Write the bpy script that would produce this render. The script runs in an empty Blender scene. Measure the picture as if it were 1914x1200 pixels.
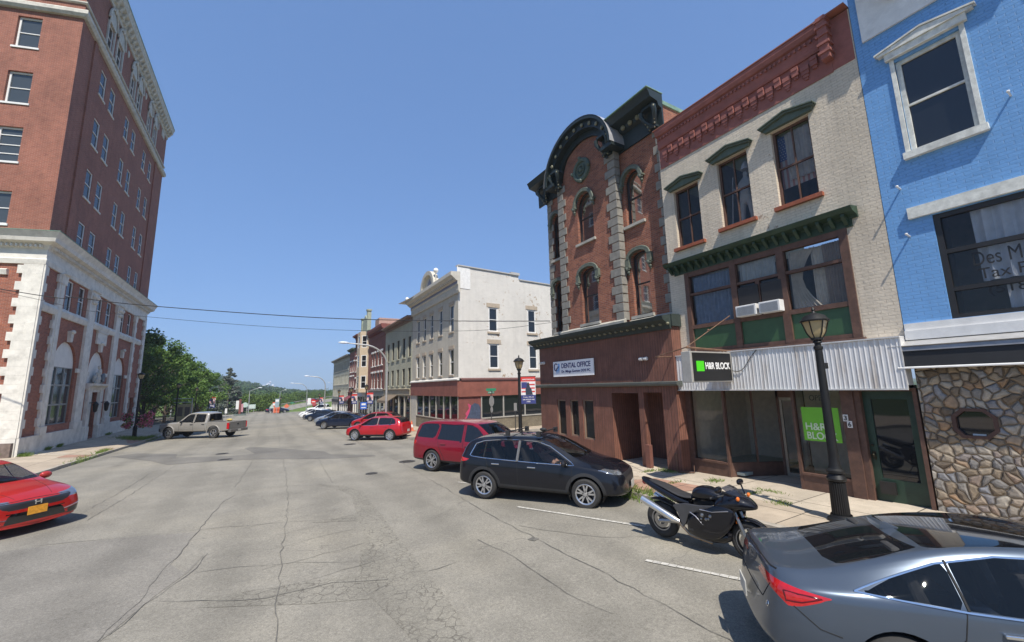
import bpy, bmesh, math, random
import numpy as np
from mathutils import Vector, Matrix
from mathutils.bvhtree import BVHTree
from mathutils import noise as mnoise
sc = bpy.context.scene
C = sc.collection
rad = math.radians
# ---------------------------------------------------------------- camera
F_PX, ROLL, VPX, VPY, CAMH = 770.0, rad(1.3), 503.0, 733.0, 2.5
dx, dy = VPX-957.0, VPY-600.0
c_, s_ = math.cos(ROLL), math.sin(ROLL)
ux, uy = dx*c_-dy*s_, dx*s_+dy*c_
PITCH = math.atan2(uy, F_PX); HEAD = -math.atan2(ux, math.hypot(F_PX, uy))
fwd = Vector((math.sin(HEAD)*math.cos(PITCH), math.cos(HEAD)*math.cos(PITCH), math.sin(PITCH)))
rgt = Vector((math.cos(HEAD), -math.sin(HEAD), 0)); upv = rgt.cross(fwd)
e1 = c_*rgt-s_*upv; e2 = s_*rgt+c_*upv
cd = bpy.data.cameras.new("camera"); cam = bpy.data.objects.new("camera", cd); C.objects.link(cam)
M = Matrix((e1, e2, -fwd)).transposed().to_4x4(); M.translation = (0, 0, CAMH)
cam.matrix_world = M
cd.sensor_width = 36; cd.lens = 36*F_PX/1914.0; cd.clip_end = 6000; cd.clip_start = .05
sc.camera = cam
# ---------------------------------------------------------------- light
SUN = Vector((-.21, -.62, 1.0)).normalized()
SKYTINT = (.76, 1.16, 1.86, 1)
wd = bpy.data.worlds.new("World"); sc.world = wd; wd.use_nodes = True
nt = wd.node_tree; sky = nt.nodes.new('ShaderNodeTexSky'); sky.sky_type = 'NISHITA'; sky.sun_disc = False
sky.sun_elevation = math.asin(SUN.z); sky.sun_rotation = math.atan2(SUN.x, SUN.y)
sky.air_density = 1.1; sky.dust_density = .35; sky.ozone_density = 2.6
bg = nt.nodes['Background']; bg.inputs[1].default_value = .15
gm_ = nt.nodes.new('ShaderNodeGamma'); gm_.inputs[1].default_value = .45; nt.links.new(sky.outputs[0], gm_.inputs[0])
tn_ = nt.nodes.new('ShaderNodeMix'); tn_.data_type = 'RGBA'; tn_.blend_type = 'MULTIPLY'; tn_.inputs[0].default_value = 1; tn_.inputs[7].default_value = SKYTINT
nt.links.new(gm_.outputs[0], tn_.inputs[6]); nt.links.new(tn_.outputs[2], bg.inputs[0])
sd = bpy.data.lights.new("sun", 'SUN'); sd.energy = 4.9; sd.angle = rad(.55); sd.color = (1, .94, .85)
so = bpy.data.objects.new("sun", sd); C.objects.link(so)
so.rotation_euler = (-SUN).to_track_quat('-Z', 'Y').to_euler(); so.location = (0, 0, 60)
vs = sc.view_settings; vs.view_transform = 'Standard'; vs.look = 'None'; vs.gamma = 1; vs.exposure = 0.42
sc.cycles.max_bounces = 6; sc.cycles.transparent_max_bounces = 12; sc.cycles.use_denoising = True
# ---------------------------------------------------------------- materials
def nm(m):
    m.use_nodes = True
    return m.node_tree
def node(t, typ, **kw):
    n = t.nodes.new(typ)
    for k, v in kw.items():
        if k.startswith('i_'):
            n.inputs[k[2:].replace('_', ' ')].default_value = v
        else: setattr(n, k, v)
    return n
def rgba(c): return (c[0], c[1], c[2], 1)
def mixc(t, fac, a, b, mode='MIX'):
    n = t.nodes.new('ShaderNodeMix'); n.data_type = 'RGBA'; n.blend_type = mode
    for sck, v in ((0, fac), (6, a), (7, b)):
        if isinstance(v, bpy.types.NodeSocket): t.links.new(v, n.inputs[sck])
        elif sck == 0: n.inputs[0].default_value = v
        else: n.inputs[sck].default_value = rgba(v)
    return n.outputs[2]
def ramp(t, src, pts):
    r = t.nodes.new('ShaderNodeValToRGB'); t.links.new(src, r.inputs[0])
    el = r.color_ramp.elements
    while len(el) < len(pts): el.new(.5)
    for e, (p, v) in zip(el, pts):
        e.position = p; e.color = rgba(v) if not isinstance(v, (int, float)) else (v, v, v, 1)
    return r.outputs[0]
def math_(t, op, a, b=0.0, clamp=False):
    n = t.nodes.new('ShaderNodeMath'); n.operation = op; n.use_clamp = clamp
    for i, v in enumerate((a, b)):
        if isinstance(v, bpy.types.NodeSocket): t.links.new(v, n.inputs[i])
        else: n.inputs[i].default_value = v
    return n.outputs[0]
def coords(t, scale=(1, 1, 1), wall=False):
    tc = t.nodes.new('ShaderNodeTexCoord')
    if wall:   # (x+y, z, 0) for vertical walls in their own frame
        s = t.nodes.new('ShaderNodeSeparateXYZ'); t.links.new(tc.outputs['Object'], s.inputs[0])
        a = math_(t, 'ADD', s.outputs[0], s.outputs[1])
        k = t.nodes.new('ShaderNodeCombineXYZ'); t.links.new(a, k.inputs[0]); t.links.new(s.outputs[2], k.inputs[1])
        return k.outputs[0]
    return tc.outputs['Object']
def noise(t, vec, scale, detail=4, rough=.55, dist=0):
    n = t.nodes.new('ShaderNodeTexNoise'); n.inputs['Scale'].default_value = scale
    n.inputs['Detail'].default_value = detail; n.inputs['Roughness'].default_value = rough
    n.inputs['Distortion'].default_value = dist
    t.links.new(vec, n.inputs['Vector']); return n.outputs['Fac']
def bump(t, h, strength, dist, prev=None):
    b = t.nodes.new('ShaderNodeBump'); b.inputs['Strength'].default_value = strength; b.inputs['Distance'].default_value = dist
    t.links.new(h, b.inputs['Height'])
    if prev: t.links.new(prev, b.inputs['Normal'])
    return b.outputs[0]
_m = {}
def mat(name, col, rough=.6, metal=0, var=.12, vs=6, b=.15, bs=40, bd=.004, coat=0, spec=.5, grime=0):
    """plain painted / cast / stone material with uneven tone and fine relief"""
    if name in _m: return _m[name]
    m = bpy.data.materials.new(name); t = nm(m); p = t.nodes['Principled BSDF']
    v = coords(t)
    if var:
        f = noise(t, v, vs, 6, .6)
        a = ramp(t, f, [(.3, tuple(x*(1-var) for x in col)), (.7, tuple(min(1, x*(1+var)) for x in col))])
        if grime:
            g = noise(t, v, 1.7, 8, .7)
            g = ramp(t, g, [(.5, 0.0), (.72, 1.0)])
            a = mixc(t, math_(t, 'MULTIPLY', g, grime), a, tuple(x*.45 for x in col))
        t.links.new(a, p.inputs['Base Color'])
    else: p.inputs['Base Color'].default_value = rgba(col)
    p.inputs['Roughness'].default_value = rough; p.inputs['Metallic'].default_value = metal
    p.inputs['Specular IOR Level'].default_value = spec
    p.inputs['Coat Weight'].default_value = coat; p.inputs['Coat Roughness'].default_value = .03
    if b:
        t.links.new(bump(t, noise(t, v, bs, 5, .6), b, bd), p.inputs['Normal'])
    _m[name] = m; return m
def paint(name, col, metal=.0, rough=.35, DUST=.2):
    if name in _m: return _m[name]
    m = bpy.data.materials.new(name); t = nm(m); p = t.nodes['Principled BSDF']
    v = coords(t); f = noise(t, v, 3, 5)
    a = ramp(t, f, [(.35, tuple(x*.93 for x in col)), (.7, col)])
    # road dust low on the body
    s = t.nodes.new('ShaderNodeSeparateXYZ'); t.links.new(v, s.inputs[0])
    d = ramp(t, s.outputs[2], [(.15, DUST), (.5, 0.0)])
    d = math_(t, 'MULTIPLY', d, noise(t, v, 9, 6))
    a = mixc(t, d, a, (.20, .18, .15))
    t.links.new(a, p.inputs['Base Color'])
    p.inputs['Metallic'].default_value = metal; p.inputs['Roughness'].default_value = rough
    p.inputs['Coat Weight'].default_value = .9; p.inputs['Coat Roughness'].default_value = .03; p.inputs['Specular IOR Level'].default_value = .12
    t.links.new(bump(t, noise(t, v, 1.5, 2), .03, .02), p.inputs['Coat Normal'])
    _m[name] = m; return m
def brick(name, c1, c2, mort, bw=.215, bh=.068, b=.5, peel=None, peel_amt=0, smooth=.0, var=.25, stain=.3, rough=.85, LUMP=.8):
    if name in _m: return _m[name]
    m = bpy.data.materials.new(name); t = nm(m); p = t.nodes['Principled BSDF']
    v = coords(t, wall=True)
    br = t.nodes.new('ShaderNodeTexBrick'); t.links.new(v, br.inputs['Vector'])
    br.inputs['Scale'].default_value = 1; br.inputs['Brick Width'].default_value = bw; br.inputs['Row Height'].default_value = bh
    br.inputs['Mortar Size'].default_value = .007; br.inputs['Mortar Smooth'].default_value = .3; br.inputs['Bias'].default_value = -.2
    br.inputs['Color1'].default_value = rgba(c1); br.inputs['Color2'].default_value = rgba(c2); br.inputs['Mortar'].default_value = rgba(mort)
    n1 = noise(t, v, 2.2, 8, .65); n2 = noise(t, v, .45, 5, .6)
    col = br.outputs['Color']
    k = ramp(t, n1, [(.25, 1-var), (.75, 1+0*var)])
    col = mixc(t, 1.0, col, k, 'MULTIPLY')
    sm = t.nodes.new('ShaderNodeMapping'); sm.inputs['Scale'].default_value = (3.2, .22, 1); t.links.new(v, sm.inputs[0])
    col = mixc(t, 1.0, col, ramp(t, noise(t, sm.outputs[0], 1.0, 7, .7), [(.35, 1-stain*.55), (.55, 1.0)]), 'MULTIPLY')
    k2 = ramp(t, n2, [(.3, 1-stain), (.65, 1.0)])
    col = mixc(t, 1.0, col, k2, 'MULTIPLY')
    if peel:
        g = noise(t, v, 3.1, 10, .72); g2 = noise(t, v, .5, 3)
        g = math_(t, 'ADD', g, math_(t, 'MULTIPLY', g2, .55))
        g = ramp(t, g, [(1.0-peel_amt if peel_amt < 1 else .9, 0.0), (min(1, 1.02-peel_amt), 1.0)])
        col = mixc(t, g, col, peel)
    t.links.new(col, p.inputs['Base Color']); p.inputs['Roughness'].default_value = rough
    h = math_(t, 'MULTIPLY', br.outputs['Fac'], -1.0)
    h2 = math_(t, 'ADD', h, math_(t, 'MULTIPLY', noise(t, v, 14, 6, .6), LUMP))
    t.links.new(bump(t, h2, b, .012), p.inputs['Normal'])
    _m[name] = m; return m
def glass(name, tint=(.03, .035, .04), alpha=1.0, rough=.03, clear=None):
    """alpha 1 = dark reflective pane seen from daylight; less = one can see through"""
    if name in _m: return _m[name]
    m = bpy.data.materials.new(name); t = nm(m)
    t.nodes.remove(t.nodes['Principled BSDF']); out = t.nodes['Material Output']
    g = t.nodes.new('ShaderNodeBsdfGlossy'); g.inputs['Roughness'].default_value = rough
    fr = t.nodes.new('ShaderNodeFresnel'); fr.inputs[0].default_value = 1.5
    bn = bump(t, noise(t, coords(t), 1.1, 1), .05, .05); t.links.new(bn, g.inputs['Normal'])
    tr = t.nodes.new('ShaderNodeBsdfTransparent'); tr.inputs[0].default_value = rgba(tuple(clear or min(1, .35+x*6) for x in tint))
    df = t.nodes.new('ShaderNodeBsdfDiffuse'); df.inputs[0].default_value = rgba(tint)
    mx = t.nodes.new('ShaderNodeMixShader'); mx.inputs[0].default_value = alpha; FRM = .55 if clear else .9
    t.links.new(tr.outputs[0], mx.inputs[1]); t.links.new(df.outputs[0], mx.inputs[2])
    m2 = t.nodes.new('ShaderNodeMixShader'); t.links.new(math_(t, 'ADD', math_(t, 'MULTIPLY', fr.outputs[0], FRM), .02 if clear else .04), m2.inputs[0])
    t.links.new(mx.outputs[0], m2.inputs[1]); t.links.new(g.outputs[0], m2.inputs[2])
    t.links.new(m2.outputs[0], out.inputs[0]); _m[name] = m; return m
# ---------------------------------------------------------------- mesh builder
class MB:
    def __init__(s): s.v = []; s.f = []; s.m = []
    def add(s, vs, fs, m=0):
        o = len(s.v); s.v += [tuple(v) for v in vs]
        for f in fs: s.f.append(tuple(i+o for i in f)); s.m.append(m)
        return s
    def box(s, x0, x1, y0, y1, z0, z1, m=0):
        vs = [(x, y, z) for z in (z0, z1) for y in (y0, y1) for x in (x0, x1)]
        return s.add(vs, [(0, 2, 3, 1), (4, 5, 7, 6), (0, 1, 5, 4), (2, 6, 7, 3), (0, 4, 6, 2), (1, 3, 7, 5)], m)
    def quad(s, a, b, c, d, m=0): return s.add([a, b, c, d], [(0, 1, 2, 3)], m)
    def prof(s, pr, x0, x1, m=0, a=0, b=0):  # closed profile (y,z) swept along x, ends mitred by a, b
        n = len(pr); vs = [(x0-a*max(0, -y), y, z) for y, z in pr]+[(x1+b*max(0, -y), y, z) for y, z in pr]
        fs = [(i, (i+1) % n, n+(i+1) % n, n+i) for i in range(n)]+[tuple(range(n))[::-1], tuple(range(n, 2*n))]
        return s.add(vs, fs, m)
    def plate(s, pts, y0, y1, m=0):          # outline (x,z) with thickness along y
        n = len(pts); vs = [(x, y0, z) for x, z in pts]+[(x, y1, z) for x, z in pts]
        fs = [(i, n+i, n+(i+1) % n, (i+1) % n) for i in range(n)]+[tuple(range(n)), tuple(range(n, 2*n))[::-1]]
        return s.add(vs, fs, m)
    def tube(s, pts, r, n=8, m=0, cap=True):
        pts = [Vector(p) for p in pts]; rs = r if isinstance(r, (list, tuple)) else [r]*len(pts)
        vs = []; up = None
        for i, p in enumerate(pts):
            d = (pts[min(i+1, len(pts)-1)]-pts[max(i-1, 0)])
            d = d.normalized() if d.length > 1e-9 else Vector((0, 0, 1))
            if up is None: up = d.orthogonal().normalized()
            else:
                up = (up-d*up.dot(d)); up = up.normalized() if up.length > 1e-6 else d.orthogonal().normalized()
            w = d.cross(up)
            for k in range(n):
                a = 2*math.pi*k/n; vs.append(p+(up*math.cos(a)+w*math.sin(a))*rs[i])
        fs = [(i*n+k, i*n+(k+1) % n, (i+1)*n+(k+1) % n, (i+1)*n+k) for i in range(len(pts)-1) for k in range(n)]
        if cap: fs += [tuple(range(n))[::-1], tuple(range((len(pts)-1)*n, len(pts)*n))]
        return s.add(vs, fs, m)
    def lathe(s, pr, c=(0, 0, 0), n=20, m=0, axis='z', a0=0):
        vs = []
        for r, z in pr:
            for k in range(n):
                a = 2*math.pi*k/n+a0; x, y = r*math.cos(a), r*math.sin(a)
                p = (x, y, z) if axis == 'z' else ((x, z, y) if axis == 'y' else (z, x, y))
                vs.append((p[0]+c[0], p[1]+c[1], p[2]+c[2]))
        fs = [(i*n+k, i*n+(k+1) % n, (i+1)*n+(k+1) % n, (i+1)*n+k) for i in range(len(pr)-1) for k in range(n)]
        return s.add(vs, fs, m)
    def ball(s, c, r, n=10, m=0, sq=(1, 1, 1), jit=0):
        vs = []; k2 = n//2+1
        for i in range(k2+1):
            th = math.pi*i/k2
            for k in range(n):
                a = 2*math.pi*k/n; q = 1+(random.uniform(-jit, jit) if jit else 0)
                vs.append((c[0]+r*q*sq[0]*math.sin(th)*math.cos(a), c[1]+r*q*sq[1]*math.sin(th)*math.sin(a), c[2]+r*q*sq[2]*math.cos(th)))
        fs = [(i*n+k, i*n+(k+1) % n, (i+1)*n+(k+1) % n, (i+1)*n+k) for i in range(k2) for k in range(n)]
        return s.add(vs, fs, m)
    def sheet(s, poly, z, m=0):              # flat outline (x,y) on the sloping ground, z above it
        return s.add([(x, y, gz(x, y)+z) for x, y in poly], [tuple(range(len(poly)))], m)
    def build(s, name, mats, parent=None, smooth=False, loc=None, rot=0, recalc=True, bevel=0):
        me = bpy.data.meshes.new(name); me.from_pydata(s.v, [], s.f)
        if not isinstance(mats, (list, tuple)): mats = [mats]
        for x in mats: me.materials.append(x)
        me.polygons.foreach_set('material_index', s.m)
        if recalc:
            bm = bmesh.new(); bm.from_mesh(me); bmesh.ops.remove_doubles(bm, verts=bm.verts, dist=1e-5)
            bmesh.ops.recalc_face_normals(bm, faces=bm.faces); bm.to_mesh(me); bm.free()
        if smooth:
            me.polygons.foreach_set('use_smooth', [True]*len(me.polygons))
            try: me.set_sharp_from_angle(angle=rad(smooth if smooth is not True else 35))
            except Exception: pass
        o = bpy.data.objects.new(name, me); C.objects.link(o)
        if bevel:
            b = o.modifiers.new('b', 'BEVEL'); b.width = bevel; b.segments = 2; b.limit_method = 'ANGLE'
        put(o, parent, loc, rot); return o
class Frame:
    """a wall frame inside a building: x to the right, y inwards, z up"""
    def __init__(s, root, loc=(0, 0, 0), rot=0): s.root = root; s.loc = loc; s.rot = rot
def put(o, parent, loc=None, rot=0):
    if isinstance(parent, Frame):
        o.parent = parent.root; l = Vector(loc or (0, 0, 0)); l.rotate(Matrix.Rotation(parent.rot, 3, 'Z'))
        o.location = Vector(parent.loc)+l; o.rotation_euler = (0, 0, parent.rot+rot)
    else:
        if parent is not None: o.parent = parent
        if loc is not None: o.location = loc
        if rot: o.rotation_euler = (0, 0, rot)
def tag(o, label, cat, group=None):
    o['label'] = label; o['category'] = cat
    if group: o['group'] = group
    return o
def thing(name, label, cat, loc=(0, 0, 0), rotz=0, group=None):
    o = bpy.data.objects.new(name, None); C.objects.link(o); o.empty_display_size = .3
    o.location = loc; o.rotation_euler = (0, 0, rotz); return tag(o, label, cat, group)
def struct(o, kind='structure'): o['kind'] = kind; return o
def split_loose(o, tol=.015):
    """pieces that do not touch become objects of their own"""
    me = o.data; n = len(me.vertices)
    if not n: return [o]
    par = list(range(n))
    def fd(i):
        while par[i] != i: par[i] = par[par[i]]; i = par[i]
        return i
    for e in me.edges:
        a, b = fd(e.vertices[0]), fd(e.vertices[1])
        if a != b: par[a] = b
    grp = {}
    for i in range(n): grp.setdefault(fd(i), []).append(i)
    co = np.empty(n*3); me.vertices.foreach_get('co', co); co = co.reshape(-1, 3)
    G = [[set(v), co[v].min(0)-tol, co[v].max(0)+tol] for v in grp.values()]
    ch = True
    while ch:
        ch = False; out = []
        for g in G:
            for h in out:
                if (g[1] <= h[2]).all() and (h[1] <= g[2]).all(): h[0] |= g[0]; h[1] = np.minimum(h[1], g[1]); h[2] = np.maximum(h[2], g[2]); ch = True; break
            else: out.append(g)
        G = out
    if len(G) < 2 or len(G) > 100: return [o]
    res = []
    for g in G:
        bm = bmesh.new(); bm.from_mesh(me); bm.verts.ensure_lookup_table(); bmesh.ops.delete(bm, geom=[v for v in bm.verts if v.index not in g[0]], context='VERTS')
        m2 = bpy.data.meshes.new(me.name); bm.to_mesh(m2); bm.free()
        for m in me.materials: m2.materials.append(m)
        r = o.copy(); r.data = m2; C.objects.link(r); res.append(r)
    bpy.data.objects.remove(o); return res
def kids(o): return [c for c in bpy.data.objects if c.parent == o]
def dup(o, loc=None, rotz=None, label=None, par=None, _map=None):
    if _map is None:
        _map = {}
        for c in bpy.data.objects:
            if c.parent: _map.setdefault(c.parent.name, []).append(c)
    r = o.copy(); C.objects.link(r)
    if par is not None: r.parent = par; r.matrix_parent_inverse = o.matrix_parent_inverse
    if loc is not None: r.location = loc
    if rotz is not None: r.rotation_euler = (0, 0, rotz)
    if label: r['label'] = label
    for c in _map.get(o.name, []): dup(c, par=r, _map=_map)
    return r
def text(body, size, m, parent, loc, width=None, height=None, depth=.004, name='lettering', align='LEFT', bold=0, rx=90, rz=0, shear=0, spacing=1):
    cu = bpy.data.curves.new(name, 'FONT'); cu.body = body; cu.size = size; cu.extrude = depth; cu.align_x = 'LEFT'; cu.offset = bold
    cu.shear = shear; cu.space_character = spacing
    o = bpy.data.objects.new(name, cu); C.objects.link(o); bpy.context.view_layer.update()
    me = bpy.data.meshes.new_from_object(o); bpy.data.objects.remove(o)
    xs = [v.co.x for v in me.vertices]; ys = [v.co.y for v in me.vertices]
    w, h = max(xs)-min(xs), max(ys)-min(ys); sx = width/w if width else 1; sy = height/h if height else sx
    for v in me.vertices:
        x, y, z = (v.co.x-min(xs))*sx, (v.co.y-min(ys))*sy, v.co.z
        if align == 'CENTER': x -= w*sx/2
        v.co = (x, -z, y)
    me.materials.clear(); me.materials.append(m)
    o = bpy.data.objects.new(name, me); C.objects.link(o); put(o, parent, loc, rz); return o
# ---------------------------------------------------------------- ground shape
SL = -.022
def gz(x, y):
    z = SL*min(y, 104)
    if y > 104: z -= (y-104)*.004
    return z
def sstep(a, b, x): t = min(1, max(0, (x-a)/(b-a))); return t*t*(3-2*t)
# ================================================================ SETTING
def m_asphalt(name, c, cr=False):
    if name in _m: return _m[name]
    m = bpy.data.materials.new(name); t = nm(m); p = t.nodes['Principled BSDF']; v = coords(t)
    big = noise(t, v, .16, 6, .6); mid = noise(t, v, 1.3, 8, .65); fine = noise(t, v, 22, 5, .8); spk = noise(t, v, 70, 3, .8)
    a = ramp(t, big, [(.32, tuple(x*.80 for x in c)), (.5, c), (.68, (c[0]*1.15, c[1]*1.13, c[2]*1.08))])
    k = ramp(t, mid, [(.3, .86), (.7, 1.06)]); a = mixc(t, 1, a, k, 'MULTIPLY')
    k = ramp(t, fine, [(.3, .74), (.5, 1.0), (.72, 1.26)]); a = mixc(t, 1, a, k, 'MULTIPLY')
    k = ramp(t, spk, [(.32, .72), (.5, 1.0), (.7, 1.4)]); a = mixc(t, 1, a, k, 'MULTIPLY')
    # wheel-track tone running along the street
    s = t.nodes.new('ShaderNodeSeparateXYZ'); t.links.new(v, s.inputs[0])
    oil = ramp(t, noise(t, v, .55, 4, .5), [(.66, 0.0), (.74, .35)]); a = mixc(t, oil, a, (.09, .085, .075))
    w = math_(t, 'SINE', math_(t, 'MULTIPLY', math_(t, 'ADD', s.outputs[0], math_(t, 'MULTIPLY', big, 1.5)), 3.6))
    k = ramp(t, w, [(.0, 1.03), (1.0, .90)]); a = mixc(t, 1, a, k, 'MULTIPLY')
    # hairline crack network over old paving
    vo = t.nodes.new('ShaderNodeTexVoronoi'); vo.feature = 'DISTANCE_TO_EDGE'; vo.inputs['Scale'].default_value = .55
    mp = t.nodes.new('ShaderNodeVectorMath'); mp.operation = 'ADD'; t.links.new(v, mp.inputs[0])
    nn = t.nodes.new('ShaderNodeTexNoise'); nn.inputs['Scale'].default_value = 1.4; nn.inputs['Detail'].default_value = 6; t.links.new(v, nn.inputs['Vector'])
    t.links.new(nn.outputs['Color'], mp.inputs[1]); t.links.new(mp.outputs[0], vo.inputs['Vector'])
    e = ramp(t, vo.outputs[0], [(.0, .8), (.006, 0.0)])
    e = math_(t, 'MULTIPLY', e, ramp(t, noise(t, v, .35, 3), [(.5, 0.0), (.62, .55)]))
    a = mixc(t, e, a, (.05, .048, .045))
    if cr:   # alligator cracking
        v2 = t.nodes.new('ShaderNodeTexVoronoi'); v2.feature = 'DISTANCE_TO_EDGE'; v2.inputs['Scale'].default_value = 7.0
        m2 = t.nodes.new('ShaderNodeVectorMath'); m2.operation = 'ADD'; t.links.new(v, m2.inputs[0])
        n2 = t.nodes.new('ShaderNodeTexNoise'); n2.inputs['Scale'].default_value = 3.5; n2.inputs['Detail'].default_value = 5; t.links.new(v, n2.inputs['Vector'])
        sc2 = t.nodes.new('ShaderNodeVectorMath'); sc2.operation = 'SCALE'; sc2.inputs[3].default_value = .22; t.links.new(n2.outputs['Color'], sc2.inputs[0])
        t.links.new(sc2.outputs[0], m2.inputs[1]); t.links.new(m2.outputs[0], v2.inputs['Vector'])
        e2 = ramp(t, v2.outputs[0], [(.0, .8), (.02, .65), (.045, 0.0)])
        e2 = math_(t, 'MULTIPLY', e2, ramp(t, noise(t, v, 1.6, 4), [(.34, 0.15), (.5, 1.0)]))
        a = mixc(t, e2, a, (.10, .09, .075))
        t.links.new(bump(t, math_(t, 'MULTIPLY', e2, -1.0), .4, .01), p.inputs['Normal'])
    else: t.links.new(bump(t, fine, .5, .006), p.inputs['Normal'])
    t.links.new(a, p.inputs['Base Color']); p.inputs['Roughness'].default_value = .92; p.inputs['Specular IOR Level'].default_value = .3
    _m[name] = m; return m
def m_walk(name, c, slab=1.5, ang=0, c2=None):
    if name in _m: return _m[name]
    m = bpy.data.materials.new(name); t = nm(m); p = t.nodes['Principled BSDF']; v = coords(t)
    br = t.nodes.new('ShaderNodeTexBrick'); t.links.new(v, br.inputs['Vector']); br.offset = 0
    br.inputs['Scale'].default_value = 1; br.inputs['Brick Width'].default_value = slab; br.inputs['Row Height'].default_value = slab
    br.inputs['Mortar Size'].default_value = .012; br.inputs['Mortar Smooth'].default_value = .2
    c2 = c2 or tuple(x*.86 for x in c)
    br.inputs['Color1'].default_value = rgba(c); br.inputs['Color2'].default_value = rgba(c2); br.inputs['Mortar'].default_value = (.07, .06, .045, 1)
    a = br.outputs['Color']
    for sc_, lo, hi in ((.7, .82, 1.08), (4, .86, 1.06), (60, .85, 1.15)):
        a = mixc(t, 1, a, ramp(t, noise(t, v, sc_, 6, .65), [(.3, lo), (.7, hi)]), 'MULTIPLY')
    st = ramp(t, noise(t, v, .9, 7, .7), [(.6, 0.0), (.7, .45)])
    a = mixc(t, st, a, (.16, .12, .09))
    t.links.new(a, p.inputs['Base Color']); p.inputs['Roughness'].default_value = .9
    t.links.new(bump(t, math_(t, 'ADD', math_(t, 'MULTIPLY', br.outputs['Fac'], -2.0), noise(t, v, 30, 5)), .35, .01), p.inputs['Normal'])
    _m[name] = m; return m
def m_grass(name, c, c2, sc_=3):
    if name in _m: return _m[name]
    m = bpy.data.materials.new(name); t = nm(m); p = t.nodes['Principled BSDF']; v = coords(t)
    a = ramp(t, noise(t, v, sc_, 8, .7), [(.3, c), (.68, c2)])
    a = mixc(t, 1, a, ramp(t, noise(t, v, sc_*12, 4, .7), [(.3, .7), (.7, 1.25)]), 'MULTIPLY')
    t.links.new(a, p.inputs['Base Color']); p.inputs['Roughness'].default_value = .9; p.inputs['Specular IOR Level'].default_value = .2
    t.links.new(bump(t, noise(t, v, sc_*8, 6, .7), .8, .1), p.inputs['Normal'])
    _m[name] = m; return m
ASPH = m_asphalt('asphalt', (.228, .212, .176)); GATOR = m_asphalt('asphalt_worn', (.219, .204, .168), True)
PATCH = m_asphalt('asphalt_patch', (.165, .155, .135)); TAR = mat('tar', (.12, .113, .097), .85, b=.3, vs=9, var=.4)
CONC = m_walk('concrete_walk', (.45, .37, .275), 1.45); CONC2 = m_walk('concrete_walk_pale', (.50, .43, .335), 1.6)
REDCONC = m_walk('concrete_red', (.40, .235, .165), .9); KERB = mat('kerb_stone', (.36, .32, .26), .85, var=.22, vs=5, grime=.5)
LINE = mat('road_paint', (.46, .44, .39), .8, var=.3, vs=18)
GRASS = m_grass('grass_ground', (.07, .12, .025), (.15, .20, .05), 1.2)
HILLG = m_grass('hill_ground', (.045, .075, .022), (.07, .10, .03), .3)
def strip(mb, pts, w, z, m=0, jit=0):
    """ribbon of width w following a polyline on the ground"""
    P = []
    for (x0, y0), (x1, y1) in zip(pts[:-1], pts[1:]):
        n = max(1, int(math.hypot(x1-x0, y1-y0)/.22)) if jit else 1
        for k in range(n): P.append((x0+(x1-x0)*k/n, y0+(y1-y0)*k/n))
    P.append(pts[-1])
    if jit:
        Q = [(x+random.uniform(-jit, jit), y+random.uniform(-jit, jit)) for x, y in P[1:-1]]; P = [P[0]]+Q+[P[-1]]
    L, R_ = [], []
    for i, (x, y) in enumerate(P):
        a, b = P[max(0, i-1)], P[min(len(P)-1, i+1)]; d = Vector((b[0]-a[0], b[1]-a[1])); d = d.normalized() if d.length else Vector((0, 1))
        ww = w*(random.uniform(.35, 1.25) if jit else 1)
        L.append((x-d.y*ww/2, y+d.x*ww/2)); R_.append((x+d.y*ww/2, y-d.x*ww/2))
    o = [(x, y, gz(x, y)+z) for x, y in L]+[(x, y, gz(x, y)+z) for x, y in R_]; n = len(L)
    mb.add(o, [(i, i+1, n+i+1, n+i) for i in range(n-1)], m)
random.seed(4)
# --- road ------------------------------------------------------------------
KX = 7.6
g = MB()
ys = [-40, -20, -10]+list(range(0, 106, 4))
def rows(mb, x0, x1, ys, z, m=0):
    for a, b in zip(ys[:-1], ys[1:]): mb.quad((x0, a, gz(x0, a)+z), (x1, a, gz(x1, a)+z), (x1, b, gz(x1, b)+z), (x0, b, gz(x0, b)+z), m)
rows(g, -KX-.02, KX+.02, ys, 0)
for x0, x1 in ((KX+.02, 60),): rows(g, x0, x1, [15.9, 20, 24.2], 0)
rows(g, -140, 140, [104, 109, 115], .004)
gat = [(1.45, 14.5), (2.1, 13.6), (2.42, 12.4), (2.33, 10.9), (2.3, 9.96), (2.2, 8.21), (2.15, 6.9), (2.1, 5.4), (2.0, 4.4), (1.9, 3.4), (1.4, 3.4), (1.45, 4.8), (1.3, 5.88), (.6, 6.2), (-.6, 6.9), (-.55, 7.2), (.6, 6.95), (1.3, 6.75), (1.45, 7.63), (1.7, 8.51), (1.8, 9.6), (.9, 10.1), (1.85, 10.2), (2.05, 12.22), (1.9, 13.2)]
g.sheet(gat, .004, 1)
g.sheet([(-7.0, 30.1), (-6.1, 30.88), (-4.0, 28.57), (-3.8, 26.7), (-3.35, 26.26), (-1.6, 25.19), (-.43, 25.2), (-1.02, 28.84), (-.72, 29.36), (.5, 27.3), (2.58, 23.38), (2.7, 21.9), (4.32, 20.1), (4.3, 19.6), (2.54, 20.22), (-.37, 22.71), (-2.06, 23.5), (-3.6, 23.6), (-4.59, 25.9)], .006, 2)
g.sheet([(-5.8, 12.0), (-2.55, 11.38), (-1.4, 10.97), (-1.08, 10.81), (-1.16, 9.5), (-1.2, 8.93), (-.95, 8.4), (-.78, 9.2), (-.9, 8.4), (-1.17, 7.63), (-1.4, 6.7), (-2.2, 4.2), (-5.8, 1.0)], .005, 3)
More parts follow.
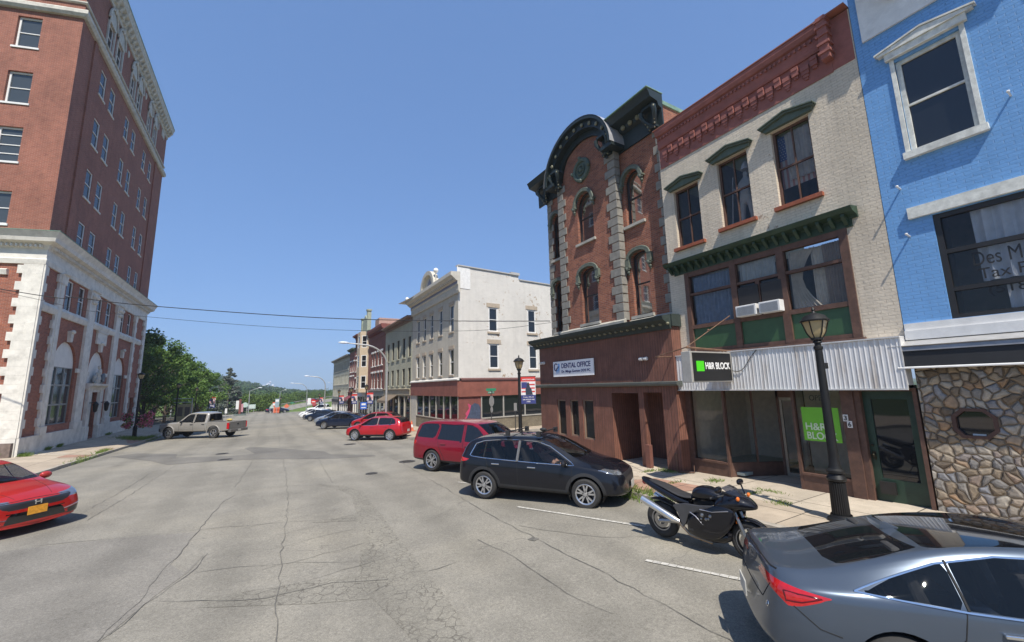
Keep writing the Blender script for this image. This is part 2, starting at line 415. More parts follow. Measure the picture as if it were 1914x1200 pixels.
cr = [[(1.3, 83), (1.0, 50), (.73, 27.6)], [(.72, 21.9), (.68, 16.1), (.54, 11.5), (.35, 8.5), (.24, 6.43), (.15, 3.5)], [(-.44, 22.4), (-.66, 16.9), (-.74, 15.7)], [(2.05, 20.5), (1.92, 16.8), (1.87, 14.4)],
 [(-3.27, 23.3), (-3.32, 16.7), (-3.4, 13.5)], [(-3.75, 21.2), (-3.69, 17.6), (-3.8, 13.5)], [(-4.22, 18.2), (-2.87, 18.3), (-1.05, 17.4), (-.62, 17.2)],
 [(1.69, 14.0), (.83, 14.7), (.1, 15.0), (-.58, 14.5), (-.87, 13.7), (-.98, 12.3), (-1.06, 11.2), (-1.12, 10.2), (-1.21, 9.0), (-1.3, 8.1), (-1.33, 7.3), (-2.0, 4.0)],
 [(-3.6, 11.7), (-2.56, 11.4), (-1.84, 11.15), (-1.04, 11.0), (-.19, 10.7), (.63, 10.4), (1.63, 9.9)], [(-.74, 9.2), (-.8, 8.5), (-1.02, 7.9), (-1.21, 7.4), (-1.39, 6.7)],
 [(-1.07, 7.42), (-.39, 6.95), (.13, 6.68), (.91, 6.66), (1.6, 6.33)], [(-.81, 8.3), (-.25, 8.2), (.5, 7.8), (1.37, 7.3)], [(5.0, 60), (4.9, 33.6), (4.74, 21.5), (4.72, 17.3), (4.5, 13.3), (4.41, 11.35), (4.3, 9.88), (4.22, 8.27), (4.2, 6.5), (4.2, 4.9), (4.1, 2)],
 [(-3.28, 40), (-3.28, 29.4), (-3.26, 26.2)], [(-.51, 45), (-.51, 33.0), (-.8, 29.2)], [(-6.4, 22.3), (-5.13, 21.9), (-4.06, 22.0)], [(2.17, 6.29), (2.34, 6.27), (2.65, 6.35)], [(3.34, 7.07), (3.47, 5.77), (3.41, 4.6), (3.54, 3.9)],
 [(4.33, 7.3), (4.56, 6.8), (5.14, 5.9), (5.84, 5.4)], [(2.5, 34), (-2.9, 34.4)], [(2.6, 44), (-2.4, 44.6)], [(-1.9, 60), (-1.9, 36)], [(2.6, 58), (2.6, 31)]]
for c in cr: strip(g, c, .0125, .009, 4, .03)
for k in range(7): strip(g, [(-.6+1.9*random.random(), 6+.9*k), (1.6, 6.2+.95*k)], .009, .008, 4, .05)
def pline(pts, w=.085):
    for i in range(26):
        a, b = i/26, (i+.93)/26
        if random.random() < .02: continue
        (x0, y0), (x1, y1) = pts; strip(g, [(x0+(x1-x0)*a, y0+(y1-y0)*a), (x0+(x1-x0)*b, y0+(y1-y0)*b)], w*random.uniform(.8, 1.05), .012, 5)
dl = Vector((1.08, -2.39)).normalized()
for y0, n in ((8.47, 2.9), (4.75, 2.9), (11.9, 2.2), (1.1, 3)): pline([(5.0, y0), (5.0+dl.x*n, y0+dl.y*n)])
for k in range(9): pline([(4.9, 34+6.0*k), (7.2, 31.6+6.0*k)], .1)
road = struct(g.build('road', [ASPH, GATOR, PATCH, m_asphalt('asphalt_cool', (.205, .191, .164)), TAR, LINE], recalc=False))
def manhole(x, y, r, label):
    mb = MB(); z = gz(x, y)
    mb.lathe([(0, .012), (r*.86, .012), (r*.9, .004), (r*.93, .012), (r, .012), (r, -.02)], n=28)
    for k in range(-3, 4): mb.box(-r*.6, r*.6, k*r*.2-.012, k*r*.2+.012, .010, .018)
    o = mb.build('manhole_cover', mat('cast_iron_cover', (.07, .065, .06), .65, .4, vs=20), loc=(x, y, z)); tag(o, label, 'manhole cover', 'manhole covers in the road')
manhole(3.2, 15.2, .2, 'small dark round cover in the open road left of the burgundy SUV'); manhole(4.95, 17.0, .32, 'large round iron cover at the right end of the dark asphalt patch')
manhole(4.2, 25.9, .33, 'round iron cover nearest the red hatchback SUV in the middle distance'); manhole(-1.57, 23.7, .3, 'round iron cover set in the middle of the dark asphalt patch'); manhole(-1.9, 26.6, .28, 'round iron cover just behind the dark asphalt patch on the left')
o = MB().box(-.07, .07, -.07, .07, -.02, .012).build('valve_cover', TAR, loc=(4.14, 6.5, gz(0, 6.5)), rot=.4); tag(o, 'small square black valve cover beside the long crack near the black SUV', 'valve cover')
# --- pavements -----------------------------------------------------------------
def kerb(mb, pts, h=.13, w=.16, m=0):
    for (x0, y0), (x1, y1) in zip(pts[:-1], pts[1:]):
        n = max(1, int(math.hypot(x1-x0, y1-y0)/2.4))
        for k in range(n):
            a, b = k/n, (k+.992)/n; A = Vector((x0+(x1-x0)*a, y0+(y1-y0)*a)); B = Vector((x0+(x1-x0)*b, y0+(y1-y0)*b)); d = (B-A).normalized(); nn = Vector((d.y, -d.x))*w
            v = []; hh = h+random.uniform(-.012, .008); jx = random.uniform(-.01, .01)
            for p in (A, B):
                for q in (p+nn.normalized()*jx, p+nn):
                    for z in (-.1, hh): v.append((q.x, q.y, gz(q.x, q.y)+z))
            mb.add(v, [(0, 1, 3, 2), (4, 6, 7, 5), (0, 4, 5, 1), (2, 3, 7, 6), (1, 5, 7, 3)], m)
def arc(cx, cy, r, a0, a1, n=7): return [(cx+r*math.cos(rad(a0+(a1-a0)*k/n)), cy+r*math.sin(rad(a0+(a1-a0)*k/n))) for k in range(n+1)]
kb = MB()
k1 = [(KX, -30), (KX, 13.4)]+arc(KX+2.3, 13.4, 2.3, 180, 90)[1:]+[(40, 15.7)]
kerb(kb, k1)
k2 = [(40, 24.4)]+arc(KX+2.3, 26.7, 2.3, -90, -180)+[(KX, 103)]
kerb(kb, k2); 
k3 = [(-KX, 103), (-KX, -30)]
kerb(kb, k3)
struct(kb.build('kerb', [KERB]))
def walk(mb, x0, x1, ys, z0, z1, m=0, lx=None):
    for a, b in zip(ys[:-1], ys[1:]): mb.quad((x0, a, gz(x0, a)+z0), (x1, a, gz(x1, a)+z1), (x1, b, gz(x1, b)+z1), (x0, b, gz(x0, b)+z0), m)
w_ = MB(); e = .15
walk(w_, KX+e, 9.1, [-30, 0, 6, 13.4], .126, .14, 0); walk(w_, 9.1, 12.6, [-30, 0, 6, 13.4], .14, .15, 1)
w_.add([(x, y, gz(x, y)+.13) for x, y in [(KX+e, 13.4)]+arc(KX+2.3, 13.4, 2.15, 180, 90)+[(40, 15.55), (40, 13.4)]], [tuple(range(11))], 0)
w_.add([(x, y, gz(x, y)+.13) for x, y in [(40, 24.55)]+arc(KX+2.3, 26.7, 2.15, -90, -180)+[(KX+e, 30), (40, 30)]], [tuple(range(11))], 0)
walk(w_, KX+e, 14, [30, 50, 70, 103], .13, .13, 0)
w_.sheet([(7.9, 8.6), (9.2, 8.2), (9.3, 6.6), (7.85, 6.9)], .144, 2); w_.sheet([(8.0, 33), (9.6, 32.5), (9.6, 30), (8.0, 30)], .14, 2)
struct(w_.build('pavement', [CONC, CONC2, REDCONC], recalc=False))
# left pavement climbs from the kerb to the wall
def lz(y): return .13+.0*y
w2 = MB()
def lwall(y): return max(-.30, gz(0, y)+.15) if y < 30 else -.32+(-.25)*(min(y, 53)-30)/60
yy = [-30, 10, 20, 26, 30, 36, 42, 50, 60, 75, 103]
for a, b in zip(yy[:-1], yy[1:]):
    za = lambda y: (lwall(y) if y <= 52 else lwall(52)+(gz(0, y)+.15-lwall(52))*sstep(52, 75, y))
    m = 0
    w2.quad((-KX-e, a, gz(0, a)+.13), (-KX-e, b, gz(0, b)+.13), (-10.4, b, za(b)), (-10.4, a, za(a)), 0)
    w2.quad((-10.4, a, za(a)), (-10.4, b, za(b)), (-16, b, za(b)), (-16, a, za(a)), 0)
def lq(y0, y1, m, x0=-KX-e, x1=-10.4):
    f = lambda x, y: (gz(0, y)+.13)+(lwall(y)-(gz(0, y)+.13))*((-x-KX-e)/(10.4-KX-e))+.006
    w2.quad((x0, y0, f(x0, y0)), (x0, y1, f(x0, y1)), (x1, y1, f(x1, y1)), (x1, y0, f(x1, y0)), m)
lq(30.6, 32.4, 1); lq(29.3, 30.6, 2, -KX-e, -8.8); lq(32.4, 34.0, 2, -KX-e, -9.0); lq(37.5, 41.5, 2, -KX-e, -8.9)
struct(w2.build('pavement', [CONC, CONC2, REDCONC], recalc=False))
def lwalk_z(x, y): return (gz(0, y)+.13)+(lwall(y)-(gz(0, y)+.13))*((-x-KX-e)/(10.4-KX-e))
# --- wide ground, hill, ramp -------------------------------------------------------
def hz(x, y):
    base = -2.75 if y > 115 else (gz(x, y)-.25)
    if y > 230:
        r = 1+66*sstep(60, -260, x)**1.1+6*sstep(90, 240, x)
        base += r*sstep(230, 620, y)+mnoise.noise(Vector((x*.01, y*.01, 0)))*3.5*sstep(250, 500, y)
        base += 2.0*sstep(230, 300, y)*sstep(40, -120, x)
    return base
xs_ = [-1500, -800, -500]+list(range(-400, 401, 25))+[500, 900, 1500]; ys_ = [-400, -100, -40]+list(range(-20, 120, 10))+list(range(120, 701, 20))+[900, 1500]
vg = [(x, y, hz(x, y)) for y in ys_ for x in xs_]; nx = len(xs_)
gm = MB().add(vg, [(j*nx+i, j*nx+i+1, (j+1)*nx+i+1, (j+1)*nx+i) for j in range(len(ys_)-1) for i in range(nx-1)])
struct(gm.build('ground', [HILLG], smooth=True, recalc=False))
gr = MB()
gr.quad((-140, 115, -2.55), (140, 115, -2.55), (140, 235, -2.6), (-140, 235, -2.6))
struct(gr.build('verge', [GRASS], recalc=False))
# ramp road climbing to the right on a grass embankment
rp = [(-3, 116, -2.45), (2, 126, -2.2), (9, 142, -1.55), (18, 160, -.75), (29, 180, .1), (46, 205, 1.0), (75, 240, 2.2), (120, 280, 3.5)]
rm, em, gd = MB(), MB(), MB()
def side(pts, off, dz=0):
    o = []
    for i, p in enumerate(pts):
        a, b = pts[max(0, i-1)], pts[min(len(pts)-1, i+1)]; d = Vector((b[0]-a[0], b[1]-a[1])).normalized(); o.append((p[0]+d.y*off, p[1]-d.x*off, p[2]+dz))
    return o
A_, B_ = side(rp, -3.6), side(rp, 3.6)
n_ = len(rp); rm.add(A_+B_, [(i, i+1, n_+i+1, n_+i) for i in range(n_-1)]); struct(rm.build('ramp_road', [ASPH], recalc=False))
o1, o2 = side(rp, -6, -.05), side(rp, 6, -.05); lo1 = [(x, y, -2.7) for x, y, z in side(rp, -8)]; lo2 = [(x, y, -2.7) for x, y, z in side(rp, 22)]
em.add(lo1+o1+o2+lo2, [(k*n_+i, k*n_+i+1, (k+1)*n_+i+1, (k+1)*n_+i) for k in range(3) for i in range(n_-1)]); struct(em.build('embankment', [GRASS], recalc=False))
gd = thing('guard_rail', 'long grey steel guard rail along the far ramp road', 'guard rail', (rp[0][0], rp[0][1], rp[0][2]))
mb = MB(); L_ = side(rp, -4.2, .62); mb.tube([(x-rp[0][0], y-rp[0][1], z-rp[0][2]) for x, y, z in L_], .14, 5); mb.build('rail', mat('weathered_steel', (.30, .27, .23), .7, .3), gd)
mb = MB()
for (a, b) in zip(L_[:-1], L_[1:]):
    for k in range(4):
        x, y, z = (a[j]+(b[j]-a[j])*k/4-rp[0][j] for j in range(3)); mb.box(x-.07, x+.07, y-.07, y+.07, z-.7, z)
mb.build('rail_posts', mat('weathered_steel', (.3, .27, .23)), gd)
# --- vegetation ----------------------------------------------------------------------
def leafmat(name, a, b, sc_=.8):
    if name in _m: return _m[name]
    m = bpy.data.materials.new(name); t = nm(m); p = t.nodes['Principled BSDF']; v = coords(t)
    c = ramp(t, noise(t, v, sc_, 5, .7), [(.32, a), (.68, b)])
    c = mixc(t, 1, c, ramp(t, noise(t, v, sc_*16, 2, .7), [(.3, .65), (.7, 1.4)]), 'MULTIPLY')
    t.links.new(c, p.inputs['Base Color']); p.inputs['Roughness'].default_value = .65; p.inputs['Specular IOR Level'].default_value = .25
    tl = t.nodes.new('ShaderNodeBsdfTranslucent'); t.links.new(c, tl.inputs[0])
    mx = t.nodes.new('ShaderNodeMixShader'); mx.inputs[0].default_value = .28
    t.links.new(p.outputs[0], mx.inputs[1]); t.links.new(tl.outputs[0], mx.inputs[2]); t.links.new(mx.outputs[0], t.nodes['Material Output'].inputs[0])
    _m[name] = m; return m
def leaves(name, cen, rads, per, size, m, parent, seed=0, flat=.7):
    """leaf-sized faces scattered in clumps"""
    r = np.random.default_rng(seed); cen = np.array(cen); rads = np.array(rads); n = len(cen)*per
    ci = np.repeat(np.arange(len(cen)), per)
    d = r.normal(size=(n, 3)); d /= np.linalg.norm(d, axis=1)[:, None]
    q = cen[ci]+d*(rads[ci]*r.uniform(.25, 1.05, n)**.6)[:, None]*np.array([1, 1, flat])
    nn = r.normal(size=(n, 3))+d*.8+np.array([0, 0, .6]); nn /= np.linalg.norm(nn, axis=1)[:, None]
    u = np.cross(nn, r.normal(size=(n, 3))); u /= np.linalg.norm(u, axis=1)[:, None]; w = np.cross(nn, u)
    s = (size*r.uniform(.6, 1.5, n))[:, None]
    v = np.stack([q-u*s-w*s*.55, q+u*s-w*s*.55, q+u*s*.8+w*s*.55, q-u*s*.8+w*s*.6], 1).reshape(-1, 3)
    me = bpy.data.meshes.new(name); me.vertices.add(4*n); me.vertices.foreach_set('co', v.ravel())
    me.loops.add(4*n); me.loops.foreach_set('vertex_index', np.arange(4*n)); me.polygons.add(n)
    me.polygons.foreach_set('loop_start', np.arange(0, 4*n, 4)); me.polygons.foreach_set('loop_total', np.full(n, 4)); me.materials.append(m); me.update(calc_edges=True)
    o = bpy.data.objects.new(name, me); C.objects.link(o); put(o, parent); return o
BARK = mat('bark', (.085, .065, .05), .95, var=.3, vs=12, b=.8, bs=25, bd=.03)
def tree(x, y, z, h, r, label, m, seed=0, per=110, size=.15, group='trees beside the street', trunk=.22, base=.28, nc=46, col=None):
    rr = random.Random(seed); T = thing('tree', label, 'tree', (x, y, z), 0, group)
    mb = MB(); top = h*.8; tp = [(0, 0, -.2)]; px, py = 0, 0
    for k in range(1, 7): px += rr.uniform(-.12, .12); py += rr.uniform(-.12, .12); tp.append((px, py, top*k/6))
    mb.tube(tp, [trunk*(1-.12*k) for k in range(7)], 9)
    cen, rs = [], []
    for k in range(nc):
        a = rr.uniform(0, 2*math.pi); u = rr.uniform(0, 1); zz = base*h+(h*.93-base*h)*rr.random()**.8
        f = (zz-base*h)/(h-base*h); env = r*(math.sin(math.pi*min(1, .18+f*.80))**.6)*rr.uniform(.25, 1.08)
        c = (env*math.cos(a), env*math.sin(a), zz); cen.append(c); rs.append(rr.uniform(.09, .25)*r+.10)
        if k % 3 == 0:
            j = min(5, max(1, int(zz/top*5)-1)); s = tp[j]; mid = ((s[0]+c[0])*.5, (s[1]+c[1])*.5, (s[2]+c[2])*.5-.15*rr.random())
            mb.tube([s, mid, c], [trunk*.4, trunk*.25, .03], 5)
    mb.build('trunk', BARK, T, smooth=True)
    leaves('crown', cen, rs, per, size, m, T, seed); return T
LEAF1 = leafmat('leaf_mid', (.06, .12, .022), (.15, .24, .055)); LEAF2 = leafmat('leaf_dark', (.05, .085, .02), (.12, .165, .045)); LEAF3 = leafmat('leaf_pale', (.07, .12, .02), (.13, .19, .04))
LEAF4 = leafmat('leaf_bluish', (.10, .125, .10), (.20, .215, .175))
tl_ = [(-13.4, 57, 11.4, 4.3, 'tall tree with dark green crown closest to the corner of the brick bank building', LEAF2), (-12.9, 66, 11.2, 4.3, 'second street tree from the bank, bright green feathery crown above the pickup bonnet', LEAF1),
 (-12.6, 76, 10.8, 4.4, 'third street tree from the bank, mid green crown above the pickup cab', LEAF1), (-12.3, 87, 10.2, 4.4, 'fourth street tree from the bank, next before the hanging red and blue banner', LEAF1),
 (-11.6, 99, 9.3, 4.2, 'last street tree of the row, low spreading crown beside the blue-grey spruce', LEAF1), (-19.5, 64, 15.6, 5.6, 'tallest tree, high olive crown rising behind the row next to the bank', LEAF2),
 (-18.5, 80, 14.6, 5.6, 'big dark tree behind the middle of the street tree row', LEAF2), (-17.5, 97, 13, 5.4, 'broad tree behind the far end of the street tree row', LEAF2), (-26, 90, 13, 6, 'large tree farthest back behind the street tree row', LEAF2)]
for i, (x, y, h, r, lb, m) in enumerate(tl_): tree(x, y, gz(x, y)-.1, h, r, lb, m, seed=20+i, per=92, size=.105 if y < 80 else .125, base=.24, nc=104)
def spruce(x, y, z, h, r, label, m, seed=1):
    rr = random.Random(seed); T = thing('spruce_tree', label, 'tree', (x, y, z)); MB().tube([(0, 0, -.2), (0, 0, h)], [.28, .03], 8).build('trunk', BARK, T)
    cen, rs = [], []
    for k in range(170):
        f = rr.random()**1.3; zz = h*(.10+.88*f); R_ = r*(1-f)**.8*rr.uniform(.25, 1.0)+.05; a = rr.uniform(0, 6.28)
        cen.append((R_*math.cos(a), R_*math.sin(a), zz-.25*R_)); rs.append(.32+.42*(1-f))
    leaves('crown', cen, rs, 85, .13, m, T, seed, .5)
spruce(-8.3, 119, -2.8, 11.4, 4.6, 'blue-grey spruce with pointed top beyond the far end of the street', LEAF4)
def bush(x, y, z, r, h, label, m, seed, per=120, size=.12, name='shrub', group=None):
    rr = random.Random(seed); T = thing(name, label, 'shrub', (x, y, z), 0, group)
    cen = [(rr.uniform(-1, 1)*r*.7, rr.uniform(-1, 1)*r*.7, h*rr.uniform(.25, .8)) for k in range(16)]
    leaves('foliage', cen, [rr.uniform(.3, .5)*min(r, h) for k in cen], per, size, m, T, seed)
    mb = MB()
    for c in cen[:6]: mb.tube([(0, 0, -.1), c], [.05, .015], 4)
    mb.build('stem', BARK, T); return T
bush(-1.8, 127, -2.7, 4.2, 5.4, 'large rounded pale yellow-green shrub beside the ramp road', LEAF3, 5, 260, .16)
bushes = [(-16, 122, 3.2, 3.6, LEAF3), (-12, 126, 3.4, 4.2, LEAF1), (-7, 131, 3.5, 3.4, LEAF1), (-6, 148, 4.0, 4.6, LEAF1), (-1, 160, 4.5, 5.0, LEAF2), (5, 172, 5, 5.2, LEAF3), (-21, 124, 4, 4.6, LEAF2), (12, 190, 5, 5.4, LEAF3), (20, 205, 6, 6.0, LEAF3), (31, 222, 6, 6.5, LEAF1), (45, 238, 7, 7.2, LEAF2), (62, 256, 7, 8.5, LEAF2), (-28, 128, 5, 6, LEAF1)]
lbs = ['pale shrub at the far left edge of the crossroads below the trees', 'bushy green shrub behind the foot of the spruce', 'low dense shrub right of the spruce foot', 'green shrub beyond the white road sign at the ramp entrance', 'dark rounded shrub halfway along the ramp', 'mid green shrub beyond the guard rail of the ramp', 'dark shrub under the last street trees', 'yellowish shrub by the upper ramp', 'pale green thicket behind the upper ramp lamps', 'green thicket beyond the red circular sign', 'dark thicket at the top of the ramp', 'dark clump nearest the pale far building above the ramp', 'leafy shrub deep under the left tree row']
for i, ((x, y, r, h, m), lb) in enumerate(zip(bushes, lbs)): bush(x, y, -2.8, r, h, lb, m, 40+i, 170, .15, group='shrubs beyond the crossroads')
# far wood on the hill: nobody could count it
rr = random.Random(8); cen, rs = [], []
for k in range(3600):
    y = rr.uniform(262, 640); x = rr.uniform(-.62*y, .36*y); h = rr.uniform(4.5, 9.5)*(1 if y > 300 else .75)*(1-.5*sstep(-.1*y, .06*y, x))
    cen.append((x, y, hz(x, y)+h*.55)); rs.append(h*.52)
fw = leaves('woodland', cen, rs, 60, .62, leafmat('leaf_far', (.035, .07, .022), (.09, .15, .045), .05), None, 9, .8)
fw['kind'] = 'stuff'; fw['label'] = 'dense green woodland covering the far hill'
m = bpy.data.materials
# weeds and grass tufts in the kerb joints
def tufts(name, spots, label, m, seed, h=.16, n=140):
    r = np.random.default_rng(seed); V = []; Fc = []
    for (x, y, sx, sy, zf, k) in spots:
        for i in range(int(n*k)):
            px, py = x+r.normal()*sx*.5, y+r.normal()*sy*.5; z = zf(px, py); a = r.uniform(0, 6.28); hh = h*r.uniform(.4, 1.3); l = r.normal(size=2)*hh*.5; w = .006+.006*r.random()
            o = len(V); V += [(px-w*math.cos(a), py-w*math.sin(a), z), (px+w*math.cos(a), py+w*math.sin(a), z), (px+l[0]*.5, py+l[1]*.5, z+hh*.65), (px+l[0], py+l[1], z+hh)]; Fc += [(o, o+1, o+2), (o+2, o+1, o+3)]
    mb = MB(); mb.add(V, Fc); ob = mb.build(name, m, recalc=False); ob['kind'] = 'stuff'; ob['label'] = label
GR = leafmat('weed_green', (.10, .17, .03), (.22, .29, .07), 6)
zr = lambda x, y: gz(x, y)+(.13 if x > KX else 0)
tufts('weeds', [(7.62, 7.45, .22, 1.5, zr, 4), (7.7, 8.1, .25, .4, zr, 2.5), (7.62, 6.0, .08, 1.0, zr, .8)], 'long tufts of green weeds along the kerb between black SUV and motorcycle', GR, 1, .15)
tufts('weeds', [(10.25, 8.6, .25, .4, zr, 3), (10.05, 7.0, .22, .2, zr, 1.5), (9.15, 4.95, .2, .2, zr, 1.1), (9.1, 7.5, .35, .08, zr, .6), (9.8, 8.95, .3, .1, zr, 1.2), (9.95, 5.6, .1, .4, zr, .8), (9.4, 5.7, .4, .08, zr, .8)], 'small weeds growing in the joints of the right pavement', GR, 2, .07)
zl = lambda x, y: lwalk_z(x, y) if x < -KX-.1 else gz(x, y)
tufts('weeds', [(-8.4, 41.0, .8, 1.3, zl, 9), (-7.8, 43, .3, 2.2, zl, 4), (-7.72, 31.8, .1, 1.4, zl, 2.5), (-7.65, 28.5, .12, 2, zl, 2), (-10.2, 30.2, .2, .3, zl, 2), (-10.3, 34.5, .08, .3, zl, 2), (-10.3, 33, .08, .3, zl, 1.5), (-10.3, 43, .1, .5, zl, 1.5), (-11.5, 29.4, .5, .3, zl, 2)], 'weeds along the left kerb around the lamp with flowers', GR, 3, .17)
# ================================================================ BUILDINGS
G_DARK = glass('pane_dark', (.012, .014, .017), 1.0); G_SHOP = glass('pane_clear', (.02, .022, .022), .08, .03, .88); G_UP = glass('pane_half', (.012, .014, .016), .08, .03, .85)
G_SKY = glass('pane_old', (.05, .06, .065), 1.0, .06)
WHITEP = mat('white_paint', (.72, .71, .68), .5, var=.08, grime=.25); STONEW = mat('white_stone', (.66, .63, .56), .8, var=.14, vs=2.5, grime=.5, b=.3)
DARKIN = mat('dark_room', (.035, .033, .03), .95, var=0, b=0)
def wall(mb, x0, x1, z0, z1, ops=(), y=0.0, d=.18, m=0, mr=None):
    """flat wall skin with real openings: ops = (x0,x1,z0,z1[,rise])"""
    mr = m if mr is None else mr
    xs = sorted(set([x0, x1]+[v for o in ops for v in o[:2] if x0 < v < x1])); zs = sorted(set([z0, z1]+[v for o in ops for v in o[2:4] if z0 < v < z1]))
    for a, b in zip(xs[:-1], xs[1:]):
        for c, e in zip(zs[:-1], zs[1:]):
            mx, mz = (a+b)/2, (c+e)/2
            if any(o[0] < mx < o[1] and o[2] < mz < o[3] for o in ops): continue
            mb.quad((a, y, c), (b, y, c), (b, y, e), (a, y, e), m)
    for o in ops:
        a, b, c, e = o[:4]; rise = o[4] if len(o) > 4 else 0; s = e-rise
        mb.quad((a, y, c), (a, y+d, c), (a, y+d, s), (a, y, s), mr); mb.quad((b, y, c), (b, y, s), (b, y+d, s), (b, y+d, c), mr)
        mb.quad((a, y, c), (b, y, c), (b, y+d, c), (a, y+d, c), mr)
        if not rise: mb.quad((a, y, e), (a, y+d, e), (b, y+d, e), (b, y, e), mr)
        else:
            n = 12; P = archpts(a, b, s, rise, n)
            for p, q in zip(P[:-1], P[1:]):
                mb.quad((p[0], y, p[1]), (q[0], y, q[1]), (q[0], y, e), (p[0], y, e), m)
                mb.quad((p[0], y, p[1]), (p[0], y+d, p[1]), (q[0], y+d, q[1]), (q[0], y, q[1]), mr)
def archpts(a, b, s, rise, n=12):
    w = (b-a)/2; cx = (a+b)/2
    return [(cx-w*math.cos(math.pi*k/n), s+rise*math.sin(math.pi*k/n)) for k in range(n+1)]
_wc = {}
def mobj(name, me, parent, loc):
    o = bpy.data.objects.new(name, me); C.objects.link(o); put(o, parent, loc); return o
def window(fr, x0, x1, z0, z1, fm, gm=None, y=.1, fw=.06, rail=.5, mull=0, rise=0, sill=None, sw=.08, sd_=.08, off=(0, 0, 0), name='window', sillh=.1, rails=None, curtain=None):
    """sash window set in its opening: frame, pane, sill"""
    gm = gm or G_DARK; w, h = x1-x0, z1-z0; key = (round(w, 2), round(h, 2), fm.name, gm.name, fw, rail, mull, rise, str(rails))
    if key not in _wc:
        a, b = -w/2, w/2; mb = MB(); s = h-rise
        if rise:
            P = archpts(a, b, s, rise, 12); Q = archpts(a+fw, b-fw, s, rise-fw*.8, 12)
            mb.box(a, a+fw, 0, .07, 0, s); mb.box(b-fw, b, 0, .07, 0, s)
            for k in range(12):
                p, q, r_, t_ = P[k], P[k+1], Q[k+1], Q[k]
                mb.plate([p, q, r_, t_], 0, .07)
        else: mb.box(a, a+fw, 0, .07, 0, h); mb.box(b-fw, b, 0, .07, 0, h); mb.box(a+fw, b-fw, .002, .068, h-fw, h)
        mb.box(a+fw, b-fw, .002, .068, 0, fw)
        for rz in (rails if rails else ([rail] if rail else [])): mb.box(a+fw, b-fw, .005, .06, s*rz-.022 if rise and rz > .9 else h*rz-.022, h*rz+.022)
        for k in range(mull): xm = a+w*(k+1)/(mull+1); mb.box(xm-.015, xm+.015, .012, .052, fw, h-fw-(.1*rise))
        fo = mb.build('window', [fm]); fme = fo.data; bpy.data.objects.remove(fo)
        mb = MB()
        if rise: mb.add([(x, .04, z) for x, z in [(a+.01, .01)]+archpts(a+.01, b-.01, s, rise-.01, 12)+[(b-.01, .01)]], [tuple(range(15))])
        else: mb.quad((a+.01, .04, .01), (b-.01, .04, .01), (b-.01, .045, h-.01), (a+.01, .045, h-.01))
        po = mb.build('pane', [gm], recalc=False); pme = po.data; bpy.data.objects.remove(po); _wc[key] = (fme, pme)
    fme, pme = _wc[key]; cx = (x0+x1)/2
    W_ = mobj(name, fme, fr, (cx, y, z0)); p = bpy.data.objects.new('pane', pme); C.objects.link(p); p.parent = W_
    if sill:
        k2 = ('s', round(w, 2), sill.name, sw, sd_, sillh, y)
        if k2 not in _wc: so_ = MB().box(-w/2-sw, w/2+sw, -y-sd_, 0.0, -sillh, .004).build('sill', [sill]); _wc[k2] = so_.data; bpy.data.objects.remove(so_)
        q = bpy.data.objects.new('sill', _wc[k2]); C.objects.link(q); q.parent = W_
    return W_
def side(x): return x
def on(fr, y, z): pass
# ---------- 1. tall brick bank / hotel block on the left ---------------------------------------------------------------
LB = thing('corner_building', 'tall red brick office block with white stone lower floors, filling the left of the view', 'building', (-10.5, 30, -.4))
FL = Frame(LB, (0, 0, .4), rad(90))           # street side, x = distance along the street
FF = Frame(LB, (0, 0, .4), rad(-17))          # front side, x = negative leftwards
BRL = brick('brick_hotel', (.37, .125, .078), (.28, .088, .058), (.42, .28, .21), b=.5, stain=.25)
BRL2 = brick('brick_hotel_lower', (.42, .13, .07), (.26, .07, .045), (.42, .31, .24), b=.5, stain=.25)
LEN, TOPZ = 20.4, 30.1
cols = [(3.33, 4.32), (5.13, 6.14), (8.5, 9.43), (10.3, 11.26), (13.55, 14.45), (15.55, 16.42)]
zr_ = [(11.15, 12.95), (14.55, 16.38), (18.0, 19.82), (21.48, 23.22)]
ops = [(a, b, c, d) for a, b in cols for c, d in zr_+[(25.0, 26.72)]]
mb = MB(); wall(mb, 0, LEN, 10.9, 28.4, ops); mb.quad((LEN, 0, -.4), (LEN, 9, -.4), (LEN, 9, 28.4), (LEN, 0, 28.4))
mb.build('wall', [BRL], FL, recalc=False)
# front upper wall
fcols = [(-2.95, -1.85), (-6.8, -5.7), (-9.4, -8.3)]
fz = [(11.4, 13.2), (14.85, 16.85), (18.25, 20.15), (21.65, 23.55)]
fops = [(a, b, c, d) for a, b in fcols for c, d in fz]
mb = MB(); wall(mb, -13, 0, 10.9, 28.4, fops); mb.quad((-13, 0, -.4), (-13, 0, 29), (-13, 10, 29), (-13, 10, -.4)); mb.build('wall', [BRL], FF, recalc=False)
for a, b in cols:
    for c, d in zr_+[(25.0, 26.72)]: window(FL, a, b, c, d, WHITEP, G_SKY if c > 100 else G_DARK, sill=STONEW if c < 24.9 else None, sd_=.05, y=.03)
for a, b in fcols:
    for i, (c, d) in enumerate(fz): window(FF, a, b, c, d, WHITEP, G_SKY, sill=WHITEP, sd_=.05, y=.12, fw=.09, rails=[.25, .5, .78] if i == 1 else None)
# pilaster strips: slight brick relief
mb = MB()
for x in (2.25, 17.8): mb.box(x-.5, x, -.07, .0, 10.95, 24.0)
mb.build('pier', [BRL], FL)
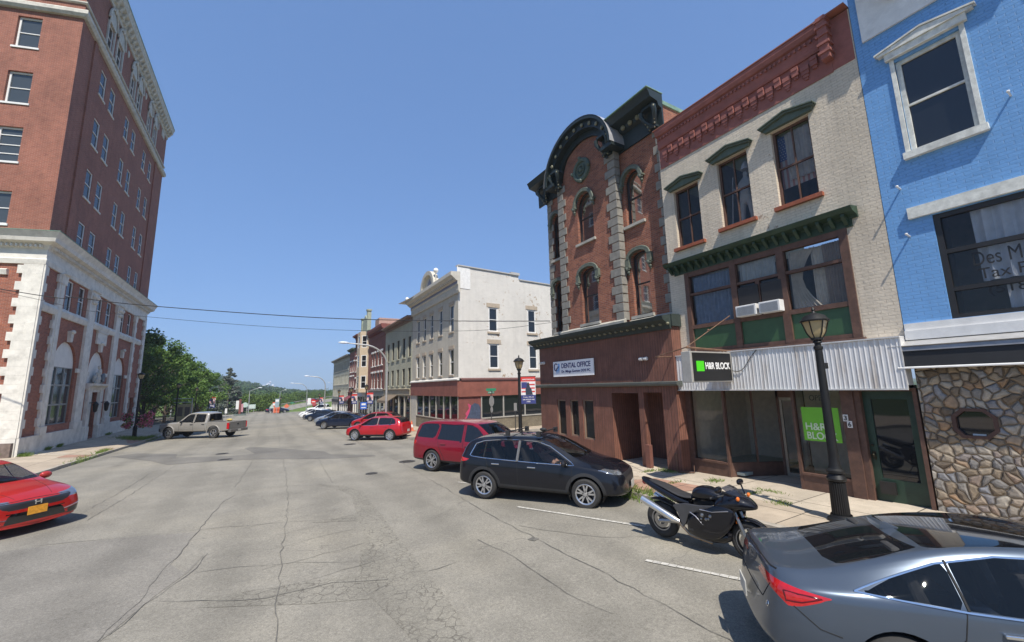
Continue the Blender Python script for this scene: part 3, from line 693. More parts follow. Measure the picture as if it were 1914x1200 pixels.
# top storey stone dress
STONEC = mat('carved_stone', (.52, .49, .43), .85, var=.2, vs=4, grime=.5, b=.5, bs=18, bd=.02)
def band(fr, x0, x1, z, h, out, m, a=0, b=0, name='band'):
    return MB().prof([(0.0, z), (-out*.6, z), (-out, z+h*.35), (-out, z+h*.8), (-out*.8, z+h), (0, z+h)], x0, x1, 0, a, b).build(name, [m], fr)
band(FL, 0, LEN+.1, 23.95, .42, .26, STONEC, 1.35); band(FF, -13, 0, 23.95, .42, .26, STONEC, 0, 1.35)
band(FL, 0, LEN+.05, 24.85, .14, .12, STONEC, 1.35); band(FF, -13, 0, 24.85, .14, .12, STONEC, 0, 1.35)
mb = MB()
for (a, b) in cols:
    mb.box(a-.16, a-.02, -.08, .02, 24.95, 27.0); mb.box(b+.02, b+.16, -.08, .02, 24.95, 27.0)
    P = archpts(a-.1, b+.1, 26.95, .85, 12); mb.plate(P, -.07, .01)                       # tympanum
    Q = archpts(a-.26, b+.26, 26.9, 1.02, 12)
    mb.tube([(x, -.09, z) for x, z in Q], .075, 6)
    mb.ball(((a+b)/2, -.12, 27.95), .2, 8, sq=(.7, .5, 1.3)); mb.box(a-.16, b+.16, -.09, .0, 26.74, 26.95)
    mb.box(a-.16, a-.02, -.05, .0, 24.37, 24.84); mb.box(b+.02, b+.16, -.05, .0, 24.37, 24.84)
    mb.ball(((a+b)/2, -.02, 24.6), .2, 10, sq=(1.0, .35, .9))                            # rosette below
for x in (7.3, 12.4): mb.ball((x, -.02, 27.4), .26, 12, sq=(.55, .3, 1.15))
mb.box(18.3, 19.3, -.05, .01, 27.3, 28.3)
mb.build('window_surround', [STONEC], FL, smooth=30)
# main cornice with modillions
mb = MB(); CP_ = [(0, 27.95), (-.08, 27.95), (-.10, 28.2), (-.20, 28.3), (-.22, 28.5), (-.46, 28.6), (-.48, 28.8), (-.56, 29.05), (0, 29.07)]; mb.prof(CP_, 0, LEN+.0, 0, 1.35)
x = .2
while x < LEN: mb.prof([(-.12, 28.2), (-.25, 28.2), (-.42, 28.5), (-.42, 28.595), (-.12, 28.595)], x, x+.22); x += .62
mb.build('cornice', [STONEC], FL)
mb = MB(); mb.prof(CP_, -13, 0, 0, 0, 1.35); mb.build('cornice', [STONEC], FF)
copper = mat('green_copper', (.16, .27, .21), .7, var=.3, vs=5, grime=.4)
MB().box(-.5, LEN-.02, -.58, 8, 29.075, 29.13).build('roof', [copper], FL)
# lower stone storeys
mb = MB()
mb.prof([(0, 10.1), (-.12, 10.1), (-.2, 10.3), (-.5, 10.42), (-.55, 10.62), (-.72, 10.9), (0, 10.98)], 0, LEN+.5, 0, 1.35); 
mb.prof([(0, 9.3), (-.1, 9.3), (-.14, 9.55), (-.1, 9.6), (-.1, 10.1), (0, 10.1)], 0, LEN+.12, 0, 1.35)
x = .05
while x < LEN: mb.box(x, x+.09, -.32, -.13, 10.16, 10.30); x += .2
mb.build('entablature', [STONEW], FL); MB().prof([(0.02, 10.98), (-.74, 10.902), (-.74, 10.93), (.02, 11.05)], 0, LEN+.52, 0, 1.35).build('flashing', [copper], FL)
mb = MB()
mb.prof([(0, 10.1), (-.12, 10.1), (-.2, 10.3), (-.5, 10.42), (-.55, 10.62), (-.72, 10.9), (0, 10.98)], -13, 0, 0, 0, 1.35)
mb.prof([(0, 9.3), (-.1, 9.3), (-.14, 9.55), (-.1, 9.6), (-.1, 10.1), (0, 10.1)], -13, 0, 0, 0, 1.35)
x = -12.9
while x < -.1: mb.box(x, x+.09, -.32, -.13, 10.16, 10.30); x += .2
mb.build('entablature', [STONEW], FF); MB().prof([(0.02, 10.98), (-.74, 10.902), (-.74, 10.93), (.02, 11.05)], -13, 0, 0, 0, 1.35).build('flashing', [copper], FF)
# lower wall with arches
f2 = [(3.0, 3.97), (4.82, 5.76), (8.02, 9.02), (9.9, 10.88), (13.33, 14.2), (15.2, 16.06)]
arch = [(2.6, 5.88, .95, 5.72, 1.5), (7.95, 11.0, 3.35, 5.55, 1.45), (13.1, 15.95, .8, 5.5, 1.35)]
door = (8.72, 10.25, -.25, 2.75); sdoor = (18.3, 19.7, .12, 2.3)
mb = MB(); wall(mb, 0, LEN, -.6, 9.3, [(a, b, 7.45, 9.22) for a, b in f2]+arch+[door, sdoor], d=.3)
mb.build('wall', [BRL2], FL, recalc=False)
mb = MB(); wall(mb, -13, 0, -.6, 9.3, [(-6.5, -3.2, 1.0, 5.7, 1.5), (-11.5, -8.2, 1.0, 5.7, 1.5)], d=.3); mb.build('wall', [BRL2], FF, recalc=False)
for a, b in f2: window(FL, a, b, 7.45, 9.22, WHITEP, G_DARK, y=.05)
mb = MB()
# pilasters, quoins, plinth, belt course
def pil(mb, x0, x1, z0, z1, out=.12): mb.box(x0, x1, -out, .0, z0, z1)
for x0, x1 in ((1.85, 2.55), (6.2, 7.55), (11.75, 13.0), (16.75, 17.35)):
    pil(mb, x0+.12, x1-.12, .95, 8.75, .14); pil(mb, x0, x1, .5, .95, .2); mb.prof([(0, 8.75), (-.17, 8.75), (-.17, 8.85), (-.2, 9.25), (-.3, 9.298), (0, 9.298)], x0-.02, x1+.02)
for x in (6.88, 12.38):
    for s in (-1, 1):
        mb.ball((x+s*.3, -.22, 8.95), .16, 8)
    for q in range(3): mb.ball((x-.22+.22*q, -.19, 8.6), .12, 7, sq=(1, 1, 1.2))
mb.prof([(0, 6.95), (-.1, 6.95), (-.16, 7.1), (-.18, 7.25), (-.1, 7.42), (0, 7.43)], .2, 1.9)
for x0, x1 in ((2.43, 6.32), (7.43, 11.87), (12.88, 16.87), (17.23, 19.2)): mb.prof([(0, 6.95), (-.1, 6.95), (-.16, 7.1), (-.18, 7.25), (-.1, 7.42), (0, 7.43)], x0, x1)
mb.box(-.12, 8.55, -.16, .0, -.6, .55); mb.box(10.4, 18.25, -.16, .0, -.6, .5); mb.box(19.75, LEN, -.16, .0, -.6, .5)
mb.box(0, 8.55, -.2, .0, .5+.052, .66) if 0 else None
z = .56; k = 0
while z < 9.25:
    h = .43; w = .30 if k % 2 else .12
    mb.box(-.12, w, -.13, .0, z, min(9.28, z+h)); w2_ = .36 if k % 2 else .10
    mb.box(1.85-w2_*.6, 1.98, -.11, .0, z, min(9.28, z+h)); mb.box(LEN-w*1.5-.25, LEN+.12, -.13, .0, z, min(9.28, z+h)); mb.box(17.2, 17.4+w2_*.6, -.11, .0, z, min(9.28, z+h))
    z += h+.003; k += 1
# arch trim, keystones, impost, plaque
for (a, b, c, d, r_) in arch:
    cx = (a+b)/2; mb.plate([(cx-.14, d-.02), (cx+.14, d-.02), (cx+.24, d+.62), (cx-.24, d+.62)], -.16, .0); mb.ball((cx, -.18, d+.58), .16, 8, sq=(1.4, .7, .8))
    mb.box(a-.55, a, -.1, .0, d-r_-.25, d-r_); mb.box(b, b+.55, -.1, .0, d-r_-.25, d-r_)
mb.box(8.6, 10.45, -.1, .0, 6.05, 6.85); mb.box(8.5, 10.55, -.14, .0, 6.85, 6.94)
mb.build('stone_trim', [STONEW], FL, smooth=30)
mb = MB(); z = .56; k = 0
while z < 9.25:
    w = .98 if k % 2 else .74
    mb.box(-w, .10, -.13, .0, z, min(9.28, z+.43)); z += .433; k += 1
mb.box(-13, .1, -.16, 0, -.6, .55); mb.prof([(0, 6.0), (-.1, 6.0), (-.2, 6.2), (-.1, 6.3), (0, 6.3)], -13, -1.4); mb.prof([(0, 8.7), (-.1, 8.7), (-.16, 8.95), (-.1, 9.0), (0, 9.0)], -13, -1.4)
mb.build('stone_trim', [STONEW], FF, smooth=30)
mb = MB(); mb.box(-1.5, .06, -.30, -.165, -.62, .35); mb.build('plinth', [mat('brown_stone', (.16, .12, .1), .85, var=.3)], FF)
# arched windows: blank white lunette over grey metal glazing
GREYF = mat('grey_metal', (.27, .28, .27), .55, .3, var=.12); 
for i, (a, b, c, d, r_) in enumerate(arch):
    s = d-r_; mb = MB()
    if i != 1:
        W = mb.plate(archpts(a+.02, b-.02, s, r_-.02, 16), .12, .2).build('lunette', [mat('white_panel', (.7, .68, .63), .7, var=.06, vs=3)], FL)
        mb = MB(); n = 3; hh = s-c
        for k in range(n+1): xm = a+(b-a)*k/n; mb.box(max(a, xm-.05), min(b, xm+.05), .12, .2, c, s)
        for f in (0, .34, .68, 1.0): mb.box(a+.05, b-.05, .125, .195, c+hh*f-(.05 if f else 0), c+hh*f+(.05 if f < 1 else 0))
        w_o = mb.build('window', [GREYF], FL); MB().quad((a, .17, c), (b, .17, c), (b, .17, s), (a, .17, s)).build('pane', [G_SKY], recalc=False).parent = w_o
    else:
        mb.plate(archpts(a+.02, b-.02, s, r_-.02, 16), .12, .2); mb.box(a, b, .1, .2, c, s+.01); mb.build('lunette', [mat('white_panel', (.7, .68, .63))], FL)
# eagle-like carved group is kept as plain scrollwork mass
mb = MB(); random.seed(3)
for k in range(26):
    x = 9.48+random.uniform(-.62, .62); zz = 3.45+abs(random.gauss(0, .32))*(1-abs(x-9.48)*.9); mb.ball((x, -.18+random.uniform(-.06, .06), zz), random.uniform(.1, .2), 7, sq=(1, .8, 1.3))
mb.ball((9.5, -.2, 4.15), .16, 8, sq=(.8, .8, 1.5)); mb.build('carving', [STONEC], FL, smooth=True)
MB().lathe([(0, -.04), (.3, -.04), (.34, 0), (.3, .06)], (9.95, -.3, 3.75), 16, axis='y').build('clock_face', [mat('dull_blue', (.09, .12, .15), .6)], FL, smooth=True)
mb = MB(); mb.prof([(0, 2.95), (-.15, 2.95), (-.2, 3.1), (-.38, 3.2), (-.4, 3.34), (0, 3.36)], 7.95, 11.1)
mb.box(8.1, 8.68, -.18, 0, .5, 2.95); mb.box(10.3, 10.88, -.18, 0, .5, 2.95); mb.box(8.68, 10.3, -.1, 0, 2.77, 2.95); mb.box(8.1, 8.68, -.24, 0, -.6, .498); mb.box(10.42, 10.88, -.24, -.165, -.6, .498)
mb.build('doorcase', [STONEW], FL)
D_ = MB().box(8.72, 10.25, .2, .25, -.25, 2.75).build('door', [mat('door_grey', (.17, .18, .17), .5, var=.15)], FL)
mb = MB(); mb.box(9.46, 9.50, .17, .2, -.2, 2.1); mb.box(8.74, 10.23, .17, .2, 2.05, 2.12); mb.box(9.35, 9.42, .12, .2, .7, 1.0); mb.build('door_frame', [GREYF]).parent = D_
D_.children[0].location = (0, 0, 0)
MB().box(18.3, 19.7, .25, .3, .1, 2.3).build('door', [mat('door_pale', (.42, .42, .38), .6)], FL)
# bracket lanterns either side of the door
for x in (8.4, 10.6):
    mb = MB(); mb.tube([(x, -.18, 2.05), (x, -.5, 2.1), (x, -.5, 2.0)], .025, 6); mb.lathe([(.02, .52), (.14, .38), (.17, .34), (.15, .3), (.1, -.12), (.04, -.18), (.0, -.2)], (x, -.5, 1.62), 6); lb_ = mb.build('wall_lantern', [mat('black_iron', (.02, .02, .02), .5, .5)], FL)
# ---------- 2. blue house at right edge ------------------------------------------------------------------------------
def rb(name, label, X, Y0, zb): 
    t = thing(name, label, 'building', (X, Y0, zb)); return t, Frame(t, (0, 0, -zb), rad(-90))
BB, FB = rb('blue_building', 'bright blue painted brick building with fieldstone ground floor at the right edge', 10.75, 3.06, 0)
BLUE = brick('brick_blue', (.18, .40, .74), (.16, .37, .70), (.17, .385, .72), b=1.0, var=.12, stain=.12, rough=.55, peel=None, LUMP=.35)
OW = 3.06                       # local x = OW - Y
L = lambda y: OW-y
bw = (L(2.38), L(-1.6), 3.55, 5.56); w1 = (L(2.5), L(1.56), 6.92, 8.93)
w3_ = (L(-.6), L(-1.55), 6.92, 8.93)
mb = MB(); wall(mb, 0, 7.5, 3.27, 11.6, [bw, w1, w3_], d=.2); mb.quad((7.5, 0, 0), (7.5, 0, 11.6), (7.5, 9, 11.6), (7.5, 9, 0)); mb.quad((0, 0, 9.5), (0, 9, 9.5), (0, 9, 11.6), (0, 0, 11.6)); mb.quad((0, .001, 11.6), (7.5, .001, 11.6), (7.5, 9, 11.6), (0, 9, 11.6)); mb.build('wall', [BLUE], FB, recalc=False)
WP2 = mat('flaking_white_paint', (.66, .66, .60), .7, var=.2, vs=9, grime=.55, b=.5)
for (a, b, c, d) in (w1, w3_):
    W = window(FB, a, b, c, d, WP2, G_DARK, y=.06, fw=.075, sill=WP2, sw=.1, sd_=.1, sillh=.13)
    mb = MB(); cx = (a+b)/2
    mb.box(a-.07, a, -.03, .04, c, d+.06); mb.box(b, b+.07, -.03, .04, c, d+.06)
    mb.box(a-.12, b+.12, -.09, .0, d+.065, d+.21); h0 = d+.215
    mb.plate([(a-.22, h0), (b+.22, h0), (b+.22, h0+.04), (cx, h0+.17), (a-.22, h0+.04)], -.12, .0)
    mb.plate([(a-.26, h0+.044), (cx, h0+.18), (b+.26, h0+.044), (b+.26, h0+.075), (cx, h0+.215), (a-.26, h0+.075)], -.14, .0)
    mb.build('hood', [WP2], FB)
BLK = mat('black_frame', (.018, .016, .015), .45, var=.1)
a, b, c, d = bw
mb = MB()
for z0_, z1_ in ((c, c+.08), (c+.5, c+.58), (c+1.22, c+1.3), (d-.09, d)): mb.box(a+.09, b-.09, .03, .12, z0_, z1_)
for x in (a, (a+b)/2-.04, b-.09): mb.box(x, x+.09, .025, .125, c, d)
Wb = mb.build('window', [BLK], FB); MB().quad((a, .08, c), (b, .08, c), (b, .08, d), (a, .08, d)).build('pane', [G_UP], recalc=False).parent = Wb
text('Des Moines', .3, BLK, FB, (L(1.99), .068, 4.45), width=1.05, height=.25, name='window_lettering', bold=0, depth=.001)
text('Tax Preparation', .3, BLK, FB, (L(1.955), .068, 4.14), width=1.6, height=.25, name='window_lettering', bold=0, depth=.001)
text('(518)', .3, BLK, FB, (L(1.875), .068, 3.87), width=.52, height=.21, name='window_lettering', bold=0, depth=.001)
CURT = mat('net_curtain', (.62, .66, .72), .9, var=.1); CURTB = mat('curtain_blue', (.24, .29, .38), .9, var=.2)
def curtain(fr, x0, x1, z0, z1, y, m, waves=14, amp=.04, gather=0.0, name='curtain', flare=0):
    mb = MB(); n = waves*6; vs_ = []
    for j in range(7):
        f = j/6
        for i in range(n+1):
            u = i/n; xx = x0+(x1-x0)*u
            if gather: xx = x0+(xx-x0)*(1-gather*math.sin(math.pi*min(1, (1-f)*1.0))**1)
            vs_.append((xx, y+amp*math.sin(u*waves*6.283+math.sin(f*3+u*9)*.5)*(1-.3*f), z0+(z1-z0)*f))
    mb.add(vs_, [(j*(n+1)+i, j*(n+1)+i+1, (j+1)*(n+1)+i+1, (j+1)*(n+1)+i) for j in range(6) for i in range(n)])
    return mb.build(name, [m], fr, smooth=True, recalc=False)
curtain(FB, a+.45, b-.1, c+.62, d-.05, .16, CURT, 16, .06); curtain(FB, a+.7, b-.1, c+.05, c+.5, .16, CURT, 14, .05)
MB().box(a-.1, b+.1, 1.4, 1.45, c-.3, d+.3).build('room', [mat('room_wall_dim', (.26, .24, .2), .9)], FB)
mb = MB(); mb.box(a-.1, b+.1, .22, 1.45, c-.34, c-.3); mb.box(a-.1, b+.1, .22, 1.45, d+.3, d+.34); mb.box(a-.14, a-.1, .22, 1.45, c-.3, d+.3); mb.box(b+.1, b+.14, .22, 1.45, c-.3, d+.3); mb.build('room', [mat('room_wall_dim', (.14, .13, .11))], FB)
mb = MB(); mb.box(L(2.7), 4.9, -.07, .0, 5.58, 5.8); mb.build('lintel', [WP2], FB)
mb = MB(); mb.box(.02, 7.5, -.05, .0, 3.4, 3.54); mb.box(.02, 7.5, -.09, .0, 3.22, 3.397); mb.build('sill_band', [WHITEP], FB)
# top white corbelled panel
mb = MB(); mb.box(.14, 7.4, -.05, 0, 9.72, 11.62); mb.box(.10, 7.5, -.5, -.05, 11.4, 11.62); mb.box(.10, 7.5, -.36, -.05, 11.15, 11.4)
x = .75
while x < 7:
    for j, (hh, w, o) in enumerate(((.42, .36, .36), (.2, .28, .27), (.14, .20, .19), (.1, .12, .12))):
        zt = 11.15-sum((.42, .2, .14, .1)[:j]); mb.box(x-w/2, x+w/2, -.05-o, -.05, zt-hh, zt-.004)
    x += .72
mb.build('parapet', [WHITEP], FB)
# anchors on wall (tie bolts)
mb = MB()
for (y, z) in ((1.16, 7.26), (2.75, 6.25), (2.74, 5.25)): mb.tube([(L(y), 0, z), (L(y), -.16, z+.015)], .017, 6); mb.ball((L(y), -.17, z+.02), .025, 6)
mb.build('tie_bolt', [WHITEP], FB)
# awning
mb = MB(); mb.prof([(0, 3.2), (-.02, 3.2), (-.28, 3.08), (-.3, 3.0), (0, 3.0)], -.18, 7.5); mb.build('awning_box', [mat('awning_metal', (.30, .29, .28), .4, .6, var=.2)], FB)
mb = MB(); mb.prof([(0.0, 2.995), (-.27, 2.995), (-.30, 2.70), (-.28, 2.67), (-.02, 2.7)], -.1, 7.5); mb.build('awning', [mat('awning_black', (.015, .015, .016), .6)], FB)
MB().prof([(-.27, 2.665), (-.315, 2.67), (-.315, 2.69), (-.30, 2.705)], -.1, 7.5).build('awning_trim', [WHITEP], FB)
mb = MB(); mb.prof([(-.02, 3.205), (-.285, 3.085), (-.31, 3.10), (-.02, 3.23)], -.2, 7.5, 0); mb.build('awning_trim', [mat('dull_aluminium', (.55, .54, .52), .4, .6)], FB)
# fieldstone ground floor
def m_field():
    m = bpy.data.materials.new('fieldstone'); t = nm(m); p = t.nodes['Principled BSDF']; v = coords(t, wall=True)
    nz = t.nodes.new('ShaderNodeTexNoise'); nz.inputs['Scale'].default_value = 1.5; nz.inputs['Detail'].default_value = 3; t.links.new(v, nz.inputs['Vector'])
    s2 = t.nodes.new('ShaderNodeVectorMath'); s2.operation = 'SCALE'; s2.inputs[3].default_value = .42; t.links.new(nz.outputs['Color'], s2.inputs[0])
    ad = t.nodes.new('ShaderNodeVectorMath'); ad.operation = 'ADD'; t.links.new(v, ad.inputs[0]); t.links.new(s2.outputs[0], ad.inputs[1])
    a1 = t.nodes.new('ShaderNodeTexVoronoi'); a1.inputs['Scale'].default_value = 7.2; a1.voronoi_dimensions = '2D'; a1.inputs['Randomness'].default_value = .9; t.links.new(ad.outputs[0], a1.inputs['Vector'])
    a2 = t.nodes.new('ShaderNodeTexVoronoi'); a2.feature = 'DISTANCE_TO_EDGE'; a2.inputs['Scale'].default_value = 7.2; a2.voronoi_dimensions = '2D'; a2.inputs['Randomness'].default_value = .9; t.links.new(ad.outputs[0], a2.inputs['Vector'])
    sp = t.nodes.new('ShaderNodeSeparateXYZ'); t.links.new(a1.outputs['Color'], sp.inputs[0])
    c = ramp(t, sp.outputs[0], [(.05, (.17, .13, .09)), (.2, (.32, .25, .17)), (.35, (.42, .35, .26)), (.48, (.20, .19, .18)), (.6, (.46, .41, .33)), (.75, (.36, .23, .13)), (.92, (.27, .27, .275))])
    c.node.color_ramp.interpolation = 'CONSTANT' if 0 else 'LINEAR'
    c = mixc(t, 1, c, ramp(t, noise(t, v, 11, 7, .7), [(.28, .62), (.7, 1.25)]), 'MULTIPLY')
    e = ramp(t, math_(t, 'ADD', a2.outputs[0], math_(t, 'MULTIPLY', math_(t, 'SUBTRACT', noise(t, v, 5, 5, .7), .5), .09)), [(.0, 1.0), (.03, .9), (.055, 0.0)])
    c = mixc(t, e, c, (.15, .115, .08)); t.links.new(c, p.inputs['Base Color']); p.inputs['Roughness'].default_value = .85
    h = ramp(t, a2.outputs[0], [(.0, 0.0), (.05, .15), (.12, .8), (.3, 1.0)]); h = math_(t, 'ADD', h, math_(t, 'MULTIPLY', noise(t, v, 9, 6), .35))
    t.links.new(bump(t, h, 1.0, .05), p.inputs['Normal']); return m
FS = m_field()
oc = [(L(2.52), 1.42), (L(2.20), 1.42), (L(2.06), 1.56), (L(2.06), 1.80), (L(2.20), 1.94), (L(2.48), 1.94), (L(2.62), 1.80), (L(2.62), 1.56)]
mb = MB(); ox0, ox1, oz0, oz1 = L(2.62), L(2.06), 1.42, 1.94
wall(mb, .05, 7.5, -.25, 2.75, [(ox0, ox1, oz0, oz1)], y=-.02, d=.2); mb.quad((.05, -.02, -.25), (.05, .3, -.25), (.05, .3, 2.75), (.05, -.02, 2.75))
for cr_ in ([(ox0, oz0), (oc[0][0], oz0), (ox0, 1.56)], [(ox1, oz0), (ox1, 1.56), (oc[1][0], oz0)], [(ox1, oz1), (oc[4][0], oz1), (ox1, 1.80)], [(ox0, oz1), (ox0, 1.80), (oc[5][0], oz1)]): mb.add([(x, -.02, z) for x, z in cr_], [(0, 1, 2)])
mb.build('stone_wall', [FS], FB, recalc=False)
BRN = mat('brown_paint', (.085, .042, .030), .55, var=.25, vs=7, grime=.3)
mb = MB(); cxo, czo = (ox0+ox1)/2, 1.68
for k in range(8):
    p, q = oc[k], oc[(k+1) % 8]; f = lambda r_, s_: (cxo+(r_[0]-cxo)*s_, czo+(r_[1]-czo)*s_)
    mb.plate([p, q, f(q, .8), f(p, .8)], -.05, .06)
Wo = mb.build('window', [BRN], FB); MB().add([(cxo+(x-cxo)*.9, .04, czo+(z-czo)*.9) for x, z in oc], [tuple(range(8))]).build('pane', [G_DARK], recalc=False).parent = Wo
MB().box(cxo-.06, cxo+.10, .02, .03, 1.46, 1.5).build('sticker', [WHITEP], FB)
# ---------- 3. cream building ------------------------------------------------------------------------------------------
CB, FC = rb('cream_building', 'cream painted brick shop building with rust red parapet and green window hoods', 10.75, 8.42, -.05)
O3 = 8.42; L = lambda y: O3-y; WID = O3-3.07
CREAM = brick('brick_cream', (.74, .64, .50), (.69, .595, .465), (.65, .565, .445), b=.9, var=.12, stain=.22, rough=.8, peel=(.40, .30, .22), peel_amt=.07)
RUST = mat('rust_red_paint', (.27, .095, .075), .75, var=.2, vs=4, b=.4, bs=25, bd=.01); DKG = mat('dark_green_paint', (.022, .05, .028), .6, var=.2, grime=.3)
GRN = mat('sage_green_paint', (.085, .115, .09), .7, var=.15, grime=.35, vs=8); BROWN = mat('brown_timber', (.105, .055, .038), .65, var=.28, vs=8, grime=.35, b=.4)
wins = [(L(8.0), L(7.13), 6.62, 8.5), (L(6.5), L(5.63), 6.74, 8.7), (L(4.99), L(4.12), 6.76, 8.79)]
BW = (L(7.86), L(3.72), 3.36, 5.78)
mb = MB(); wall(mb, 0, WID, 3.2, 10.74, wins+[BW], d=.22); mb.quad((0, 0, -.3), (0, 9, -.3), (0, 9, 10.7), (0, 0, 10.7)); mb.quad((WID, 0, 3), (WID, 0, 10.74), (WID, 9, 10.7), (WID, 9, 3)); mb.quad((0, .3, 10.5), (WID, .3, 10.5), (WID, 9, 10.5), (0, 9, 10.5)); mb.build('wall', [CREAM], FC, recalc=False)
TERR = mat('orange_sill_paint', (.30, .085, .04), .7, var=.2, grime=.3)
for i, (a, b, c, d) in enumerate(wins):
    W = window(FC, a, b, c, d, BROWN, G_UP, y=.10, fw=.055, mull=1, sill=TERR, sw=.09, sd_=.1, sillh=.09)
    mb = MB(); cx = (a+b)/2; h0 = d+.02; e_ = .10
    mb.plate([(a-e_, h0), (b+e_, h0), (b+e_+.04, h0+.07), (cx, h0+.20), (a-e_-.04, h0+.07)], -.10, 0)
    mb.plate([(a-e_-.07, h0+.074), (cx, h0+.21), (b+e_+.07, h0+.074), (b+e_+.07, h0+.11), (cx, h0+.255), (a-e_-.07, h0+.11)], -.17, 0)
    mb.plate([(a-e_-.1, h0+.114), (cx, h0+.259), (b+e_+.1, h0+.114), (b+e_+.1, h0+.14), (cx, h0+.29), (a-e_-.1, h0+.14)], -.21, 0)
    mb.build('hood', [GRN], FC)
mb = MB()
for (a, b, c, d) in wins+[BW]: 
    mb.box(a-.1, b+.1, 2.0, 2.04, c-.2, d+.2); mb.box(a-.1, b+.1, .23, 2.0, c-.24, c-.2); mb.box(a-.14, a-.1, .23, 2.0, c-.2, d+.2); mb.box(b+.1, b+.14, .23, 2.0, c-.2, d+.2)
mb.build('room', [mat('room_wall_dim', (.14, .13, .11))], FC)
# American flag hung as a curtain in right window, figure in middle one: things of their own below
mb = MB(); mb.prof([(0, 9.52), (-.02, 9.52), (-.02, 10.30), (-.06, 10.30), (-.08, 10.36), (-.10, 10.75), (-.16, 10.78), (-.2, 10.9), (-.2, 11.02), (.3, 11.02), (.3, 9.52)], .04, L(3.5))
x = .10
while x < L(3.6): 
    mb.box(x, x+.05, -.09, -.025, 10.46, 10.54); mb.box(x+.05, x+.10, -.065, -.025, 10.37, 10.45); mb.box(x, x+.05, -.15, -.105, 10.62, 10.70); x += .115
n = 10; x = .30; k = 0
while x < L(3.62):
    big = k % 2; base = 10.22 if not big else 10.22
    for j, (hh, w, o) in enumerate(((.13, .21, .15), (.11, .19, .12), (.09, .14, .09), (.07, .09, .06)) if not big else ((.10, .17, .20), (.16, .17, .17), (.08, .11, .10))):
        zt = base-(sum((.13, .11, .09)[:j]) if not big else sum((.10, .16)[:j]))-(.12 if not big else 0)
        mb.box(x-w*.42, x+w*.42, -.02-o*.48, -.02, zt-hh, zt-.004)
    x += .205; k += 1
mb.box(L(3.5)+.002, WID-.02, -.012, .25, 9.55, 10.98)
mb.box(L(3.62), L(3.44), -.24, -.02, 9.85, 11.08)
for z in (10.0, 10.25, 10.5, 10.75, 10.95): mb.box(L(3.65), L(3.41), -.27, -.02, z, z+.07)
pp = mb.build('parapet', [RUST], FC)
for v in pp.data.vertices: v.co.z = 9.46+(v.co.z-9.52)*.87
MB().box(-.02, WID, -.22, .35, 10.772, 10.80).build('coping', [mat('coping_rust', (.30, .11, .07), .6)], FC)
# green bracketed cornice over large window
mb = MB(); mb.prof([(0, 5.95), (-.05, 5.95), (-.07, 6.0), (-.27, 6.05), (-.32, 6.11), (-.34, 6.15), (0, 6.2)], L(8.38), L(3.48)); mb.prof([(0, 5.78), (-.04, 5.78), (-.04, 5.948), (0, 5.948)], L(8.2), L(3.6))
x = L(8.28)
while x < L(3.55): mb.prof([(-.045, 5.82), (-.08, 5.82), (-.24, 5.98), (-.24, 6.035), (-.045, 6.0)], x, x+.07); x += .24
mb.build('shop_cornice', [DKG], FC)
# timber framed window wall
a, b, c, d = BW; F2_ = [L(7.7), L(6.37), L(5.13), L(3.86)]
mb = MB()
for x0, x1 in ((a, a+.14), (L(6.44), L(6.28)), (L(5.22), L(5.05)), (b-.16, b)): mb.box(x0, x1, -.04, .12, c, d)
segs = [(a+.14, L(6.44)), (L(6.28), L(5.22)), (L(5.05), b-.16)]
for x0, x1 in segs:
    mb.box(x0, x1, -.03, .12, c, c+.10); mb.box(x0, x1, -.03, .12, 4.06, 4.17); mb.box(x0, x1, -.03, .12, d-.14, d); mb.box(x0, x1, -.015, .11, 5.06, 5.13)
mb.box((segs[1][0]+segs[1][1])/2-.05, (segs[1][0]+segs[1][1])/2+.05, -.01, .1, 4.17, 5.06)
mb.box(a-.03, b+.05, -.10, -.0, c-.06, c-.002)
mb.build('window_frame', [BROWN], FC)
for i, (x0, x1) in enumerate(segs):
    MB().quad((x0, .05, 4.17), (x1, .05, 4.17), (x1, .05, 5.65), (x0, .05, 5.65)).build('pane', [G_UP], FC, recalc=False)
    MB().box(x0, x1, .02, .06, c+.1, 4.06).build('green_panel', [mat('green_panel_paint', (.035, .085, .035), .4, var=.12)], FC)
curtain(FC, segs[0][0]+.03, segs[0][1]-.02, 4.2, 5.6, .14, CURTB, 11, .04)
curtain(FC, segs[1][0]+.03, segs[1][1]-.1, 5.15, 5.62, .13, mat('curtain_grey', (.5, .52, .5), .9), 8, .03)
CUR3 = mat('curtain_tan', (.66, .60, .50), .9, var=.15)
curtain(FC, segs[2][0]+.03, segs[2][0]+.62, 4.2, 5.6, .14, CUR3, 7, .035, gather=.55); curtain(FC, segs[2][0]+.75, segs[2][1]-.03, 4.2, 5.6, .15, mat('curtain_brown', (.42, .34, .27), .9), 8, .03)
curtain(FC, segs[2][0]+.5, segs[2][0]+.78, 4.2, 5.6, .19, CUR3, 4, .02)
curtain(FC, wins[2][0]+.2, wins[2][1]-.03, 7.45, 8.7, .25, mat('curtain_pale', (.5, .46, .42), .9), 5, .03)
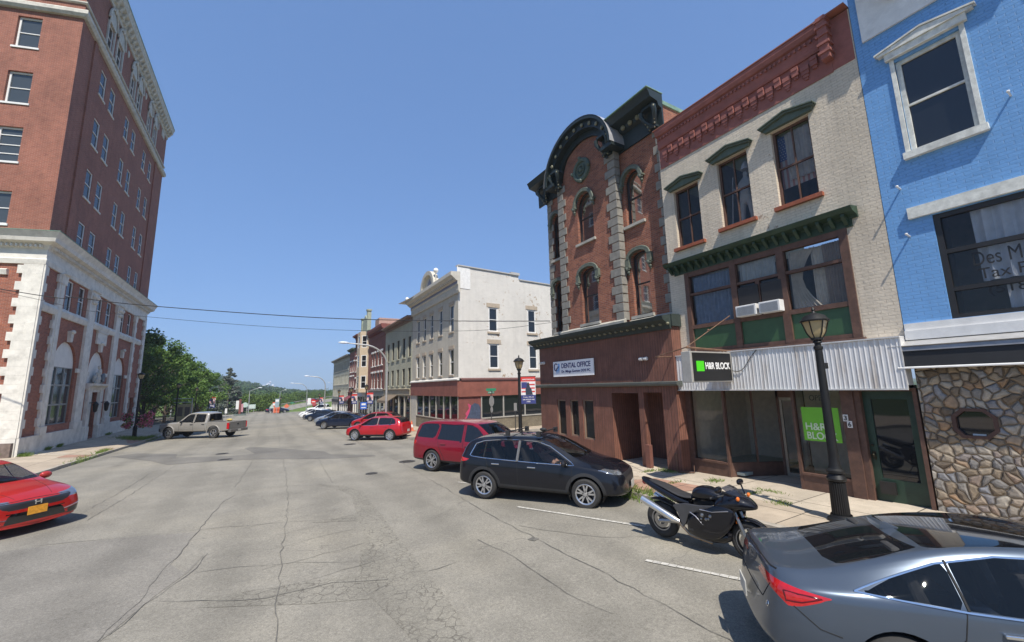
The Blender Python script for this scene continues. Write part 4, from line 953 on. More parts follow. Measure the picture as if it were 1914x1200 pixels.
# corrugated fascia
mb = MB(); xx = []; f0, f1 = L(8.36), L(3.06)
nc_ = 62; P = []
for k in range(nc_*4+1):
    u = k/(nc_*4); ph = (k % 4); P.append((f0+(f1-f0)*u, -.30-(.009 if ph == 1 else 0)))
vsz = [(x, y, 2.30) for x, y in P]+[(x, y, 3.27) for x, y in P]; n = len(P)
mb.add(vsz, [(i, i+1, n+i+1, n+i) for i in range(n-1)]); 
def m_fascia():
    m = mat('corrugated_metal', (.68, .675, .66), .45, .15, var=.07, vs=2, b=.05); t = m.node_tree; p = t.nodes['Principled BSDF']
    tc = t.nodes.new('ShaderNodeTexCoord'); mp = t.nodes.new('ShaderNodeMapping'); mp.inputs['Scale'].default_value = (5, 1, .6); t.links.new(tc.outputs['Object'], mp.inputs[0])
    f = noise(t, mp.outputs[0], 1.2, 6, .65); src = p.inputs['Base Color'].links[0].from_socket
    a_ = mixc(t, math_(t, 'MULTIPLY', ramp(t, f, [(.5, 0.0), (.66, 1.0)]), .55), src, (.33, .25, .17)); t.links.new(a_, p.inputs['Base Color']); return m
mb.build('fascia', [m_fascia()], FC, recalc=False)
mb = MB(); mb.box(f0, f1, -.33, 0, 3.272, 3.30); mb.box(f0, f1, -.33, -.285, 2.27, 2.298); mb.box(f0-.002, f0+.02, -.32, 0, 2.3, 3.27); mb.box(f1-.02, f1, -.31, 0, 2.3, 3.27); mb.build('fascia_trim', [mat('fascia_edge', (.6, .59, .57), .5, .2)], FC)
# shopfront: two display windows and a recessed entry between them
mb = MB(); B_ = BROWN
def bx(x0, x1, y0, y1, z0, z1): mb.box(x0, x1, y0, y1, z0, z1)
xa, xb, xc, xd = L(8.05), L(7.02), L(5.27), L(4.28)
zb0 = -.12
bx(L(8.2), xa, -.02, .12, zb0, 2.3); bx(xd, L(4.05), -.06, .14, -.06, 2.3); bx(L(3.1), L(3.04), -.03, .14, -.03, 2.3)
bx(xa, xb-.03, -.02, .10, zb0, .30); bx(xa, xb-.03, -.05, .13, .302, .36); bx(xb-.03, xb+.03, -.03, .08, zb0, 2.3)
bx(xc+.04, xd-.002, -.02, .10, -.1, .36); bx(xc+.04, xd-.002, -.05, .13, .362, .41); bx(xc-.02, xc+.04, -.03, .08, -.1, 2.3)
bx(L(8.2), L(3.06), -.28, .14, 2.302, 2.36)
mb.build('shopfront_frame', [BROWN], FC)
glz = []
MB().quad((xa, .04, .36), (xb-.03, .04, .36), (xb-.03, .04, 2.3), (xa, .04, 2.3)).build('shop_window', [G_SHOP], FC, recalc=False)
MB().quad((xc+.04, .04, .41), (xd, .04, .41), (xd, .04, 2.3), (xc+.04, .04, 2.3)).build('shop_window', [G_SHOP], FC, recalc=False)
# recessed sides: low walls and glass going back
rc = MB(); gl = MB(); E0, E1 = (xb+.03, .05), (xb+.72, 1.25); E2, E3 = (xc-.35, 1.25), (xc-.02, .05)
def lowwall(p, q, z0, z1, t_=.05): 
    d_ = Vector((q[0]-p[0], q[1]-p[1])).normalized(); n_ = Vector((-d_.y, d_.x))*t_
    rc.add([(p[0], p[1], z0), (q[0], q[1], z0), (q[0]+n_.x, q[1]+n_.y, z0), (p[0]+n_.x, p[1]+n_.y, z0), (p[0], p[1], z1), (q[0], q[1], z1), (q[0]+n_.x, q[1]+n_.y, z1), (p[0]+n_.x, p[1]+n_.y, z1)], [(0, 1, 5, 4), (1, 2, 6, 5), (2, 3, 7, 6), (3, 0, 4, 7), (4, 5, 6, 7)])
lowwall(E0, E1, -.1, .36); lowwall(E2, E3, -.1, .36); lowwall(E1, (E1[0]+.06, E1[1]), -.1, 2.3, .06); lowwall((E2[0]-.06, E2[1]), E2, -.1, 2.3, .06); lowwall(E1, E2, 2.05, 2.3)
md = ((E0[0]+E1[0])/2, (E0[1]+E1[1])/2); lowwall(md, (md[0]+.03, md[1]+.04), .36, 2.3, .03)
rc.build('entry_frame', [BROWN], FC)
for p, q in ((E0, E1), (E2, E3)): MB().quad((p[0], p[1]+.01, .36), (q[0], q[1]+.01, .36), (q[0], q[1]+.01, 2.3), (p[0], p[1]+.01, 2.3)).build('shop_window', [G_SHOP], FC, recalc=False)
dr = MB(); dx0, dx1 = E1[0]+.06, E2[0]-.06
for x0, x1, z0, z1 in ((dx0, dx0+.07, -.1, 2.05), (dx1-.07, dx1, -.1, 2.05), (dx0+.07, dx1-.07, -.1, .1), (dx0+.07, dx1-.07, 1.97, 2.05)): dr.box(x0, x1, 1.27, 1.31, z0, z1)
Dr = dr.build('door', [mat('door_aluminium', (.30, .27, .22), .45, .5)], FC); MB().quad((dx0, 1.29, 0), (dx1, 1.29, 0), (dx1, 1.29, 2), (dx0, 1.29, 2)).build('pane', [G_SHOP], recalc=False).parent = Dr
# interior of the shop
mb = MB(); bx2 = mb.box; bx2(L(8.3), L(4.1), 3.2, 3.25, -.2, 2.6, 0); bx2(L(8.35), L(8.3), .15, 3.2, -.2, 2.6, 0); bx2(L(4.25), L(4.2), .16, 3.2, -.2, 2.6, 0); bx2(L(8.35), L(4.1), 1.3, 3.25, 2.5, 2.55, 2); bx2(L(8.35), L(4.1), .15, 1.3, 2.4, 2.44, 2); bx2(L(8.35), L(4.2), -.3, 3.25, -.20, -.10, 1); bx2(L(8.3), xb+.3, .15, 3.2, .05, .12, 1)
mb.build('shop_interior', [mat('interior_wall', (.74, .68, .56), .9), mat('interior_floor', (.34, .40, .37), .5), mat('interior_ceiling', (.6, .58, .52), .9)], FC)
# green door at the right with house number post
mb = MB(); mb.box(L(4.05), L(3.94), -.02, .2, -.03, 2.3); mb.box(L(3.94), L(3.1), .02, .2, 2.24, 2.3); mb.build('door_frame', [BROWN], FC)
GD = mat('door_green', (.018, .045, .028), .45, var=.2); mb = MB(); x0, x1 = L(3.94), L(3.1)
mb.box(x0, x0+.13, .1, .15, 0, 2.24); mb.box(x1-.13, x1, .1, .15, 0, 2.24); mb.box(x0+.13, x1-.13, .1, .15, 2.08, 2.24); mb.box(x0+.13, x1-.13, .1, .15, 0, .5); mb.box(x0, x1, -.05, .15, -.06, 0.0)
Dg = mb.build('door', [GD], FC); MB().quad((x0+.1, .13, .48), (x1-.1, .13, .48), (x1-.1, .13, 2.1), (x0+.1, .13, 2.1)).build('pane', [G_DARK], recalc=False).parent = Dg
mb = MB(); mb.ball((x0+.06, .06, 1.15), .028, 8); mb.ball((x0+.06, .05, .95), .035, 8); mb.box(x0+.03, x0+.09, .085, .1, .86, 1.02); ob = mb.build('door_handle', [mat('dark_brass', (.05, .045, .03), .35, .8)]); ob.parent = Dg
MB().box(x0+.1, x0+.34, .02, .09, .22, .45).build('mail_basket', [BLK]).parent = Dg
for ch, yy_, zz in (('3', 4.225, 1.63), ('6', 4.165, 1.50)):
    MB().box(L(yy_)-.045, L(yy_)+.045, -.075, -.064, zz-.02, zz+.12).build('number_plate', [WHITEP], FC); text(ch, .12, BLK, FC, (L(yy_)-.027, -.08, zz+.002), height=.095, width=.055, name='number', bold=.002)
# decals on the right display window
HG = mat('decal_green', (.16, .48, .03), .5, var=.04, b=0)
MB().box(L(5.12), L(4.38), .026, .034, 1.13, 1.88).build('window_decal', [HG], FC)
text('H&R', .2, mat('decal_white', (.62, .72, .5), .5, b=0), FC, (L(5.06), .022, 1.37), width=.42, height=.16, name='window_lettering', bold=.003); text('BLOCK', .2, mat('decal_white', (.62, .72, .5), .5, b=0), FC, (L(5.05), .022, 1.17), width=.6, height=.16, name='window_lettering', bold=.003)
text('OPEN', .2, mat('neon_grey', (.10, .10, .09), .5), FC, (L(4.95), .1, 2.03), width=.36, height=.12, name='window_lettering')
# air conditioners: things resting in the window
for i, (x0, x1, lb) in enumerate(((L(6.26), L(5.73), 'left of the two window air conditioners, boxed white unit over a green panel'), (L(5.66), L(5.16), 'right of the two window air conditioners, white unit with dark grille'))):
    t = thing('air_conditioner', lb, 'air conditioner', (10.75-.02, O3-(x0+x1)/2, 4.17), rad(-90), 'window air conditioners'); w = (x1-x0)/2
    mb = MB(); mb.box(-w, w, -.22, .3, 0, .28); mb.build('case', [WHITEP], t, bevel=.01); mb = MB()
    for k in range(9): mb.box(-w+.04, w-.04, -.232, -.222, .03+.025*k, .042+.025*k)
    mb.build('grille', [mat('ac_grille', (.25, .27, .3), .5)], t)
    MB().box(-w, -w+.008, -.19, -.05, .03, .25).build('side_vents', [BLK], t)
    MB().box(-w+.0, w, -.02, .04, .31, .80).build('filler_sash', [BLK], t)
# ---------- 4. brick building with quoins (1880s) ------------------------------------------------------------------------
QB, FQ = rb('brick_quoin_building', 'ornate red brick building with pale quoins and dark green arched cornice', 10.75, 8.44, -.1)
O4 = 8.44; L = lambda y: O4-y
OR = brick('brick_orange', (.44, .155, .085), (.25, .075, .05), (.36, .28, .21), b=.8, stain=.28, var=.35)
QS = mat('quoin_stone', (.235, .22, .19), .85, var=.18, vs=6, grime=.3, b=.4); LIME = mat('pale_limestone', (.38, .36, .31), .85, var=.2, vs=3, grime=.45, b=.4)
# centre bay at y=0 (X=10.75), sides at y=.3
cb0, cb1 = L(13.95), L(10.45)       # note: L decreases with Y, so cb0<cb1
sx0, sx1 = L(15.15), 0
hood_s = []
wc_ = [(L(12.72), L(11.75), 8.25, 10.35, .5), (L(12.68), L(11.73), 4.9, 7.15, .22)]
wr_ = [(L(10.28), L(9.5), 8.2, 10.25, .42), (L(10.2), L(9.42), 4.85, 7.15, .2)]
wl_ = [(L(14.85), L(14.2), 8.2, 10.35, .4), (L(14.85), L(14.2), 4.85, 7.15, .2)]
mb = MB(); wall(mb, cb0, cb1, 4.3, 11.4, wc_, y=0, d=.25); wall(mb, cb1, sx1, 4.3, 11.9, wr_, y=.28, d=.22); wall(mb, sx0, cb0, 4.3, 11.9, wl_, y=.28, d=.22)
for x in (cb0, cb1): mb.quad((x, 0, 4.3), (x, .28, 4.3), (x, .28, 11.9), (x, 0, 11.9))
mb.quad((sx0, .28, 4.3), (sx0, 9, 4.3), (sx0, 9, 12.0), (sx0, .28, 12.0)); mb.quad((0, .28, 10.4), (0, .28, 12.1), (0, 9, 12.1), (0, 9, 10.4))
P = archpts(cb0+.35, cb1-.35, 11.2, 1.55, 16); mb.add([(x, 0.001, z) for x, z in [(cb0+.35, 11.0)]+P+[(cb1-.35, 11.0)]], [tuple(range(len(P)+2))])
mb.quad((sx0, .3, 12.0), (0, .3, 12.0), (0, 9, 12.0), (sx0, 9, 12.0)); mb.build('wall', [OR], FQ, recalc=False)
# quoins
mb = MB(); z = 4.75; k = 0
while z < 11.15:
    w = .50 if k % 2 else .34; o = .04
    mb.box(cb1-w, cb1+o, -o, .0, z, z+.30); mb.box(cb1, cb1+o, 0, .24, z, z+.30)
    mb.box(cb0-o, cb0+w, -o, .0, z, z+.30); mb.box(-w*.8, .02, .28-o, .28, z, z+.3); mb.box(sx0-o, sx0+w*.8, .28-o, .28, z, z+.3); mb.box(sx0-o, sx0, .28, .28+.5, z, z+.3)
    z += .325; k += 1
mb.build('quoins', [QS], FQ, bevel=.012)
# belt course
mb = MB(); mb.prof([(0, 4.35), (-.12, 4.35), (-.14, 4.72), (0, 4.8)], cb0-.1, cb1+.1); mb.prof([(.28, 4.35), (.14, 4.35), (.12, 4.68), (.28, 4.76)], cb1+.1, 0); mb.prof([(.28, 4.35), (.14, 4.35), (.12, 4.68), (.28, 4.76)], sx0-.1, cb0-.1); mb.build('belt_course', [LIME], FQ)
DG2 = mat('blackish_green', (.016, .026, .026), .5, var=.25, vs=8, grime=.2); GILT = mat('dull_gilt', (.20, .19, .12), .6, var=.3, vs=20)
DKB = mat('dark_sash', (.03, .022, .02), .5)
HOODG = mat('hood_green', (.115, .13, .10), .7, var=.25, vs=10, grime=.3)
def arch_hood(a, b, c, d, rise, y0, round_=True):
    mb = MB(); s = d-rise; P = archpts(a-.11, b+.11, s, rise+.11, 14)
    Q = archpts(a-.015, b+.015, s, rise+.015, 14)
    for k in range(14): mb.plate([P[k], P[k+1], Q[k+1], Q[k]], y0-.13, y0)
    R_ = archpts(a-.13, b+.13, s, rise+.13, 14); mb.tube([(x, y0-.1, z) for x, z in R_], .035, 6)
    if not round_: mb.box(a-.20, a-.02, y0-.12, y0, s-.3, s); mb.box(b+.02, b+.2, y0-.12, y0, s-.3, s)
    zb_ = s-(0 if round_ else .3)
    for x in (a-.1, b+.1):
        mb.ball((x, y0-.1, zb_-.06), .09, 8); mb.ball((x, y0-.07, zb_-.18), .065, 7); mb.ball((x, y0-.04, zb_-.26), .035, 6); mb.box(x-.1, x+.1, y0-.16, y0, zb_-.03, zb_+.03)
    return mb
for ws_, y0 in ((wc_, 0), (wr_, .28), (wl_, .28)):
    for i, (a, b, c, d, r_) in enumerate(ws_):
        W = window(FQ, a, b, c, d, DKB, G_UP, y=y0+.12, fw=.07, rise=r_, sill=None)
        MB().box(a-.1, b+.1, y0-.09, y0+.12, c-.1, c+.002).build('sill', [LIME], FQ)
        arch_hood(a, b, c, d, r_, y0, i == 0).build('hood', [HOODG], FQ, smooth=30)
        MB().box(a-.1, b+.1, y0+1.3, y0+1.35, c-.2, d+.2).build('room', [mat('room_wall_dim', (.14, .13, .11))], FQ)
# round louvre
mb = MB(); cx = L(12.28); cz = 11.12+.35
mb.lathe([(.34, 0), (.36, -.1), (.44, -.12), (.50, -.08), (.52, 0)], (cx, 0, cz-.1), 24, axis='y'); mb.lathe([(0, -.03), (.34, -.03)], (cx, 0, cz-.1), 24, axis='y')
for k in range(14): a = k*math.pi/7; mb.ball((cx+.2*math.cos(a), -.06, cz-.1+.2*math.sin(a)), .05, 6)
for a in (0, 90, 180, 270): mb.ball((cx+.5*math.cos(rad(a)), -.1, cz-.1+.5*math.sin(rad(a))), .09, 6)
mb.ball((cx, -.06, cz-.1), .1, 8); mb.build('oval_medallion', [GRN], FQ, smooth=30)
# cornice: straight over the sides, arched over the centre, with scroll brackets
def cprof(y0): return [(y0, 11.15), (y0-.06, 11.15), (y0-.08, 11.75), (y0-.22, 11.82), (y0-.26, 11.95), (y0-.62, 12.02), (y0-.66, 12.14), (y0-.74, 12.26), (y0, 12.3)]
mb = MB(); mb.prof(cprof(.28), cb1-.02, .12); mb.prof(cprof(.28), sx0-.68, cb0+.02)
cxa, ca, cz0, cr_ = (cb0+cb1)/2, (cb1-cb0)/2, 11.15, 1.75
n = 24; A0, A1 = rad(12), rad(168); RAD = [(ca-.05, 1.45), (ca+.12, 1.62), (ca+.42, 1.98)]
def ring(rx, rz): return [(cxa-rx*math.cos(math.pi*k/n), 11.35+rz*math.sin(math.pi*k/n)) for k in range(n+1)]
R0, R1, R2, R3 = ring(ca-.22, 1.25), ring(ca+.0, 1.52), ring(ca+.25, 1.82), ring(ca+.36, 1.95)
for k in range(n):
    mb.plate([R0[k], R0[k+1], R1[k+1], R1[k]], -.10, .02); mb.plate([R1[k], R1[k+1], R2[k+1], R2[k]], -.36, .3); mb.plate([R2[k], R2[k+1], R3[k+1], R3[k]], -.52, .3)
mb.box(cxa-ca-.36, cxa-ca+.22, -.45, .27, 11.22, 11.36); mb.box(cxa+ca-.22, cxa+ca+.36, -.45, .27, 11.22, 11.36)
mb.build('cornice', [DG2], FQ, smooth=25)
RT = ring(ca+.37, 1.96)
rt = MB()
for k in range(n): rt.add([(RT[k][0], -.53, RT[k][1]), (RT[k+1][0], -.53, RT[k+1][1]), (RT[k+1][0], .9, RT[k+1][1]), (RT[k][0], .9, RT[k][1])], [(0, 1, 2, 3)])
rt.build('arched_roof', [mat('sheet_roof', (.55, .55, .56), .4, .5, var=.15)], FQ, recalc=False)
MB().box(cb1-.02, .14, -.5, .3, 12.302, 12.33).build('flashing', [copper], FQ)
MB().box(0.002, .06, .28, 5, 12.0, 12.14).build('coping', [copper], FQ)
mb = MB()
for k in range(2, n-1, 1):
    if k % 2 == 0: mb.ball((cxa-(ca+.12)*math.cos(math.pi*k/n), -.40, 11.35+1.66*math.sin(math.pi*k/n)), .085, 6, sq=(1, .6, 1))
for x in (cb1+.55, cb1+.9, cb1+1.25, sx0+.5): mb.ball((x, .0, 11.88), .1, 6, sq=(1, .8, 1))
mb.build('rosettes', [GILT], FQ, smooth=True)
def bracket(x, y0, zt):
    mb.box(x-.24, x+.24, y0-.40, y0, zt-.10, zt)
    for s in (-1, 1):
        pts = [(x+s*.26, y0-.38, zt-.12), (x+s*.28, y0-.36, zt-.28), (x+s*.2, y0-.27, zt-.48), (x+s*.08, y0-.18, zt-.62), (x+s*.05, y0-.12, zt-.76)]
        mb.tube(pts, [.085, .08, .07, .06, .05], 7)
    mb.box(x-.18, x+.18, y0-.2, y0, zt-.78, zt-.70); mb.ball((x, y0-.2, zt-.72), .1, 7); mb.ball((x, y0-.12, zt-.86), .06, 6)
    mb.plate([(x-.22, zt-.1), (x+.22, zt-.1), (x+.08, zt-.7), (x-.08, zt-.7)], y0-.14, y0)
gilt = MB()
mb = MB()
for x, y0 in ((cb1-.2, -.03), (cb0+.2, -.03), (-.22, .26), (sx0+.05, .26)): bracket(x, y0, 11.92)
mb.build('scroll_brackets', [DG2], FQ, smooth=30); br_ = MB()
for x, y0 in ((cb1-.2, -.03), (cb0+.2, -.03), (-.22, .26), (sx0+.05, .26)):
    for s in (-1, 1):
        for j in range(6): f = j/5; br_.ball((x+s*(.31-.2*f), y0-.42+.24*f, 11.75-.6*f), .035, 5, sq=(1, 1, 1.4))
br_.build('bracket_beading', [GILT], FQ, smooth=True)
# chimney behind
cm = MB(); cm.box(-1.6, -1.0, 3.5, 4.1, 11.9, 13.0); cm.box(-1.68, -.92, 3.42, 4.18, 13.0, 13.12); cm.build('chimney', [OR], FQ)
# ---- projecting dental office ground floor
O5 = 8.2; DX = 10.35; fy = DX-10.75; L = lambda y: O4-y
SID = mat('redbrown_siding', (.175, .075, .05), .7, var=.2, vs=3, b=.3, grime=.2)
def m_siding():
    m = SID; t = m.node_tree; p = t.nodes['Principled BSDF']; tc = t.nodes.new('ShaderNodeTexCoord'); s = t.nodes.new('ShaderNodeSeparateXYZ'); t.links.new(tc.outputs['Object'], s.inputs[0])
    u = math_(t, 'ADD', s.outputs[0], s.outputs[1]); w = math_(t, 'FRACT', math_(t, 'MULTIPLY', u, 10.0)); g_ = ramp(t, w, [(.0, 1.0), (.1, 0.0), (.9, 0.0), (1.0, 1.0)])
    src = p.inputs['Base Color'].links[0].from_socket; k = noise(t, math_(t, 'FLOOR', math_(t, 'MULTIPLY', u, 10.0)), 7.3, 0) if 0 else None
    mp = t.nodes.new('ShaderNodeMapping'); mp.inputs['Scale'].default_value = (22, 22, .8); t.links.new(tc.outputs['Object'], mp.inputs[0])
    c = mixc(t, 1, src, ramp(t, noise(t, mp.outputs[0], 1, 6, .7), [(.3, .75), (.7, 1.3)]), 'MULTIPLY')
    c = mixc(t, math_(t, 'MULTIPLY', g_, .75), c, (.035, .015, .012)); t.links.new(c, p.inputs['Base Color'])
    t.links.new(bump(t, math_(t, 'MULTIPLY', g_, -1.0), .8, .015), p.inputs['Normal'])
m_siding()
dx0, dx1 = L(15.3), L(8.2)
dw = [(L(14.12), L(13.55), .52, 1.93), (L(13.28), L(12.75), .55, 1.94), (L(12.5), L(11.88), .5, 1.95)]
do = [(L(10.9), L(9.68), -.4, 2.2), (L(9.46), L(8.72), -.4, 2.22)]
mb = MB(); wall(mb, dx0, dx1, -.5, 4.2, dw+do, y=fy, d=.18)
mb.quad((dx1, fy, -.4), (dx1, .3, -.4), (dx1, .3, 4.2), (dx1, fy, 4.2)); mb.quad((dx0, fy, -.6), (dx0, 7, -.6), (dx0, 7, 4.2), (dx0, fy, 4.2))
mb.quad((L(10.92), fy+.1, -.4), (L(10.92), fy+1.6, -.4), (L(10.92), fy+1.6, 2.3), (L(10.92), fy+.1, 2.3)); mb.quad((L(8.7), fy+.1, -.4), (L(8.7), fy+1.6, -.4), (L(8.7), fy+1.6, 2.3), (L(8.7), fy+.1, 2.3)); mb.quad((L(10.92), fy+1.6, -.4), (L(8.7), fy+1.6, -.4), (L(8.7), fy+1.6, 2.3), (L(10.92), fy+1.6, 2.3)); mb.quad((L(10.92), fy+.18, 2.25), (L(8.7), fy+.18, 2.25), (L(8.7), fy+1.6, 2.25), (L(10.92), fy+1.6, 2.25))
mb.box(L(9.67), L(9.47), fy-.0, fy+.2, -.4, 2.2) if 0 else None
mb.build('ground_floor', [SID], FQ, recalc=False)
MB().box(dx0-.02, L(10.95), fy-.05, fy-.002, -.75, .02).build('foundation', [mat('grey_render', (.16, .15, .13), .9, var=.25)], FQ)
mb = MB(); mb.box(L(9.42), L(9.25), fy-.14, fy-.0, -.3, .62); mb.build('timber_post', [mat('post_redbrown', (.17, .07, .05), .7)], FQ)
for i, (a, b, c, d) in enumerate(dw):
    W = window(FQ, a, b, c, d, mat('tan_frame', (.24, .17, .12), .6), G_SHOP, y=fy+.05, fw=.05, rail=0)
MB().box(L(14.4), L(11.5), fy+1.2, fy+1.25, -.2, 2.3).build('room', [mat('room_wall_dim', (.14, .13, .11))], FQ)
mb = MB()
for k in range(7): mb.ball((L(13.0)+.02*(k % 2), fy+.45, .75+.16*k), .13, 7, sq=(1, .5, .6))
mb.build('window_display', [mat('display_tan', (.40, .30, .2), .8)], FQ)
DM = mat('band_metal', (.10, .11, .10), .5, .3)
mb = MB(); mb.prof([(fy, 2.42), (fy-.1, 2.42), (fy-.16, 2.47), (fy-.16, 2.53), (fy, 2.56)], dx0-.35, dx1+.16); mb.prof([(fy-.0, 2.42), (.3, 2.42), (.3, 2.56), (fy, 2.56)], dx1, dx1+.16); mb.build('drip_ledge', [DM], FQ)
mb = MB(); mb.prof([(fy, 4.12), (fy-.06, 4.12), (fy-.1, 4.25), (fy-.36, 4.38), (fy-.40, 4.5), (fy, 4.56)], dx0-.3, dx1+.02); mb.box(dx1+.02, dx1+.07, fy-.02, .28, 4.2, 4.56)
mb.prof([(fy, 4.45), (.16, 4.45), (.16, 4.60), (fy, 4.57)], dx0, dx1+.03); mb.build('shop_cornice', [mat('sage_dark', (.03, .042, .036), .7, var=.25, grime=.4)], FQ)
mb = MB(); x = dx0
while x < dx1-.05: mb.ball((x+.1, fy-.16, 4.27), .055, 6, sq=(1, 1.2, .8)); x += .27
mb.build('cornice_ornaments', [GILT], FQ, smooth=True)
# dental sign (separate thing fixed to the wall)
DS = thing('dental_sign', 'white DENTAL OFFICE board with blue tooth on the red-brown siding', 'sign', (DX-.05, 14.2, 2.86), rad(-90))
MB().box(0, 2.52, -.02, .02, 0, .62).build('board', [mat('sign_white', (.86, .86, .84), .5, var=.04)], DS, bevel=.004)
NAVY = mat('sign_navy', (.01, .012, .12), .5, b=0, var=0); SKYB = mat('sign_light_blue', (.22, .45, .75), .5, b=0)
text('DENTAL OFFICE', .3, NAVY, DS, (.58, -.022, .33), width=1.78, height=.2, bold=.006); text('Dr. Minga Gorson DDS PC', .2, NAVY, DS, (.58, -.022, .12), width=1.76, height=.13, bold=.004)
mb = MB(); mb.tube([(.30, -.025, .50), (.20, -.025, .54), (.11, -.025, .50), (.09, -.025, .38), (.13, -.025, .27), (.2, -.025, .24), (.26, -.025, .33), (.36, -.025, .38)], .022, 6); mb.ball((.36, -.025, .40), .035, 6); mb.build('tooth_swoosh', [NAVY], DS)
mb = MB(); mb.plate([(.34, .52), (.40, .54), (.45, .52), (.46, .42), (.44, .28), (.40, .14), (.37, .12), (.35, .24), (.31, .25), (.28, .12), (.24, .12), (.21, .24), (.24, .26), (.30, .30), (.36, .36)], -.024, -.018); mb.build('tooth', [SKYB], DS)
for yy_, zz, lb in ((9.3, 3.3, 'small twin floodlight high on the siding right of the dental sign'), (15.0, 3.5, 'small white camera light at the far corner of the dental office siding')):
    t = thing('wall_light', lb, 'light', (DX, yy_, zz), rad(-90)); mb = MB(); mb.tube([(-.1, -.05, 0), (.1, -.05, 0)], .02, 6); mb.lathe([(.0, 0), (.05, .0), (.06, .12), (.0, .13)], (-.13, -.1, -.02), 8, axis='x'); mb.lathe([(.0, 0), (.05, .0), (.06, .12), (.0, .13)], (.06, -.1, -.02), 8, axis='x'); mb.build('lamp_heads', [WHITEP], t)
# gas pipe at foot
t = thing('gas_pipe', 'rusty gas pipe with a tap at the foot of the dental office corner', 'pipe', (10.28, 8.32, 0), rad(-90)); mb = MB(); mb.tube([(0, -.02, .45), (0, -.02, .0), (.05, -.02, -.02), (.35, .25, -.02)], .022, 6); mb.ball((0, -.02, .47), .04, 6); mb.tube([(.12, -.03, .0), (.4, .2, .0), (.4, .2, .2)], .018, 6); mb.build('pipe', [mat('rusty_pipe', (.16, .09, .06), .8, .2)], t)
# H&R block sign on bracket
HS = thing('hanging_sign', 'black H&R BLOCK box sign with green square hanging over the pavement', 'sign', (8.76, 6.46, 2.50))
SB = mat('sign_black', (.012, .011, .010), .35, var=.05); mb = MB(); mb.box(0, 1.66, 0, .26, 0, .76); mb.build('box', [mat('sign_edge', (.42, .40, .36), .5, .3)], HS, bevel=.012)
MB().box(.07, 1.60, -.012, .0, .035, .725).build('face', [SB], HS); MB().box(.19, .48, -.02, -.013, .27, .52).build('green_square', [mat('sign_green', (.07, .62, .01), .5, var=0, b=0)], HS)
text('H&R BLOCK', .2, mat('sign_letter_white', (.8, .8, .78), .5, b=0), HS, (.54, -.016, .32), width=1.0, height=.17, bold=.003)
BK = thing('sign_bracket', 'rusty steel bracket and stay rod carrying the black shop sign', 'bracket', (10.75, 6.58, 3.30)); mb = MB()
RS = mat('rusty_steel', (.19, .11, .07), .8, .3, var=.3)
mb.tube([(0, 0, .0), (-1.95, 0, .06)], .026, 6); mb.tube([(-1.95, 0, .06), (0, 0, .98)], .012, 5); mb.tube([(-.5, 0, .0), (-.5, 0, -.07)], .02, 5); mb.tube([(-1.6, 0, .05), (-1.6, 0, -.07)], .02, 5); mb.tube([(-1.95, 0, .06), (-1.2, 1.6, -.05), (0, 1.72, .0)], .016, 5); mb.ball((-1.0, 0, .53), .035, 6); mb.build('bars', [RS], BK)
# ---------- 5. white corner building across the side street -----------------------------------------------------------------
WB_ = thing('white_corner_building', 'three storey white painted brick building with arched pediment and maroon ground floor', 'building', (11, 26.1, -.5))
FW = Frame(WB_, (0, 0, .5), rad(-90)); FS_ = Frame(WB_, (0, 0, .5), rad(5))
WBR = brick('brick_white', (.82, .785, .72), (.77, .735, .67), (.66, .62, .56), b=1.0, var=.12, stain=.12, peel=(.42, .31, .21), peel_amt=.09)
WBF = brick('brick_palegrey', (.56, .52, .43), (.53, .49, .41), (.49, .45, .38), b=.5, var=.12, stain=.2)
L = lambda y: 26.1-y
c3 = [(-9.4, -8.6), (-7.65, -6.9), (-5.9, -5.15), (-3.85, -3.1), (-1.65, -.85)]
o3 = [(a, b, 6.45, 8.4) for a, b in c3]+[(a, b, 3.4, 5.22) for a, b in c3]
mb = MB(); wall(mb, -10.7, 0, 3.15, 10.6, o3, d=.16); mb.quad((-10.7, 0, -.8), (-10.7, 12, -.8), (-10.7, 12, 10.6), (-10.7, 0, 10.6)); mb.build('wall', [WBF], FW, recalc=False)
s3 = [(2.45, 3.28, 6.46, 8.28), (6.02, 6.85, 6.56, 8.42), (2.47, 3.32, 3.8, 5.6), (6.06, 6.9, 3.77, 5.63)]
mb = MB(); wall(mb, 0, 5.25, 3.15, 11.0, s3[0:1]+s3[2:3], d=.14); wall(mb, 5.25, 13, 3.15, 10.65, s3[1:2]+s3[3:4], d=.14); mb.quad((5.25, 0, 10.65), (5.25, 3, 10.65), (5.25, 3, 11), (5.25, 0, 11))
mb.quad((0, .3, 10.4), (13, .3, 10.4), (13, 12, 10.4), (0, 12, 10.4)); mb.build('wall', [WBR], FS_, recalc=False)
TAN = mat('tan_lintel', (.40, .33, .25), .8, var=.15)
for a, b, c, d in o3: window(FW, a, b, c, d, WHITEP, G_DARK, y=.07, sill=TAN, sillh=.1, sd_=.06)
for a, b, c, d in s3: window(FS_, a, b, c, d, WHITEP, G_DARK, y=.03, fw=.11, sill=TAN, sw=.1, sillh=.13); MB().box(a-.16, b+.16, -.03, 0, d+.0, d+.3).build('lintel', [TAN], FS_)
mb = MB()
for a, b in c3:
    for d in (8.4, 5.22): mb.box(a-.1, b+.1, -.04, 0, d, d+.24)
mb.build('lintel', [TAN], FW)
PALE = mat('pale_trim', (.50, .47, .40), .7, var=.1, grime=.3)
mb = MB(); mb.prof([(0, 9.05), (-.1, 9.05), (-.14, 9.2), (-.14, 9.55), (-.2, 9.6), (-.2, 9.85), (-.3, 9.88), (-.62, 10.15), (-.70, 10.2), (-.70, 10.45), (0, 10.5)], -10.75, .35)
x = -10.5
